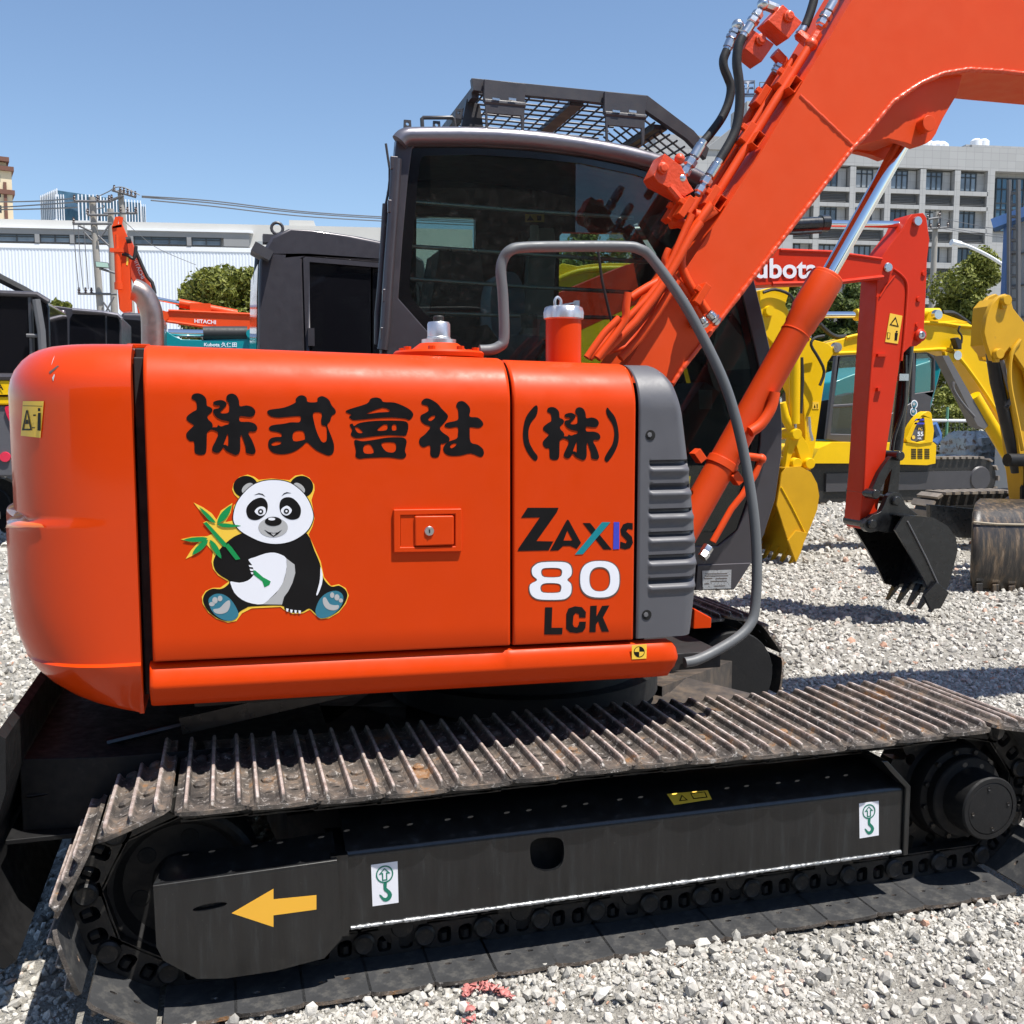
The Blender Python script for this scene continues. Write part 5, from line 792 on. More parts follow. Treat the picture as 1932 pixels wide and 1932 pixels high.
# ---- yellow/black machine at the left edge
LM = thing('excavator', 'yellow excavator with black glazed cab and side ladder at the left edge', 'excavator', (-3.5, 13, 0)); Y3 = 12.6
mb = MB(); lo_ = [(-140, 560), (-10, 556), (70, 560), (88, 568), (93, 580), (96, 760), (-140, 760)]; mb.pplate(lo_, Y3, 1.4); lc = mb.build('cab', 'blackglass', LM, bevel=.03)
mb = MB(); mb.tube([A(x, y, Y3-.02) for x, y in ((-140, 553), (-10, 553), (70, 556), (92, 570))], .035, 8); mb.tube([A(x, y, Y3-.03) for x, y in ((-140, 710), (60, 712))], .045, 8); mb.tube([A(x, y, Y3) for x, y in ((57, 560), (60, 640), (62, 720))], .03, 6); mb.build('cab_trim', 'cab', lc)
mb = MB(); mb.tube([A(x, y, Y3-.08) for x, y in ((68, 565), (78, 625), (82, 700), (82, 730))], .045, 8)
for y in (633, 684): mb.tube([A(50, y, Y3-.06), A(81, y+1, Y3-.06)], .022, 6)
mb.build('ladder', 'steelgrey', LM)
mb = MB(); mb.tube([A(x, y, Y3+.2) for x, y in ((-40, 500), (0, 525), (45, 548), (90, 575))], .05, 8); mb.build('pipe', 'rubber', LM)
mb = MB(); mb.pplate([(-140, 718), (46, 718), (44, 745), (-140, 745)], Y3-.05, 1.6); mb.pplate([(-140, 750), (42, 748), (38, 764), (-140, 764)], Y3-.03, 1.6); ly = mb.build('body', 'yellow', LM, bevel=.02)
mb = MB(); pxtext(mb, 'A', [(-8, 736), (7, 736), (-8, 724), (7, 724)], Y3-.06, .02); mb.build('lettering', 'decalblack', ly, fix=False)
mb = MB(); mb.pplate([(-140, 764), (36, 764), (24, 900), (-140, 900)], Y3, 1.5); lg = mb.build('rear_cover', 'cover', LM, bevel=.03)
mb = MB(); mb.pplate(catmull([(9, 772), (15, 766), (36, 766), (34, 818), (20, 800)], 2), Y3-.03, .03); mb.build('reflector', 'redlamp', lg); mb = MB(); q = A(10, 862, Y3); mb.lathe([(0, -.03), (.055, -.03), (.06, 0)], q, (0, 1, 0), 20); mb.build('reflector', 'redlamp', lg)
crawler(LM, -4.6, 13.6, 0, 3.4, 2.0, .75)
# ---- two more black cabs further left-back
def cabmachine(label, Y, body, win, extra, col, nm='excavator'):
    t = thing(nm, label, 'excavator', (A(body[0][0], 700, Y).x+1, Y+1, 0)); mb = MB(); mb.pplate(body, Y, 1.6); o = mb.build('cab', 'cab', t, bevel=.06, seg=3)
    for wv in win: mb = MB(); mb.pplate(wv, Y-.012, .02); mb.build('window', 'blackglass', o, bevel=.005)
    x = A(body[0][0], 700, Y).x; mb = MB(); mb.bb((x-.6, Y-.2, .8), (x+2.6, Y+2, 1.5)); mb.build('body', col, t, bevel=.05); crawler(t, x+1, Y+.9, 0, 2.8, 1.9, .7); return t, o
C2b = lambda l: [(a/7.2, 523.9+b/7.2) for a, b in l]
t, o = cabmachine('black cabbed excavator with round-cornered dark windows, second from the left edge', 15.5, C2b([(640,390),(760,380),(960,410),(1400,450),(1600,500),(1650,540),(1655,1200),(640,1200)]), [C2b(catmull([(690,610),(770,615),(810,680),(825,760),(825,1000),(680,1000)], 1)), C2b([(985,490),(1430,510),(1440,1000),(945,1000),(945,560)]), C2b([(1450,515),(1600,540),(1625,600),(1620,1000),(1455,1000)])], None, 'steelgrey')
mb = MB(); q = A(*C2b([(855, 475)])[0], 15.5); mb.ball(q, .04, 8); mb.tube([A(x, y, 15.45) for x, y in C2b([(985,440),(1400,475),(1600,510),(1650,560)])], .03, 8); mb.tube([A(x, y, 15.4) for x, y in C2b([(660,440),(665,700),(680,930)])], .04, 8, mi=1); mb.build('cab_trim', ['roofbar', 'teal'], o)
t, o = cabmachine('teal trimmed excavator with green tinted cab, just left of the exhaust pipe', 18.5, C2b([(1640,470),(1900,478),(2200,490),(2205,1200),(1640,1200)]), [C2b([(1665,560),(1905,580),(2180,590),(2180,1000),(1660,1000)])], None, 'teal')
mb = MB(); mb.tube([A(x, y, 18.4) for x, y in C2b([(1640, 700), (1650, 900)])], .03, 8); mb.build('mirror_arm', 'teal', o)
# ---- orange excavators and teal boom in the left distance
OA = thing('excavator', 'orange excavator with raised folded boom and arm beside the power poles', 'excavator', (-1.5, 30, 0)); Y4 = 30
mb = MB(); mb.pplate(C1([(795,885),(870,870),(905,955),(925,1180),(935,1490),(870,1500),(850,1480),(815,1070)]), Y4, .45); oa = mb.build('arm', 'boom', OA, bevel=.02)
mb = MB(); mb.pplate(C1([(820,822),(850,818),(838,880),(800,890)]), Y4-.05, .08); mb.pplate(C1([(850,818),(878,825),(870,875),(845,885)]), Y4+.35, .08); mb.pplate(C1([(800,880),(870,868),(868,895),(796,905)]), Y4, .4); mb.build('arm_end', 'boom', oa)
mb = MB(); mb.tube([A(*p, Y4-.2) for p in C1([(836,1060),(846,1330)])], .085, 16); mb.tube([A(*p, Y4-.2) for p in C1([(846,1290),(848,1340)])], .115, 16); mb.tube([A(*p, Y4-.2) for p in C1([(833,950),(836,1060)])], .05, 12); mb.box(A(*C1([(834,1062)])[0], Y4-.2), (.34, .2, .10)); mb.build('bucket_cylinder', 'boom', OA)
mb = MB(); mb.pplate(C1([(900,985),(930,975),(960,1040),(1000,1130),(1050,1250),(1110,1390),(1130,1520),(1010,1520),(1000,1400),(930,1250)]), Y4+.3, .5); ob = mb.build('boom', paint('darker_orange', (.5, .06, .02), .5), OA, bevel=.02)  # boom in a darker orange than the arm
mb = MB(); a_, b_, c_, d_ = [A(*p, Y4+.27) for p in C1([(948,1122),(1008,1268),(975,1112),(1032,1255)])]; text_on(mb, 'HITACHI', [a_, b_, c_, d_], .02); mb.build('lettering', 'white', ob, fix=False)
mb = MB(); mb.tube([A(*p, Y4) for p in C1([(870,1085),(910,1095),(950,1120),(965,1080),(970,1030)])], .05, 8, smooth=3); mb.tube([A(*p, Y4+.2) for p in C1([(965,1060),(1000,1140),(1050,1250),(1085,1290),(1105,1370)])], .05, 8, smooth=2); mb.pplate(C1([(903,1105),(918,1108),(912,1168),(900,1165)]), Y4-.01, .005, 1); mb.tube([A(*p, Y4-.1) for p in C1([(900,990),(935,985)])], .09, 12); mb.build('hose', ['rubber', 'dyellow'], OA)
x = A(250, 700, Y4).x; mb = MB(); mb.bb((x-.5, Y4, .9), (x+4, Y4+2.6, 2.2)); mb.build('body', 'boom', OA, bevel=.1); crawler(OA, x+1.5, Y4+1.3, 0, 3.6, 2.2, .9)
OB = thing('excavator', 'orange excavator with white lettering on its long level boom, in front of the round tree', 'excavator', (1, 27, 0)); Y5 = 26.5
mb = MB(); mb.pplate(C1([(1145,1500),(1200,1495),(1835,1518),(1990,1530),(1990,1680),(1850,1655),(1700,1635),(1180,1560),(1145,1540)]), Y5, .5); ob = mb.build('boom', 'boom', OB, bevel=.02)
mb = MB(); mb.tube([A(*p, Y5-.02) for p in C1([(1200,1490),(1990,1525)])], .03, 8); mb.tube([A(*p, Y5-.02) for p in C1([(1180,1565),(1700,1640),(1900,1668)])], .035, 8); mb.lathe([(0, -.06), (.13, -.06), (.13, 0)], A(*C1([(1165, 1530)])[0], Y5), (0, 1, 0), 20); mb.build('flange', 'boom', ob)
mb = MB(); pxtext(mb, 'HITACHI', C1([(1387,1578),(1540,1588),(1387,1550),(1540,1560)]), Y5-.01, .02); mb.build('lettering', 'white', ob, fix=False)
mb = MB(); b_ = A(*C1([(1280, 1438)])[0], Y5+.2); c_ = A(*C1([(1690, 1515)])[0], Y5+.2); mb.tube([b_, c_], .11, 16); mb.box(A(*C1([(1430, 1500)])[0], Y5+.2), (.5, .3, .4)); cy = mb.build('arm_cylinder', 'boom', OB); mb = MB(); mb.tube([A(*C1([(1090, 1400)])[0], Y5+.2), b_], .05, 12); mb.build('cylinder_rod', 'chrome', cy)
mb = MB(); mb.pplate(C1([(970,1420),(1000,1410),(1110,1390),(1150,1500),(1140,1560),(990,1560)]), Y5+.1, .4); mb.build('arm', 'boom', OB, bevel=.02)
x = A(520, 700, Y5).x; mb = MB(); mb.bb((x-1.5, Y5, .9), (x+2.5, Y5+2.6, 2.0)); mb.build('body', 'boom', OB, bevel=.1); crawler(OB, x, Y5+1.3, 0, 3.6, 2.2, .9)
TE = thing('excavator', 'teal excavator with white lettering on its low boom and a dark cylinder above it', 'excavator', (.2, 20, 0)); Y6 = 20
mb = MB(); mb.pplate(C1([(1155,1640),(1195,1640),(1230,1665),(1300,1695),(1420,1700),(1820,1690),(1990,1695),(1990,1800),(1155,1800)]), Y6, .35); tb = mb.build('boom', 'teal', TE, bevel=.015)
mb = MB(); mb.pplate(C1([(1760,1690),(1765,1650),(1785,1635),(1810,1640),(1825,1690)]), Y6-.05, .1); mb.lathe([(0, -.06), (.09, -.06), (.09, 0)], A(*C1([(1790, 1655)])[0], Y6-.05), (0, 1, 0), 16); mb.build('cylinder_bracket', 'teal', tb)
mb = MB(); text_on(mb, 'Kubota 久保田', [A(*p, Y6)-Vector((0, .01, 0)) for p in C1([(1455,1748),(1688,1752),(1455,1715),(1688,1716)])], .025); mb.build('lettering', 'white', tb, fix=False)
mb = MB(); mb.tube([A(*C1([(1450, 1655)])[0], Y6+.1), A(*C1([(1765, 1655)])[0], Y6+.1)], .14, 16); cy = mb.build('arm_cylinder', 'rubber', TE); mb = MB(); mb.tube([A(*C1([(1200, 1648)])[0], Y6+.1), A(*C1([(1450, 1653)])[0], Y6+.1)], .07, 12); mb.build('cylinder_rod', 'chrome', cy)
x = A(480, 700, Y6).x; mb = MB(); mb.bb((x-1.5, Y6, .9), (x+2.5, Y6+2.2, 1.9)); mb.build('body', 'teal', TE, bevel=.1); crawler(TE, x, Y6+1.1, 0, 3.0, 2.0, .8)
# ---- yellow machine seen through the cab
YT = thing('excavator', 'yellow excavator seen through the cab window of the big orange one', 'excavator', (3.0, 10.3, 0)); Y7 = 9.8
mb = MB(); mb.pplate(catmull([(1040,520),(1090,502),(1150,496),(1220,500),(1290,520),(1330,560),(1345,640),(1350,760),(1040,760)], 2), Y7, 1.5); yb = mb.build('engine_hood', 'yellow', YT, 30, bevel=.05)
mb = MB(); mb.tube([A(x, y, Y7-.02) for x, y in ((1045,530),(1090,512),(1150,506),(1220,510),(1285,528),(1320,562))], .03, 8, smooth=3); mb.pplate([(1270,470),(1330,480),(1440,640),(1440,760),(1360,700),(1300,560)], Y7-.3, .2); mb.build('boom_stand', 'yellow', YT, bevel=.02)
x = A(1200, 700, Y7).x; mb = MB(); mb.bb((x-1.2, Y7-.1, .7), (x+1.2, Y7+1.6, 1.3)); mb.build('body', 'yellow', YT, bevel=.05); crawler(YT, x, Y7+.7, 0, 2.2, 1.5, .6)
# ---- yellow excavator with low bucket (right middle)
YM_ = thing('excavator', 'yellow excavator with arched boom and lowered yellow bucket beside the orange boom cylinder', 'excavator', (7.2, 10, 0)); Y8 = 9.3
mb = MB(); bo3 = C5([(400,250),(410,215),(500,190),(600,165),(800,140),(950,100),(1130,90),(1200,105),(1238,128),(1245,250),(1310,340),(1430,560),(1540,760),(1640,960),(1600,1010),(1530,940),(1440,760),(1300,520),(1130,290),(1060,262),(910,265),(590,270),(430,285)]); mb.pplate(bo3, Y8, .3); b3 = mb.build('boom', 'yellow', YM_, bevel=.012)
mb = MB(); mb.tube([A(*p, Y8-.01) for p in C5([(410,280),(590,272),(910,262),(1060,255),(1130,285),(1300,515),(1440,750)])], .022, 8, smooth=3); mb.tube([A(*p, Y8-.01) for p in C5([(500,190),(600,166),(950,102),(1130,118),(1235,128)])], .02, 8, smooth=2); mb.pplate(C5([(955,100),(975,40),(1010,25),(1050,50),(1150,85),(1200,100)]), Y8+.02, .08); mb.pplate(C5([(1060,265),(1150,290),(1130,320),(1095,330),(1070,300)]), Y8-.06, .05); mb.build('flange', 'yellow', b3, 40, bevel=.004)
for a, b in ((1010, 58), (1120, 290), (437, 245)): mb = MB(); mb.lathe([(0, -.05), (.05, -.05), (.055, 0)], A(*C5([(a, b)])[0], Y8-.02), (0, 1, 0), 16); mb.build('pivot_pin', 'zinc', b3)
mb = MB(); mb.pplate(C5([(1120,190),(1140,185),(1162,205),(1160,255),(1140,250)]), Y8-.12, .08); mb.tube([A(*p, Y8-.06) for p in C5([(1150,120),(1140,150),(1160,180),(1158,220)])], .012, 6, smooth=3); mb.build('work_lamp', 'rubber', b3, bevel=.005)
a3 = [(1432,548),(1460,541),(1490,541),(1488,556),(1482,575),(1505,612),(1532,640),(1564,648),(1577,662),(1562,684),(1553,740),(1540,830),(1530,886),(1514,886),(1505,855),(1519,830),(1514,740),(1478,670),(1436,625)]
mb = MB(); mb.pplate(a3, Y8-.06, .34); a3o = mb.build('arm', 'yellow', YM_, bevel=.012)
mb = MB(); mb.tube([A(*p, Y8-.14) for p in C5([(208,200),(208,380),(205,680)])], .055, 16); mb.tube([A(*p, Y8-.14) for p in C5([(205,670),(200,730)])], .03, 12, mi=1); mb.tube([A(*p, Y8-.16) for p in C5([(375,178),(320,190),(300,230),(340,300),(375,380),(350,460)])], .016, 8, smooth=3, mi=2); mb.tube([A(*p, Y8-.12) for p in C5([(130,560),(150,640),(190,710)])], .05, 12); mb.tube([A(*p, Y8-.16) for p in C5([(245,300),(250,420),(240,620)])], .02, 8, mi=2); mb.tube([A(*p, Y8-.16) for p in C5([(285,640),(290,720),(305,775)])], .022, 8, mi=1); mb.build('bucket_cylinder', ['yellow', 'zinc', 'rubber'], YM_, 40)
mb = MB(); mb.tube([A(1548, 594, Y8+.1), A(1616, 594, Y8+.1)], .034, 14, mi=1); mb.tube([A(1614, 594, Y8+.1), A(1770, 592, Y8+.1)], .062, 16); mb.tube([A(*p, Y8+.1) for p in C5([(350,110),(400,160),(450,185),(500,180)])], .025, 8, smooth=3, mi=2); mb.tube([A(*p, Y8+.1) for p in C5([(1050,48),(1110,50),(1160,80),(1200,110)])], .03, 8, smooth=3, mi=2); mb.build('arm_cylinder', ['yellow', 'chrome', 'rubber'], YM_, 40)
mb = MB(); mb.pplate(C5([(1050,290),(1085,290),(1310,690),(1290,710),(1250,690)]), Y8-.1, .14, 1); mb.tube([A(*p, Y8-.05) for p in C5([(1225,520),(1440,880)])], .075, 16); mb.tube([A(*p, Y8-.05) for p in C5([(1440,870),(1500,1060)])], .09, 16); mb.tube([A(*p, Y8-.1) for p in C5([(1115,440),(1110,480),(1160,560),(1230,640)])], .018, 8, smooth=3, mi=1); mb.build('boom_cylinder', ['yellow', 'steelgrey'], YM_, 40)
mb = MB(); mb.pplate(C5([(175,780),(190,735),(225,720),(245,740),(285,800),(305,880),(300,945),(265,940),(240,880),(215,800),(190,860),(180,940),(150,940)]), Y8-.16, .08)
for a, b in ((208, 738), (208, 905), (283, 905)): mb.lathe([(0, -.05), (.055, -.05), (.06, .0), (.06, .5)], A(*C5([(a, b)])[0], Y8-.16), (0, 1, 0), 16)
mb.build('bucket_link', 'yellow', YM_, 40, bevel=.006)
bk = bucket(YM_, C5([(135,960),(160,930),(240,922),(300,955),(335,1020),(347,1090),(335,1170),(300,1260),(262,1350),(212,1440),(188,1400),(165,1330),(135,1235),(105,1140)]), 9, 1, Y8-.25, .75, 'gold', 5, .13)
mb = MB(); mb.pplate(C5([(170,1345),(215,1290),(278,1300),(240,1420),(215,1470)]), Y8-.28, .03); mb.build('side_cutter', 'gold', bk, bevel=.003)
mb = MB(); mb.tube([A(*p, Y8-.255) for p in C5([(130, 1040), (190, 1150), (265, 1300)])], .007, 6); mb.build('weld_seam', 'yellow', bk)
mb = MB(); q = A(1449, 587, Y8-.06); mb.lathe([(0, -.05), (.05, -.05), (.056, 0)], q, (0, 1, 0), 16); mb.build('pin', 'yellow', a3o)
mb = MB(); mb.tube([A(x, y, Y8-.1) for x, y in ((1440, 552), (1462, 546), (1490, 556), (1500, 575))], .016, 8, smooth=3); mb.build('hose', 'rubber', a3o)
mb = MB(); mb.pplate(C5([(308, 555), (345, 555), (345, 595), (308, 595)]), Y8-.065, .004); mb.pplate(C5([(316, 588), (326, 588), (321, 566)]), Y8-.067, .002, 1); mb.pplate(C5([(333, 590), (338, 590), (338, 566), (333, 566)]), Y8-.067, .002, 1); mb.build('warning_sticker', ['dyellow', 'decalblack'], a3o)
mb = MB(); mb.pplate(C5([(980,1140),(1240,1165),(1420,1180),(1420,1340),(1150,1330),(985,1255)]), Y8+.2, .08); mb.build('dozer_blade', 'black', YM_, bevel=.01)
x = A(1990, 900, 10.2).x; mb = MB(); mb.bb((x+.2, 9.4, .8), (x+2.6, 11.2, 1.7)); mb.build('body', 'yellow', YM_, bevel=.06); crawler(YM_, x+.1, 10.2, 0, 2.4, 1.5, .55)
# ---- compact yellow excavator with badge
PC = thing('excavator', 'compact yellow excavator, glazed black cab, number badge on its rear, behind the red arm', 'excavator', (10.5, 16, 0)); Y9 = 15.2
mb = MB(); mb.plate([P(C5([(440,290),(470,280),(600,275),(900,258),(980,262),(1012,300),(1010,480),(985,560),(985,800),(560,800),(385,770),(410,560)]), Y9), P(C5([(470,300),(585,292),(585,560),(430,570)]), Y9), P(C5([(428,590),(585,580),(585,740),(415,735)]), Y9), P(C5([(905,275),(970,278),(1000,310),(995,490),(895,505)]), Y9), P(C5([(610, 300), (880, 280), (870, 560), (610, 700)]), Y9)], Y9, Y9+.08); pc = mb.build('cab', 'guard', PC, bevel=.02)
mb = MB()
for l in ([(470,300),(585,292),(585,560),(430,570)], [(428,590),(585,580),(585,740),(415,735)], [(905,275),(970,278),(1000,310),(995,490),(895,505)], [(610, 300), (880, 280), (870, 560), (610, 700)]): mb.pplate(C5(l), Y9+.03, .01)
mb.build('cab_window', 'clearglass', pc)
mb = MB(); mb.plate([P(C5([(440,290),(470,280),(980,262),(1012,300),(1010,480),(985,800),(385,770)]), Y9), P(C5([(480,310),(960,295),(960,470),(470,560)]), Y9)], Y9+1.0, Y9+1.06); mb.grid([[Vector((x, Y9, z)), Vector((x, Y9+1.05, z))] for x, z in P(C5([(440,290),(470,280),(980,262),(1012,300)]), Y9)]); mb.pplate(C5([(480,520),(560,500),(590,640),(600,730),(440,730)]), Y9+.4, .3); mb.build('cab_shell', 'guard', pc)
mb = MB(); mb.pplate(C5([(310,880),(345,820),(390,800),(420,785),(560,785),(730,790),(1000,785),(1015,800),(1010,905),(960,915),(560,905),(310,905)]), Y9-.35, 1.7); mb.pplate(C5([(450,900),(830,905),(830,930),(450,925)]), Y9-.1, 1.2); pb = mb.build('body', 'yellow', PC, bevel=.03)
mb = MB()
for k in range(6):
    for x0 in (872, 908, 948): mb.pplate(C5([(x0, 822+k*10), (x0+28, 822+k*10), (x0+28, 828+k*10), (x0, 828+k*10)]), Y9-.355, .01)
mb.build('vent', 'void', pb)
mb = MB(); mb.plate([P(C5(catmull([(850,785),(855,740),(885,680),(925,630),(960,608),(985,615),(992,650),(995,785)], 2)), Y9-.37), P(C5(catmull([(872,775),(880,740),(900,690),(935,645),(945,650),(948,775)], 2)), Y9-.37)], Y9-.37, Y9-.2); pbg = mb.build('rear_hood', 'yellow', PC, bevel=.01)
mb = MB(); mb.pplate(C5(catmull([(870,778),(878,740),(898,690),(935,643),(950,650),(952,778)], 1)), Y9-.34, .1); mb.build('badge_panel', 'cover', pbg)
mb = MB(); mb.pplate(C5([(905, 650), (945, 650), (945, 660), (895, 660)]), Y9-.37, .02, 2); mb.pplate(C5([(893, 672), (946, 672), (946, 682), (888, 682)]), Y9-.37, .02, 2); pxtext(mb, 'PC', C5([(912,716),(935,716),(912,700),(935,700)]), Y9-.345, .02, 1); pxtext(mb, '55', C5([(906,750),(940,750),(906,724),(940,724)]), Y9-.345, .03, 0); pxtext(mb, 'MR', C5([(908,768),(930,768),(908,757),(930,757)]), Y9-.345, .02, 0); mb.pplate(C5(ell(885, 756, 9, 11)), Y9-.345, .006, 1); mb.build('lettering', ['white', 'dyellow', 'dind'], pbg, fix=False)
mb = MB(); 
for a, b, m_ in ((890, 568, 0), (885, 610, 1)): mb.pplate(C5(ell(a, b, 19, 25)), Y9-.01, .005, 0); mb.pplate(C5(ell(a, b, 14, 18)), Y9-.014, .003, 1); mb.pplate(C5(ell(a-2, b-2, 8, 9)), Y9-.018, .003, 2)
mb.build('round_sticker', ['white', 'dblue', 'dgrey'], pc)
mb = MB(); mb.tube([A(*p, Y9+.1) for p in C5([(995,680),(1020,740),(1020,760),(1000,790)])], .08, 8); mb.build('blue_cover', 'bluewall', PC)
x = (A(*C5([(340, 1050)])[0], Y9).x+A(*C5([(1200, 1050)])[0], Y9).x)/2; crawler(PC, x, Y9+.9, 0, 3.2, 1.9, .78, 'guard')
# ---- gold excavator arm and worn bucket at the right edge
GO = thing('excavator', 'ochre excavator arm with black cylinder and worn brown bucket at the right edge', 'excavator', (8.5, 8.2, 0)); Y10 = 7.6
hd = [(1862,598),(1871,575),(1884,560),(1897,554),(1906,560),(1912,582),(1932,607),(1990,640),(2060,690),(2060,800),(1950,760),(1935,700),(1905,655),(1892,672),(1884,682),(1872,680),(1862,649),(1857,626)]
mb = MB(); mb.pplate(hd, Y10, .05); gh = mb.build('arm_head', 'gold', GO, bevel=.006)
mb = MB(); fr_ = [(x-18, y) for x, y in hd]; mb.pplate(fr_, Y10+.30, .05); mb.pplate([(1871,577),(1884,562),(1884,672),(1866,650)], Y10+.06, .24, 0); mb.build('arm_back_plate', 'gold', gh, bevel=.006)
for x, y in ((1894, 567), (1880, 668)): mb = MB(); mb.lathe([(0, -.05), (.045, -.05), (.05, 0)], A(x, y, Y10), (0, 1, 0), 16); mb.box(A(x-1, y+9, Y10-.01), (.05, .04, .06)); mb.build('pin', 'gold', gh, bevel=.004)
mb = MB(); mb.tube([A(x, y, Y10-.005) for x, y in ((1925, 642), (1908, 668), (1905, 720), (1918, 790), (1930, 850))], .02, 8, smooth=3); mb.build('weld_rib', 'gold', gh)
mb = MB(); mb.tube([A(x, y, Y10+.16) for x, y in ((1872, 665), (1880, 720), (1900, 800), (1912, 850), (1920, 890))], .058, 16); mb.tube([A(x, y, Y10+.05) for x, y in ((1890, 680), (1900, 720), (1907, 740))], .02, 8, mi=1); mb.tube([A(x, y, Y10+.05) for x, y in ((1907, 738), (1908, 752), (1898, 770))], .022, 8); mb.build('bucket_cylinder', ['rubber', 'steelgrey'], GO, 40)
mb = MB(); mb.pplate([(1893, 680), (1905, 655), (1935, 700), (1960, 780), (1975, 1000), (1940, 1000), (1920, 830)], Y10+.08, .2); mb.build('arm', 'gold', GO, bevel=.01)
mb = MB(); mb.tube([A(1900, 868, Y10), A(1990, 868, Y10)], .06, 12); mb.tube([A(1935, 868, Y10+.1), A(1935, 965, Y10+.1)], .05, 10); mb.build('bucket_link', 'blackmatte', GO)
rows = []; yb0 = 7.25
for pxl, pxr, py, dy in ((1848, 2010, 946, .42), (1838, 2010, 955, .22), (1834, 2010, 970, .08), (1833, 2010, 1000, 0), (1832, 2010, 1040, -.02), (1830, 2010, 1075, .0), (1831, 2010, 1105, .04)):
    rows.append([A(pxl+(pxr-pxl)*k/12, py+ (14 if False else 0)+ (k/12)*14*(1 if py > 1000 else .2), yb0+dy) for k in range(13)])
mb = MB(); mb.grid(rows); bk = mb.build('bucket', 'wornbucket', GO, 50); m_ = bk.modifiers.new('thick', 'SOLIDIFY'); m_.thickness = .03
mb = MB(); mb.add([r_[0] for r_ in rows]+[rows[-1][0]+Vector((.27, .3, .05)), rows[0][0]+Vector((.27, .3, -.05))], [tuple(range(len(rows)+2))]); mb.build('bucket_side', 'wornbucket', bk)
for k in range(6):
    p = rows[-1][0].lerp(rows[-1][-1], (k+.3)/6); mb = MB(); mb.box(p+Vector((0, -.03, -.05)), (.07, .05, .17)); mb.box(p+Vector((0, -.035, .13)), (.085, .035, .16)); mb.build('tooth', 'wornbucket', bk, bevel=.008)
mb = MB(); mb.tube([A(x, y, yb0-.02) for x, y in ((1836, 985), (1880, 989), (1935, 990), (1990, 988))], .010, 6); mb.build('weld_seam', paint('weld_tan', (.3, .25, .18), .6), bk)
x = A(2150, 900, 8.6).x; mb = MB(); mb.bb((x, 7.8, .8), (x+2, 9.6, 1.8)); mb.build('body', 'gold', GO, bevel=.06); crawler(GO, x+.6, 8.7, 0, 2.4, 1.6, .6)
# ---- teal excavator glimpsed behind the compact one
TT = thing('excavator', 'teal excavator glimpsed behind the glazed cab of the compact yellow one', 'excavator', (14, 21, 0)); Y11 = 20.5
mb = MB(); mb.pplate([(1560,760),(1575,720),(1610,705),(1650,690),(1720,690),(1755,680),(1770,655),(1778,660),(1776,700),(1760,760),(1740,860),(1560,880)], Y11, 1.5); mb.build('body', 'teal', TT, bevel=.05); mb = MB(); mb.lathe([(0, -.1), (.16, -.1), (.18, 0)], A(1771, 662, Y11), (0, 1, 0), 16); mb.build('arm_pin', 'teal', TT); crawler(TT, A(1650, 800, Y11).x, Y11+.9, 0, 3, 1.8, .7)
# ---- factory on the left
FB = thing('factory', 'long white ribbed factory hall with a band of windows under a concrete parapet', 'building', (0, 150, 0)); pf = Pl(150, -8.8); y0_ = {}
def fz_(py, px=200): return pf.at(px, py)[1]
sL, sR = pf.at(-420, 460)[0], pf.at(735, 478)[0]; zled = fz_(471); zwt = fz_(444.5); zlin = fz_(434); zroof = fz_(416)
mb = MB(); n = int((sR-sL)/.22); mb.grid([[pf.w(sL+(sR-sL)*k/n, z, (-.06 if k % 2 else .0)) for z in (0, zled)] for k in range(n+1)]); mb.build('ribbed_wall', 'sheet', FB, 10, fix=False)
wb = lambda s0, s1, z0, z1, d0, d1, name, mat, par_, pl=pf: MB().add([pl.w(s, z, d) for s in (s0, s1) for z in (z0, z1) for d in (d0, d1)], [(0, 1, 3, 2), (4, 6, 7, 5), (0, 4, 5, 1), (2, 3, 7, 6), (0, 2, 6, 4), (1, 5, 7, 3)]).build(name, mat, par_)
wb(sL, sR, zled, zled+.6, -.12, .6, 'ledge', 'wwhite', FB); wb(sL, sR+12, .5, zroof, .6, 20, 'wall', 'conc', FB)
s9 = pf.at(470, 440)[0]; wb(sL, s9, zwt, zlin, -.12, .6, 'lintel', 'concgrey', FB); wb(s9-3.5, s9, zled+.75, zwt, -.1, .6, 'end_pier', 'concgrey', FB); wb(sL, s9+.5, zlin, zlin+.3, -.35, .6, 'gutter', 'wwhite', FB)
wb(pf.at(543, 420)[0], pf.at(590, 420)[0], zroof, zroof+1.0, 2, 8, 'roof_box', 'conc', FB)
w0 = pf.at(-400, 450)[0]; s = s9-3.6; i = 0
while s > w0:
    wd = 7.8 if i % 3 else 4.6; a_, b_ = s-wd, s; o = wb(a_+.35, b_-.35, zled+.8, zwt-.02, .1, .3, 'window', 'wpane', FB); mb = MB(); nm = 3 if wd > 5 else 2
    for k in range(nm+1): x = a_+.35+(wd-.7)*k/nm; mb.add([pf.w(x+e, z, d) for e in (-.09, .09) for z in (zled+.8, zwt) for d in (-.02, .1)], [(0, 1, 3, 2), (4, 6, 7, 5), (0, 4, 5, 1), (2, 3, 7, 6), (0, 2, 6, 4), (1, 5, 7, 3)])
    for z in (zled+.86, zled+.8+(zwt-zled-.8)*.68, zwt-.08): mb.add([pf.w(x, z+e, d) for x in (a_+.35, b_-.35) for e in (-.07, .07) for d in (-.03, .1)], [(0, 1, 3, 2), (4, 6, 7, 5), (0, 4, 5, 1), (2, 3, 7, 6), (0, 2, 6, 4), (1, 5, 7, 3)])
    mb.build('window_frame', 'wframe', o); wb(a_-.3, a_+.3, zled+.75, zwt, -.2, .3, 'pier', 'concgrey', FB); s -= wd; i += 1
wb(pf.at(485, 455)[0], pf.at(494, 455)[0], zled+.8, zwt-.3, .3, .55, 'window', 'wpane', FB)
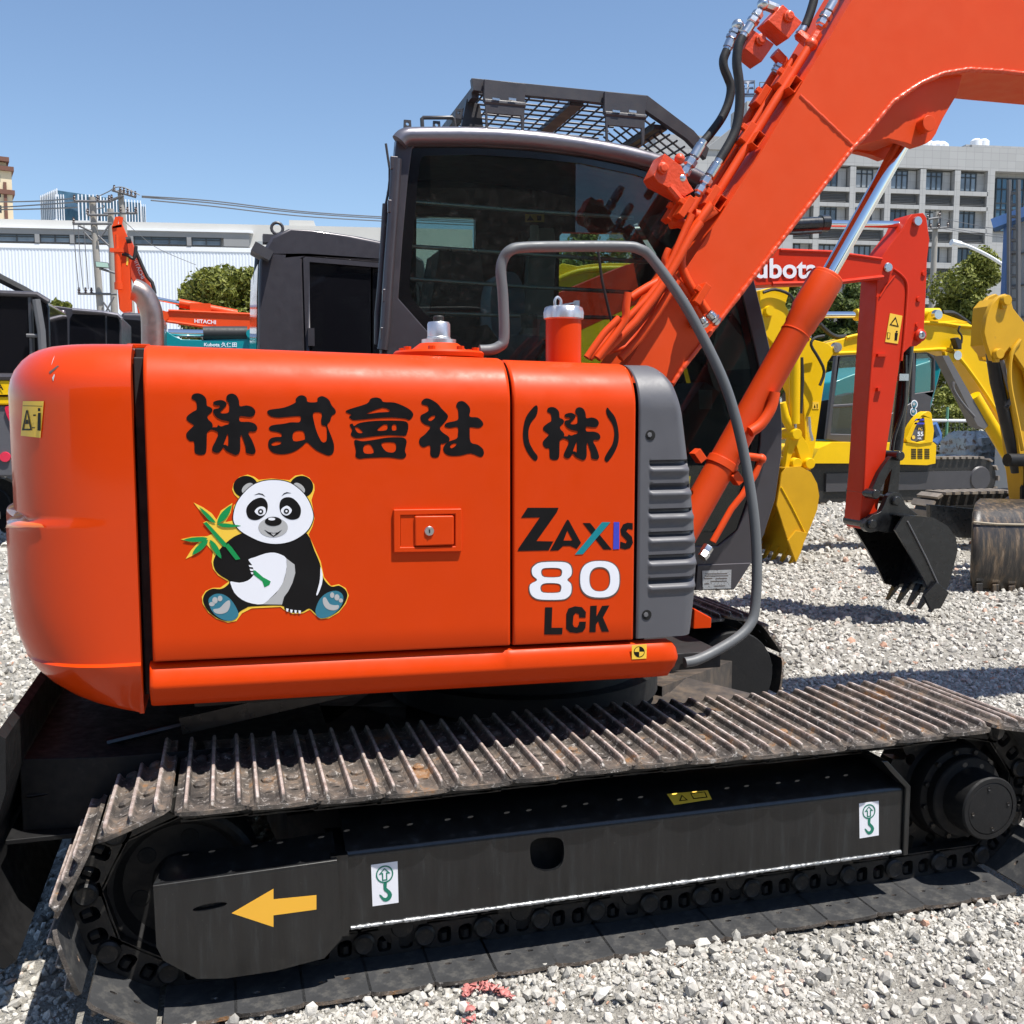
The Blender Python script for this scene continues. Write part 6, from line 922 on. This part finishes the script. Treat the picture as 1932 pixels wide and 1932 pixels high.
# ---- far towers
def rel(pl, px, py): return pl.at(px, py)
pt = Pl(430, -40); pt2 = Pl(430, 8)
OT = thing('office_tower', 'pale office tower with white vertical fins and green glass corner, beyond the factory roof', 'building', (-60, 440, 0))
def block(parent, c0, c1, ytop, pl, mat, finmat, nf, dep=30, floors=3):
    s0, zt_ = pl.at(c0, ytop); s1, _ = pl.at(c1, ytop); o = wb(s0, s1, 0, zt_, 0, dep, 'wall', mat, parent, pl); mb = MB()
    for k in range(nf+1): x = s0+(s1-s0)*k/nf; e = (s1-s0)/nf*.15; mb.add([pl.w(x+a, z, d) for a in (-e, e) for z in (20, zt_+.8) for d in (-.35, .05)], [(0, 1, 3, 2), (4, 6, 7, 5), (0, 4, 5, 1), (2, 3, 7, 6), (0, 2, 6, 4), (1, 5, 7, 3)])
    mb.build('fins', finmat, o)
    for k in range(floors): z = zt_-2-(k+.6)*(zt_-40)/floors*.9; mb = MB(); mb.add([pl.w(x, z+a, d) for x in (s0, s1) for a in (-.9, .9) for d in (-1.2, .04)], [(0, 1, 3, 2), (4, 6, 7, 5), (0, 4, 5, 1), (2, 3, 7, 6), (0, 2, 6, 4), (1, 5, 7, 3)]); mb.build('spandrel', finmat, o)
block(OT, 77, 108, 372, Pl(410, -62), 'bluepane', 'wwhite', 9); block(OT, 106, 120, 371, Pl(420, -14), 'bluepane', 'wwhite', 3); block(OT, 120, 149, 383, Pl(440, -16), paint('green_glass', (.03, .07, .07), .1, bs=0, var=.3, dscale=.1), 'wframe', 10); block(OT, 148, 190, 371, Pl(420, -12), 'bluepane', 'wwhite', 6); block(OT, 190, 243, 377, Pl(423, 6), 'bluepane', 'wwhite', 9); block(OT, 243, 265, 381, Pl(430, 8), 'bluepane', 'wwhite', 4); block(OT, 264, 274, 389, Pl(440, 8), 'bluepane', 'wwhite', 3)
TT2 = thing('apartment_tower', 'tan apartment tower with brown cornices at the far left edge', 'building', (-120, 330, 0)); pa = Pl(330, 14)
a0 = pa.at(-60, 400)[0]; a1 = pa.at(25, 400)[0]; zt1 = pa.at(25, 318)[1]; zt2 = pa.at(18, 300)[1]; a2 = pa.at(17, 400)[0]
wb(a0, a1, 0, zt1, 0, 25, 'wall', 'tan', TT2, pa); wb(a0, a2, zt1, zt2, 1, 24, 'upper_wall', 'tan', TT2, pa)
for z, e, ss in ((zt1, a1, .6), (zt2, a2, .6), (pa.at(25, 362)[1], a1, .4)): wb(a0, e+.6, z-.9, z+.3, -.8, 26, 'cornice', 'brown', TT2, pa)
for k in range(9):
    x = a1-2.2-k*3.1; o = wb(x, x+.8, 20, zt1-4, -.4, .02, 'pilaster', 'brown', TT2, pa)
for r_ in range(7):
    for k in range(5): x = a1-3.6-k*3.1; z = zt1-4-r_*4.2; wb(x-.1, x+.7, z, z+2.0, -.05, .02, 'window', 'wframe', TT2, pa)
# ---- power poles and lines
M['insul'] = paint('dark_insulator', (.05, .03, .028), .3, bs=0)
def pole(label, top, bot, Y, arms, r0=.17, r1=.13, grp='concrete power poles'):
    a_, b_ = A(*top, Y), A(*bot, Y); d = (a_-b_); g0 = b_-d*(b_.z/d.z); t = thing('utility_pole', label, 'utility pole', tuple(g0), grp); mb = MB(); mb.tube([g0, a_], [r0, r1], 12); mb.build('post', 'polec', t, 40)
    for (x0, y0, x1, y1, ins) in arms:
        mb = MB(); p, q = A(x0, y0, Y-.2), A(x1, y1, Y-.2); mb.tube([p, q], .05, 6); o = mb.build('crossarm', 'steelgrey', t)
        for f in ins: c = p.lerp(q, f); mb = MB(); mb.lathe([(.03, 0), (.06, .05), (.035, .1), (.065, .15), (.035, .2), (.05, .24), (0, .27)], c, (0, 0, 1), 8); mb.build('insulator', 'insul', o)
    return t
C0 = lambda l: [(a/7.2, 287.5+b/7.2) for a, b in l]
def c0(a, b): return C0([(a, b)])[0]
pole('concrete power pole with floodlight and four crossarms, nearest the white factory wall on the left', c0(1250, 610), (190, 590), 46, [(*c0(1000, 662), *c0(1510, 668), (.02, .64, .95)), (*c0(985, 970), *c0(1520, 970), (.03,)), (*c0(1190, 850), *c0(1470, 852), (0,)), (147, 554, 220, 555, (.03, .2, .35))])
pole('shorter concrete power pole right behind the floodlight pole', c0(1500, 770), (216, 590), 46.6, [(*c0(1410, 828), *c0(1870, 826), (.5, .7, .95))])
pole('tall concrete power pole with slanting top crossarm of dark insulators', c0(1635, 520), c0(1680, 1000), 49, [(*c0(1520, 515), *c0(1850, 610), (.1, .35, .5, .65, .8, .97)), (*c0(1500, 660), *c0(1680, 590), (.1,))])
tp_ = lambda a, b, Y=45.8: A(*c0(a, b), Y)
pole_a = [o for o in bpy.data.objects if o.get('label', '').startswith('concrete power pole with floodlight')][0]
for l in ([(1060, 990), (1250, 1080)], [(1140, 1080), (1250, 1200)], [(1490, 980), (1330, 1200)], [(1330, 1130), (1480, 1270)]): mb = MB(); mb.tube([tp_(*p) for p in l], .045, 6); mb.build('brace', 'steelgrey', pole_a)
for l in (((195, 570), (208, 588)), ((215, 560), (200, 588))): mb = MB(); mb.tube([A(x, y, 45.8) for x, y in l], .04, 6); mb.build('brace', 'steelgrey', pole_a)
fl_ = thing('floodlight', 'green-grey rectangular floodlight on the left power pole', 'floodlight', tuple(A(190, 498, 45.5))); mb = MB(); mb.pplate(C0([(1290,1475),(1470,1495),(1485,1520),(1482,1575),(1300,1560)]), 45.4, .15); h_ = mb.build('housing', 'steelgrey', fl_, bevel=.02); mb = MB(); mb.pplate(C0([(1300,1485),(1465,1505),(1475,1565),(1308,1550)]), 45.37, .02); mb.build('lens', paint('lamp_lens', (.35, .5, .42), .2), h_); mb = MB(); mb.tube([A(*c0(1350, 1575), 45.5), A(*c0(1560, 1640), 45.5)], .05, 6); mb.build('bracket', 'steelgrey', fl_)
def wire(pts, label, grp, Y0, Y1=None, r=.03):
    n = len(pts); W = [A(x, y, Y0+((Y1 or Y0)-Y0)*k/(n-1)) for k, (x, y) in enumerate(pts)]; mb = MB(); mb.tube(W, r, 5, smooth=4); return tag(mb.build('power_line', 'steelgrey', None, 60), label, 'power line', grp)
G1 = 'power lines to the right'; LB = 'dark power line running right from the poles across the sky'
wire([(268, 370), (400, 379), (560, 398), (720, 409), (1000, 422)], LB, G1, 48, 60); wire([(268, 372), (400, 383), (560, 401), (720, 412), (1000, 425)], LB, G1, 48, 60); wire([(285, 378), (400, 389), (560, 407), (720, 417), (1000, 430)], LB, G1, 48, 60)
G2 = 'power lines to the left'; LB2 = 'dark power line running left from the poles past the tan tower'
for k, l in enumerate([[(-80, 381), (0, 381), (80, 379), (140, 374)], [(-80, 394), (0, 391), (80, 386), (145, 381)], [(-80, 396), (0, 395.5), (80, 394), (145, 391)]]): wire(l, LB2, G2, 60, 46)
G3 = 'drop wires by the left pole'
for k, (a, b) in enumerate(((1000, 1060), (1060, 1120), (1140, 1190))): wire(C0([(a, 980), (a+15, 1250), (a+40, 1560), (b+10, 1860)]), 'thin drop wire hanging beside the left power pole', G3, 45.6, r=.018)
wire(C0([(1330, 600), (1480, 530), (1560, 480), (1680, 475), (1840, 550), (1900, 580)]), 'looped jumper wire over the top of the power poles', None, 47, r=.022); wire(C0([(1300, 770), (1420, 740), (1380, 680), (1500, 640), (1640, 590)]), 'slack jumper wire between the two left power poles', None, 47, r=.022)
wire([(232, 415), (260, 440), (300, 470), (370, 500)], 'thin stay wire slanting down across the white factory wall', None, 47, 60, .015)
# ---- office building on the right
OB2 = thing('office_building', 'grey tiled office block with recessed windows and louvre rows, behind the orange boom', 'building', (70, 102, 0)); po = Pl(118, -7.4)
def tilemat():
    m, nt, b = newmat('stone_tiles'); t = nt.nodes.new("ShaderNodeTexBrick"); tc = nt.nodes.new("ShaderNodeTexCoord"); mp = nt.nodes.new("ShaderNodeMapping"); mp.inputs['Rotation'].default_value = (R(-90), 0, 0); mp.vector_type = 'POINT'
    sp = nt.nodes.new("ShaderNodeSeparateXYZ"); cb = nt.nodes.new("ShaderNodeCombineXYZ"); nt.links.new(tc.outputs['Object'], sp.inputs[0]); nt.links.new(sp.outputs[0], cb.inputs[0]); nt.links.new(sp.outputs[2], cb.inputs[1]); nt.links.new(cb.outputs[0], t.inputs[0])
    t.offset = 0; t.inputs['Scale'].default_value = 1; t.inputs['Brick Width'].default_value = 1.1; t.inputs['Row Height'].default_value = .9; t.inputs['Mortar Size'].default_value = .02; t.inputs['Color1'].default_value = (.34, .34, .335, 1); t.inputs['Color2'].default_value = (.37, .37, .365, 1); t.inputs['Mortar'].default_value = (.25, .25, .25, 1); nt.links.new(t.outputs[0], b.inputs['Base Color']); b.inputs['Roughness'].default_value = .6; return m
M['tile'] = tilemat(); ob_ = lambda *a: wb(*a, po)
cz = lambda b, a=1200: po.at(*CB([(a, b)])[0])[1]
cs = lambda a, b=700: po.at(*CB([(a, b)])[0])[0]
sl0, sr0 = cs(-900), cs(1650); bay = (cs(1415)-cs(615))/3; zpar0, zpar1 = cz(305), cz(140)
ob_(sl0, cs(2600), 0, zpar1, 1.25, 22, 'wall', 'tile', OB2); ob_(sl0, cs(2600), zpar0, zpar1+.2, 0, 1.25, 'parapet', 'tile', OB2); ob_(cs(1640), cs(1695), 0, zpar0, 0, 1.25, 'pier', 'tile', OB2); ob_(cs(1500), cs(2600), zpar1, cz(90), 1, 20, 'roof_step', 'tile', OB2)
mb = MB(); s_ = cs(1545); s2 = cs(1415); mb.add([po.w(s2, zpar1+.2, 1), po.w(s_, zpar1+.2, 1), po.w(s_, cz(90), 1), po.w(s2, zpar1+.2, 12), po.w(s_, zpar1+.2, 12), po.w(s_, cz(90), 12)], [(0, 1, 2), (3, 5, 4), (0, 2, 5, 3)]); mb.build('roof_slope', 'concgrey', OB2)
for k, (a, wd) in enumerate(((1190, 30), (1250, 30), (1280, 30), (1340, 30), (1380, 30))): mb = MB(); q = po.w(cs(a), zpar1+.2, 3); mb.lathe([(.9, 0), (.9, .9), (.4, 1.3), (0, 1.35)], q, (0, 0, 1), 10); mb.build('roof_vent', 'wwhite', OB2)
for k in range(2): mb = MB(); q = po.w(cs(1650+k*55), cz(90), 3); mb.lathe([(.7, 0), (.7, 1.0), (.4, 1.25), (0, 1.3)], q, (0, 0, 1), 12); mb.build('water_tank', 'wwhite', OB2)
rows_ = [(318, 470, 503, 588), (594, 756, 787, 872), (868, 1025, 1068, 1150), (1148, 1300, 1345, 1430), (1425, 1580, 1620, 1700)]
for (w0_, w1_, l0, l1) in rows_:
    zt_, zb__, zl1, zl0 = cz(w0_), cz(w1_), cz(l0), cz(l1); ob_(sl0, sr0, zl1, zb__, 0, 1.25, 'sill_band', 'tile', OB2); ob_(sl0, sr0, cz(l1+30), zl0, 0, 1.25, 'spandrel', 'tile', OB2)
    for k in range(-3, 4):
        p0 = cs(1415)+bay*(k-2)+.3; p1 = min(p0+bay-.9, sr0)
        if p0 > sr0-1: continue
        ob_(p0-.75, p0, zl0, zt_+.1, -.02, 1.25, 'column', 'tile', OB2)
        L = p1-p0; gw = p0+L*.06; ge = p0+L*.66; o = ob_(gw, ge, zb__+.05, zt_-.05, .6, .7, 'window', 'wpane', OB2); ob_(ge+.1, p1, zb__, zt_, .75, 1.25, 'recess_panel', 'tile', OB2); mb = MB()
        for x in (gw, gw+(ge-gw)*.36, gw+(ge-gw)*.68, ge): mb.add([po.w(x+e, z, d) for e in (-.06, .06) for z in (zb__+.05, zt_-.05) for d in (.5, .61)], [(0, 1, 3, 2), (4, 6, 7, 5), (0, 4, 5, 1), (2, 3, 7, 6), (0, 2, 6, 4), (1, 5, 7, 3)])
        for z in (zb__+.1, zb__+(zt_-zb__)*.75, zt_-.1): mb.add([po.w(x, z+e, d) for x in (gw, ge) for e in (-.06, .06) for d in (.5, .61)], [(0, 1, 3, 2), (4, 6, 7, 5), (0, 4, 5, 1), (2, 3, 7, 6), (0, 2, 6, 4), (1, 5, 7, 3)])
        mb.build('window_frame', 'wframe', o)
        mb = MB(); nl = 7
        for j in range(nl): z = zl0+(zl1-zl0)*(j+.5)/nl; mb.add([po.w(x, z+dz, d) for x in (p0+.1, p1-.1) for dz, d in ((-.1, .25), (.1, .6))], [(0, 1, 3, 2)])
        mb.build('louvre', 'louvre', OB2)
ob_(cs(1745), cs(2600), cz(760), cz(345), 1.0, 1.2, 'curtain_wall', 'bluepane', OB2); mb = MB()
for k in range(14): x = cs(1745+k*42); mb.add([po.w(x+e, z, d) for e in (-.06, .06) for z in (cz(760), cz(345)) for d in (.9, 1.01)], [(0, 1, 3, 2), (4, 6, 7, 5), (0, 4, 5, 1), (2, 3, 7, 6), (0, 2, 6, 4), (1, 5, 7, 3)])
for b in (345, 430, 540, 590, 690, 760): z = cz(b); mb.add([po.w(x, z+e, d) for x in (cs(1745), cs(2600)) for e in (-.07, .07) for d in (.9, 1.01)], [(0, 1, 3, 2), (4, 6, 7, 5), (0, 4, 5, 1), (2, 3, 7, 6), (0, 2, 6, 4), (1, 5, 7, 3)])
mb.build('curtain_frame', 'wframe', OB2)
# left wing with dark roof and rooftop sign
WG = thing('office_wing', 'lower grey tiled wing with sloping dark roof, left of the orange boom hoses', 'building', (50, 96, 0)); pw = Pl(110, -7.4); ws = lambda x, y: pw.at(x, y)
s0, z0 = ws(1180, 290); s1, z1 = ws(1500, 290); zt_ = ws(1400, 285)[1]; wb(s0, s1, 0, zt_, 0, 7, 'wall', 'tile', WG, pw); zr = ws(1417, 212)[1]; sa = ws(1330, 285)[0]; sb = ws(1418, 212)[0]
mb = MB(); mb.add([pw.w(sa, zt_, -.2), pw.w(sb, zr, -.2), pw.w(s1, zr, -.2), pw.w(s1, zt_, -.2), pw.w(sa, zt_, 7), pw.w(sb, zr, 7), pw.w(s1, zr, 7), pw.w(s1, zt_, 7)], [(0, 1, 2, 3), (7, 6, 5, 4), (0, 4, 5, 1), (1, 5, 6, 2), (2, 6, 7, 3), (3, 7, 4, 0)]); mb.build('roof', 'concgrey', WG)
wb(ws(1416, 200)[0], ws(1500, 200)[0], zr, ws(1430, 186)[1], 1, 6, 'roof_block', 'tile', WG, pw)
SG = thing('rooftop_sign', 'dark blue rooftop character sign on a thin frame above the grey wing', 'sign', tuple(pw.w(ws(1418, 180)[0], ws(1430, 186)[1], 1)))
mb = MB(); qd = [pw.w(*ws(x, y), .9) for x, y in ((1404, 175), (1429, 175), (1404, 148), (1429, 148))]; text_on(mb, '正', qd, .03); o = mb.build('character', 'signblue', SG, fix=False); m_ = o.modifiers.new('thick', 'SOLIDIFY'); m_.thickness = .15
mb = MB(); 
for l in ([(1403, 147), (1430, 147)], [(1403, 177), (1430, 177)], [(1403, 146), (1403, 184)], [(1430, 146), (1430, 184)], [(1403, 162), (1430, 162)], [(1440, 150), (1440, 184)], [(1440, 150), (1460, 150)]): mb.tube([pw.w(*ws(*p), 1) for p in l], .06, 4)
mb.build('frame', 'steelgrey', SG)
# ---- blue and grey shed on the right edge, lamp, pole, fence, pallets
SH = thing('shed', 'grey panelled shed with blue trim and a cat ladder, right edge', 'building', (17, 24, 0)); ps = Pl(30, -47)
sa, zz = ps.at(1897, 430); sb = ps.at(2080, 400)[0]; z1 = ps.at(1897, 425)[1]; z2 = ps.at(2080, 350)[1]
mb = MB(); mb.add([ps.w(sa, 0, 0), ps.w(sb, 0, 0), ps.w(sb, z2, 0), ps.w(sa, z1, 0), ps.w(sa, 0, 6), ps.w(sb, 0, 6), ps.w(sb, z2, 6), ps.w(sa, z1, 6)], [(0, 1, 2, 3), (7, 6, 5, 4), (0, 4, 5, 1), (1, 5, 6, 2), (2, 6, 7, 3), (3, 7, 4, 0)]); mb.build('wall', 'shed', SH)
mb = MB(); mb.tube([ps.w(sa-.2, z1, -.1), ps.w(sb, z2, -.1)], .13, 4); mb.tube([ps.w(sa+.05, 2.6, -.05), ps.w(sa+.05, z1, -.05)], .075, 4); mb.build('blue_trim', 'bluewall', SH)
mb = MB(); 
for x in (1907, 1924): mb.tube([ps.w(*ps.at(x, y), -.3) for y in (640, 450, 355, 346)], .045, 6)
for y in range(370, 640, 22): mb.tube([ps.w(*ps.at(1907, y), -.3), ps.w(*ps.at(1924, y), -.3)], .03, 5)
mb.build('ladder', 'steelgrey', SH); mb = MB()
for y in (480, 540, 600): mb.tube([ps.w(*ps.at(1899, y), -.02), ps.w(*ps.at(2000, y-8), -.02)], .02, 4)
mb.build('panel_joint', 'steelgrey', SH)
LP = thing('street_lamp', 'white street lamp with long curved arms, reaching in from the right edge', 'street lamp', tuple(A(1960, 780, 27)-Vector((0, 0, A(1960, 780, 27).z)))); mb = MB(); mb.tube([A(x, y, 27) for x, y in ((1798, 458), (1820, 462), (1860, 480), (1900, 505), (1935, 533), (1958, 570), (1960, 640))], .055, 8, smooth=4); mb.tube([A(x, y, 27) for x, y in ((1885, 494), (1905, 515), (1930, 537))], .03, 6); b_ = A(1960, 640, 27); mb.tube([b_, (b_.x, b_.y, 0)], .09, 8); mb.build('post', 'wwhite', LP); mb = MB(); mb.tube([A(1795, 457, 27), A(1812, 461, 27)], .1, 8); mb.build('lamp_head', 'wwhite', LP)
pole('slim grey power pole in front of the office windows on the right', (1766, 400), (1757, 600), 42, [(1750, 414, 1775, 410, (.0, .9)), (1752, 432, 1790, 429, (.1, .5, .95))])
for k, (a, b) in enumerate((((1766, 410), (1960, 440)), ((1770, 430), (1960, 452)), ((1788, 430), (1960, 446)))): wire([a, ((a[0]+b[0])/2, (a[1]+b[1])/2+4), b], 'thin cable running right from the slim pole to the blue shed', 'thin cables on the right', 42, 34, .015)
FE = thing('fence', 'green post mesh fence with a pale top rail, beside the hedge', 'fence', (18, 21, 0)); yf = 22
for x in (1655, 1787, 1930, 2070): mb = MB(); q = A(x, 790, yf); mb.tube([(q.x, yf, 0), (q.x, yf, A(x, 768, yf).z)], .035, 8); mb.build('fence_post', 'fencegreen', FE)
mb = MB(); p, q = A(1640, 793, yf), A(2100, 795, yf); mb.tube([p, q], .04, 6); mb.build('top_rail', 'wwhite', FE); mb = MB(); xx = p.x
while xx < q.x: mb.tube([(xx, yf+.03, .1), (xx, yf+.03, p.z)], .006, 4); xx += .13
for z in np.arange(.15, p.z, .13): mb.tube([(p.x, yf+.03, z), (q.x, yf+.03, z)], .006, 4)
mb.build('mesh', 'steelgrey', FE)
def lump(name, mats, pts, seed, amp, parent, sub=5):
    rr = random.Random(seed); mb = MB(); a_, b_ = Vector(pts[0]), Vector(pts[1]); rows = []
    for i in range(sub*3+1):
        v = i/(sub*3); ring = []
        for k in range(28):
            t = 2*math.pi*k/28; sx_ = math.copysign(abs(math.cos(t))**.45, math.cos(t)); sy = math.copysign(abs(math.sin(t))**.45, math.sin(t)); e = 1-(.0 if v < .75 else ((v-.75)/.25)**2*.5); f = 1+amp*(rr.random()-.5)
            ring.append(((a_.x+b_.x)/2+sx_*(b_.x-a_.x)/2*e*f, (a_.y+b_.y)/2+sy*(b_.y-a_.y)/2*e*f, a_.z+(b_.z-a_.z)*v*(1+amp*.3*(rr.random()-.5))))
        rows.append(ring)
    mb.grid(rows, wrap=True); mb.ngon(rows[-1]); return mb.build(name, mats, parent, 20)
for lab, x0, x1, ytop, Y, seed in (('tall shrink-wrapped pallet load tapering to the top, by the fence', 1838, 1888, 815, 17.5, 3), ('low shrink-wrapped pallet load beside the tall one', 1790, 1846, 860, 17.0, 4), ('dark wrapped bundle at the rear of the compact excavator', 1758, 1800, 868, 18.5, 5)):
    g = G((x0+x1)/2, 905); t = thing('pallet_load', lab, 'pallet load', (A(x0, 900, Y).x, Y, 0)); a_ = A(x0, 905, Y); b_ = A(x1, ytop, Y); lump('wrapped_goods', 'wrap', [(a_.x, Y, .12), (b_.x, Y+1.2, b_.z)], seed, .2, t); mb = MB()
    for z in (.02, .1): mb.bb((a_.x-.03, Y-.03, z), (b_.x+.03, Y+1.2, z+.03))
    for k in range(3): x = a_.x+(b_.x-a_.x)*k/2; mb.bb((x-.05, Y-.02, .03), (x+.05, Y+1.2, .1))
    mb.build('pallet', 'card', t)
mb = MB(); q = G(1850, 917); mb.add([G(1796, 918, .02), G(1850, 905, .02), G(1875, 908, .02), G(1840, 922, .02)], [(0, 1, 2, 3)]); mb.add([G(1796, 918, .035), G(1850, 905, .06), G(1875, 908, .035), G(1840, 922, .05)], [(3, 2, 1, 0)]); tag(mb.build('cardboard_sheet', 'card'), 'flat tan cardboard sheet on the gravel near the compact excavator', 'cardboard')
# ---- trees and shrubs
def leafmat(name, cols):
    m, nt, b = newmat(name); g = nt.nodes.new("ShaderNodeNewGeometry"); r = ramp(nt, g.outputs['Random Per Island'], cols); nt.links.new(r.outputs[0], b.inputs['Base Color']); b.inputs['Roughness'].default_value = .55; b.inputs['Specular IOR Level'].default_value = .3
    t = nt.nodes.new("ShaderNodeBsdfTranslucent"); nt.links.new(r.outputs[0], t.inputs[0]); x = nt.nodes.new("ShaderNodeMixShader"); x.inputs[0].default_value = .25; o = nt.nodes["Material Output"]; nt.links.new(b.outputs[0], x.inputs[1]); nt.links.new(t.outputs[0], x.inputs[2]); nt.links.new(x.outputs[0], o.inputs[0]); return m
M['leaf'] = leafmat('leaves_olive', [(0, (.075, .09, .014)), (.5, (.165, .185, .03)), (1, (.27, .28, .06))]); M['leafd'] = leafmat('leaves_dark', [(0, (.04, .06, .015)), (.5, (.085, .115, .026)), (1, (.15, .18, .04))])
def tree(label, name, cat, px, pyt, pyb, Y, wpx, n, leaf, mat, grp=None, trunk=True, seed=1, low=False):
    rr = np.random.default_rng(seed); c = A(px, (pyt+pyb)/2, Y); k = (A(px+50, pyt, Y)-A(px-50, pyt, Y)).length/100; rx = wpx*k/2; rz = (pyb-pyt)*k/2; g0 = Vector((c.x, c.y, 0)); t = thing(name, label, cat, tuple(g0), grp)
    nc = 34; u = rr.normal(size=(nc, 3)); u /= np.linalg.norm(u, axis=1)[:, None]; rad = rr.random(nc)**.4*.78; cc = u*rad[:, None]*np.array([rx, rx*.85, rz]); cr = (.20+.2*rr.random(nc))*min(rx, rz*1.2)
    n = int(n*1.9); leaf *= .7; ci = rr.integers(0, nc, n); d = rr.normal(size=(n, 3)); d /= np.linalg.norm(d, axis=1)[:, None]; p = cc[ci]+d*(cr[ci]*(.55+.5*rr.random(n)))[:, None]; p += np.array(c)
    ok = p[:, 2] > .08; p, d = p[ok], d[ok]; n = len(p)
    nn = d+rr.normal(size=(n, 3))*.6; nn /= np.linalg.norm(nn, axis=1)[:, None]; a = np.cross(nn, rr.normal(size=(n, 3))); a /= np.linalg.norm(a, axis=1)[:, None]; b = np.cross(nn, a); s = leaf*(.6+.8*rr.random(n))[:, None]
    V = np.stack([p-a*s, p-b*s*.5+nn*s*.12, p+a*s, p+b*s*.5+nn*s*.12], 1).reshape(-1, 3); me = bpy.data.meshes.new('crown'); me.from_pydata(V.tolist(), [], [(4*i, 4*i+1, 4*i+2, 4*i+3) for i in range(n)]); me.materials.append(M[mat]); o = bpy.data.objects.new('crown', me); COL.objects.link(o); par(o, t)
    mb = MB(); ht = c.z-rz*.3; mb.tube([g0+Vector((0, 0, -.05)), g0+Vector((.05*rx, 0, ht*.5)), g0+Vector((0, .03, ht))], [.06*rx+.03, .03*rx+.02], 8)
    for i in range(9): q = Vector(cc[i])+Vector(c); mb.tube([g0+Vector((0, 0, ht*.75)), g0.lerp(q, .5)+Vector((0, 0, ht*.35)), q], [.025*rx+.015, .008], 6, smooth=2)
    mb.build('trunk', 'bark', t, 50); return t
tree('big round olive green tree in front of the white factory wall', 'tree', 'tree', 428, 488, 668, 38, 220, 15000, .13, 'leaf', seed=2)
tree('small light green tree top above the black cabs on the left', 'tree', 'tree', 112, 555, 640, 24, 66, 2500, .10, 'leaf', seed=3)
tree('low dark bush beside the ladder of the left machine', 'shrub', 'shrub', 58, 556, 610, 23, 34, 700, .08, 'leafd', seed=4)
tree('tall green tree left of the blue shed', 'tree', 'tree', 1840, 468, 700, 36, 150, 13000, .13, 'leaf', seed=5)
tree('dark green tree between the red boom and the chrome rod', 'tree', 'tree', 1595, 525, 760, 32, 140, 10000, .13, 'leafd', seed=6)
tree('green tree directly behind the slim power pole', 'tree', 'tree', 1770, 560, 760, 38, 90, 5000, .13, 'leaf', seed=8)
tree('dark green tree behind the yellow arm, partly hidden by the orange boom', 'tree', 'tree', 1480, 520, 760, 33, 130, 7000, .13, 'leafd', seed=9)
tree('green tree seen through the rear windows of the big cab', 'tree', 'tree', 1110, 425, 680, 30, 190, 8000, .13, 'leaf', seed=10)
tree('green tree far behind, left of the tall one seen through the cab', 'tree', 'tree', 850, 500, 700, 30, 150, 5000, .13, 'leafd', seed=11)
tree('rounded green shrub between the compact excavator and the grey cylinder', 'shrub', 'shrub', 1800, 722, 830, 24.5, 110, 5000, .08, 'leaf', seed=12)
tree('small bush left of the fence, under the red arm', 'shrub', 'shrub', 1890, 750, 870, 26, 90, 3000, .08, 'leafd', seed=13)
for k, x in enumerate(range(1640, 1960, 55)): tree('dark clipped hedge bush behind the mesh fence', 'hedge_bush', 'hedge', x, 800, 880, 23.5, 80, 2200, .06, 'leafd', 'hedge bushes behind the fence', seed=20+k)
# ---- small things: plastic scrap, stones lying on the near track
mb = MB(); rr = random.Random(5)
for i in range(60):
    if i == 48: o48 = mb.build('plastic_scrap', 'scrap', None, 15); tag(o48, 'torn strip of red plastic on the gravel, touching the front edge of the track', 'plastic scrap'); m_ = o48.modifiers.new('thick', 'SOLIDIFY'); m_.thickness = .0015; mb = MB()
    t = rr.random(); w_ = rr.uniform(-1, 1); p = G(876+t*88, 1893-22*math.sin(math.pi*min(1, .15+t*.95))+w_*9*(1-.5*t), 0) if i < 48 else G(884+rr.uniform(-12, 10), 1905+rr.uniform(0, 45), 0)
    p.z = hgt(p.x, p.y)+rr.uniform(.012, .024); a = rr.random()*6.3; s = rr.uniform(.005, .015); q_ = [(p.x+s*k_*math.cos(a+t_), p.y+s*k_*math.sin(a+t_), p.z+rr.uniform(-.006, .008)) for t_, k_ in ((0, 1), (1.1, .7), (2.2, 1.1), (3.3, .8), (4.6, 1.2), (5.5, .6))]; mb.ngon(q_)
sc_ = mb.build('plastic_scrap', 'scrap', None, 15); tag(sc_, 'small red plastic shreds at the bottom edge, below the torn red strip', 'plastic scrap'); m_ = sc_.modifiers.new('thick', 'SOLIDIFY'); m_.thickness = .0015
for x, y, s in ((1082, 1842, .015), (880, 1945, .012), (1385, 1735, .02), (1145, 1813, .011)):
    pass
# ---- building across the yard behind the photographer (shows only as a reflection in glass and paint)
RB = thing('yard_building', 'long dull building behind the camera, showing only as a dark reflection in the cab window', 'building', (6, -21, 0)); mb = MB(); mb.bb((-26, -30, 0), (10.2, -21, 9.4)); mb.bb((10.2, -30, 0), (24, -21.5, 7.0)); mb.build('wall', paint('dull_wall', (.16, .14, .12), .8, bs=0), RB)
for r_ in range(3):
    for k in range(6 if r_ > 1 else 9): mb = MB(); mb.bb((-22+k*5, -20.98, 1.6+r_*2.9), (-19.2+k*5, -20.9, 3.2+r_*2.9)); mb.build('window', 'blackglass', RB)
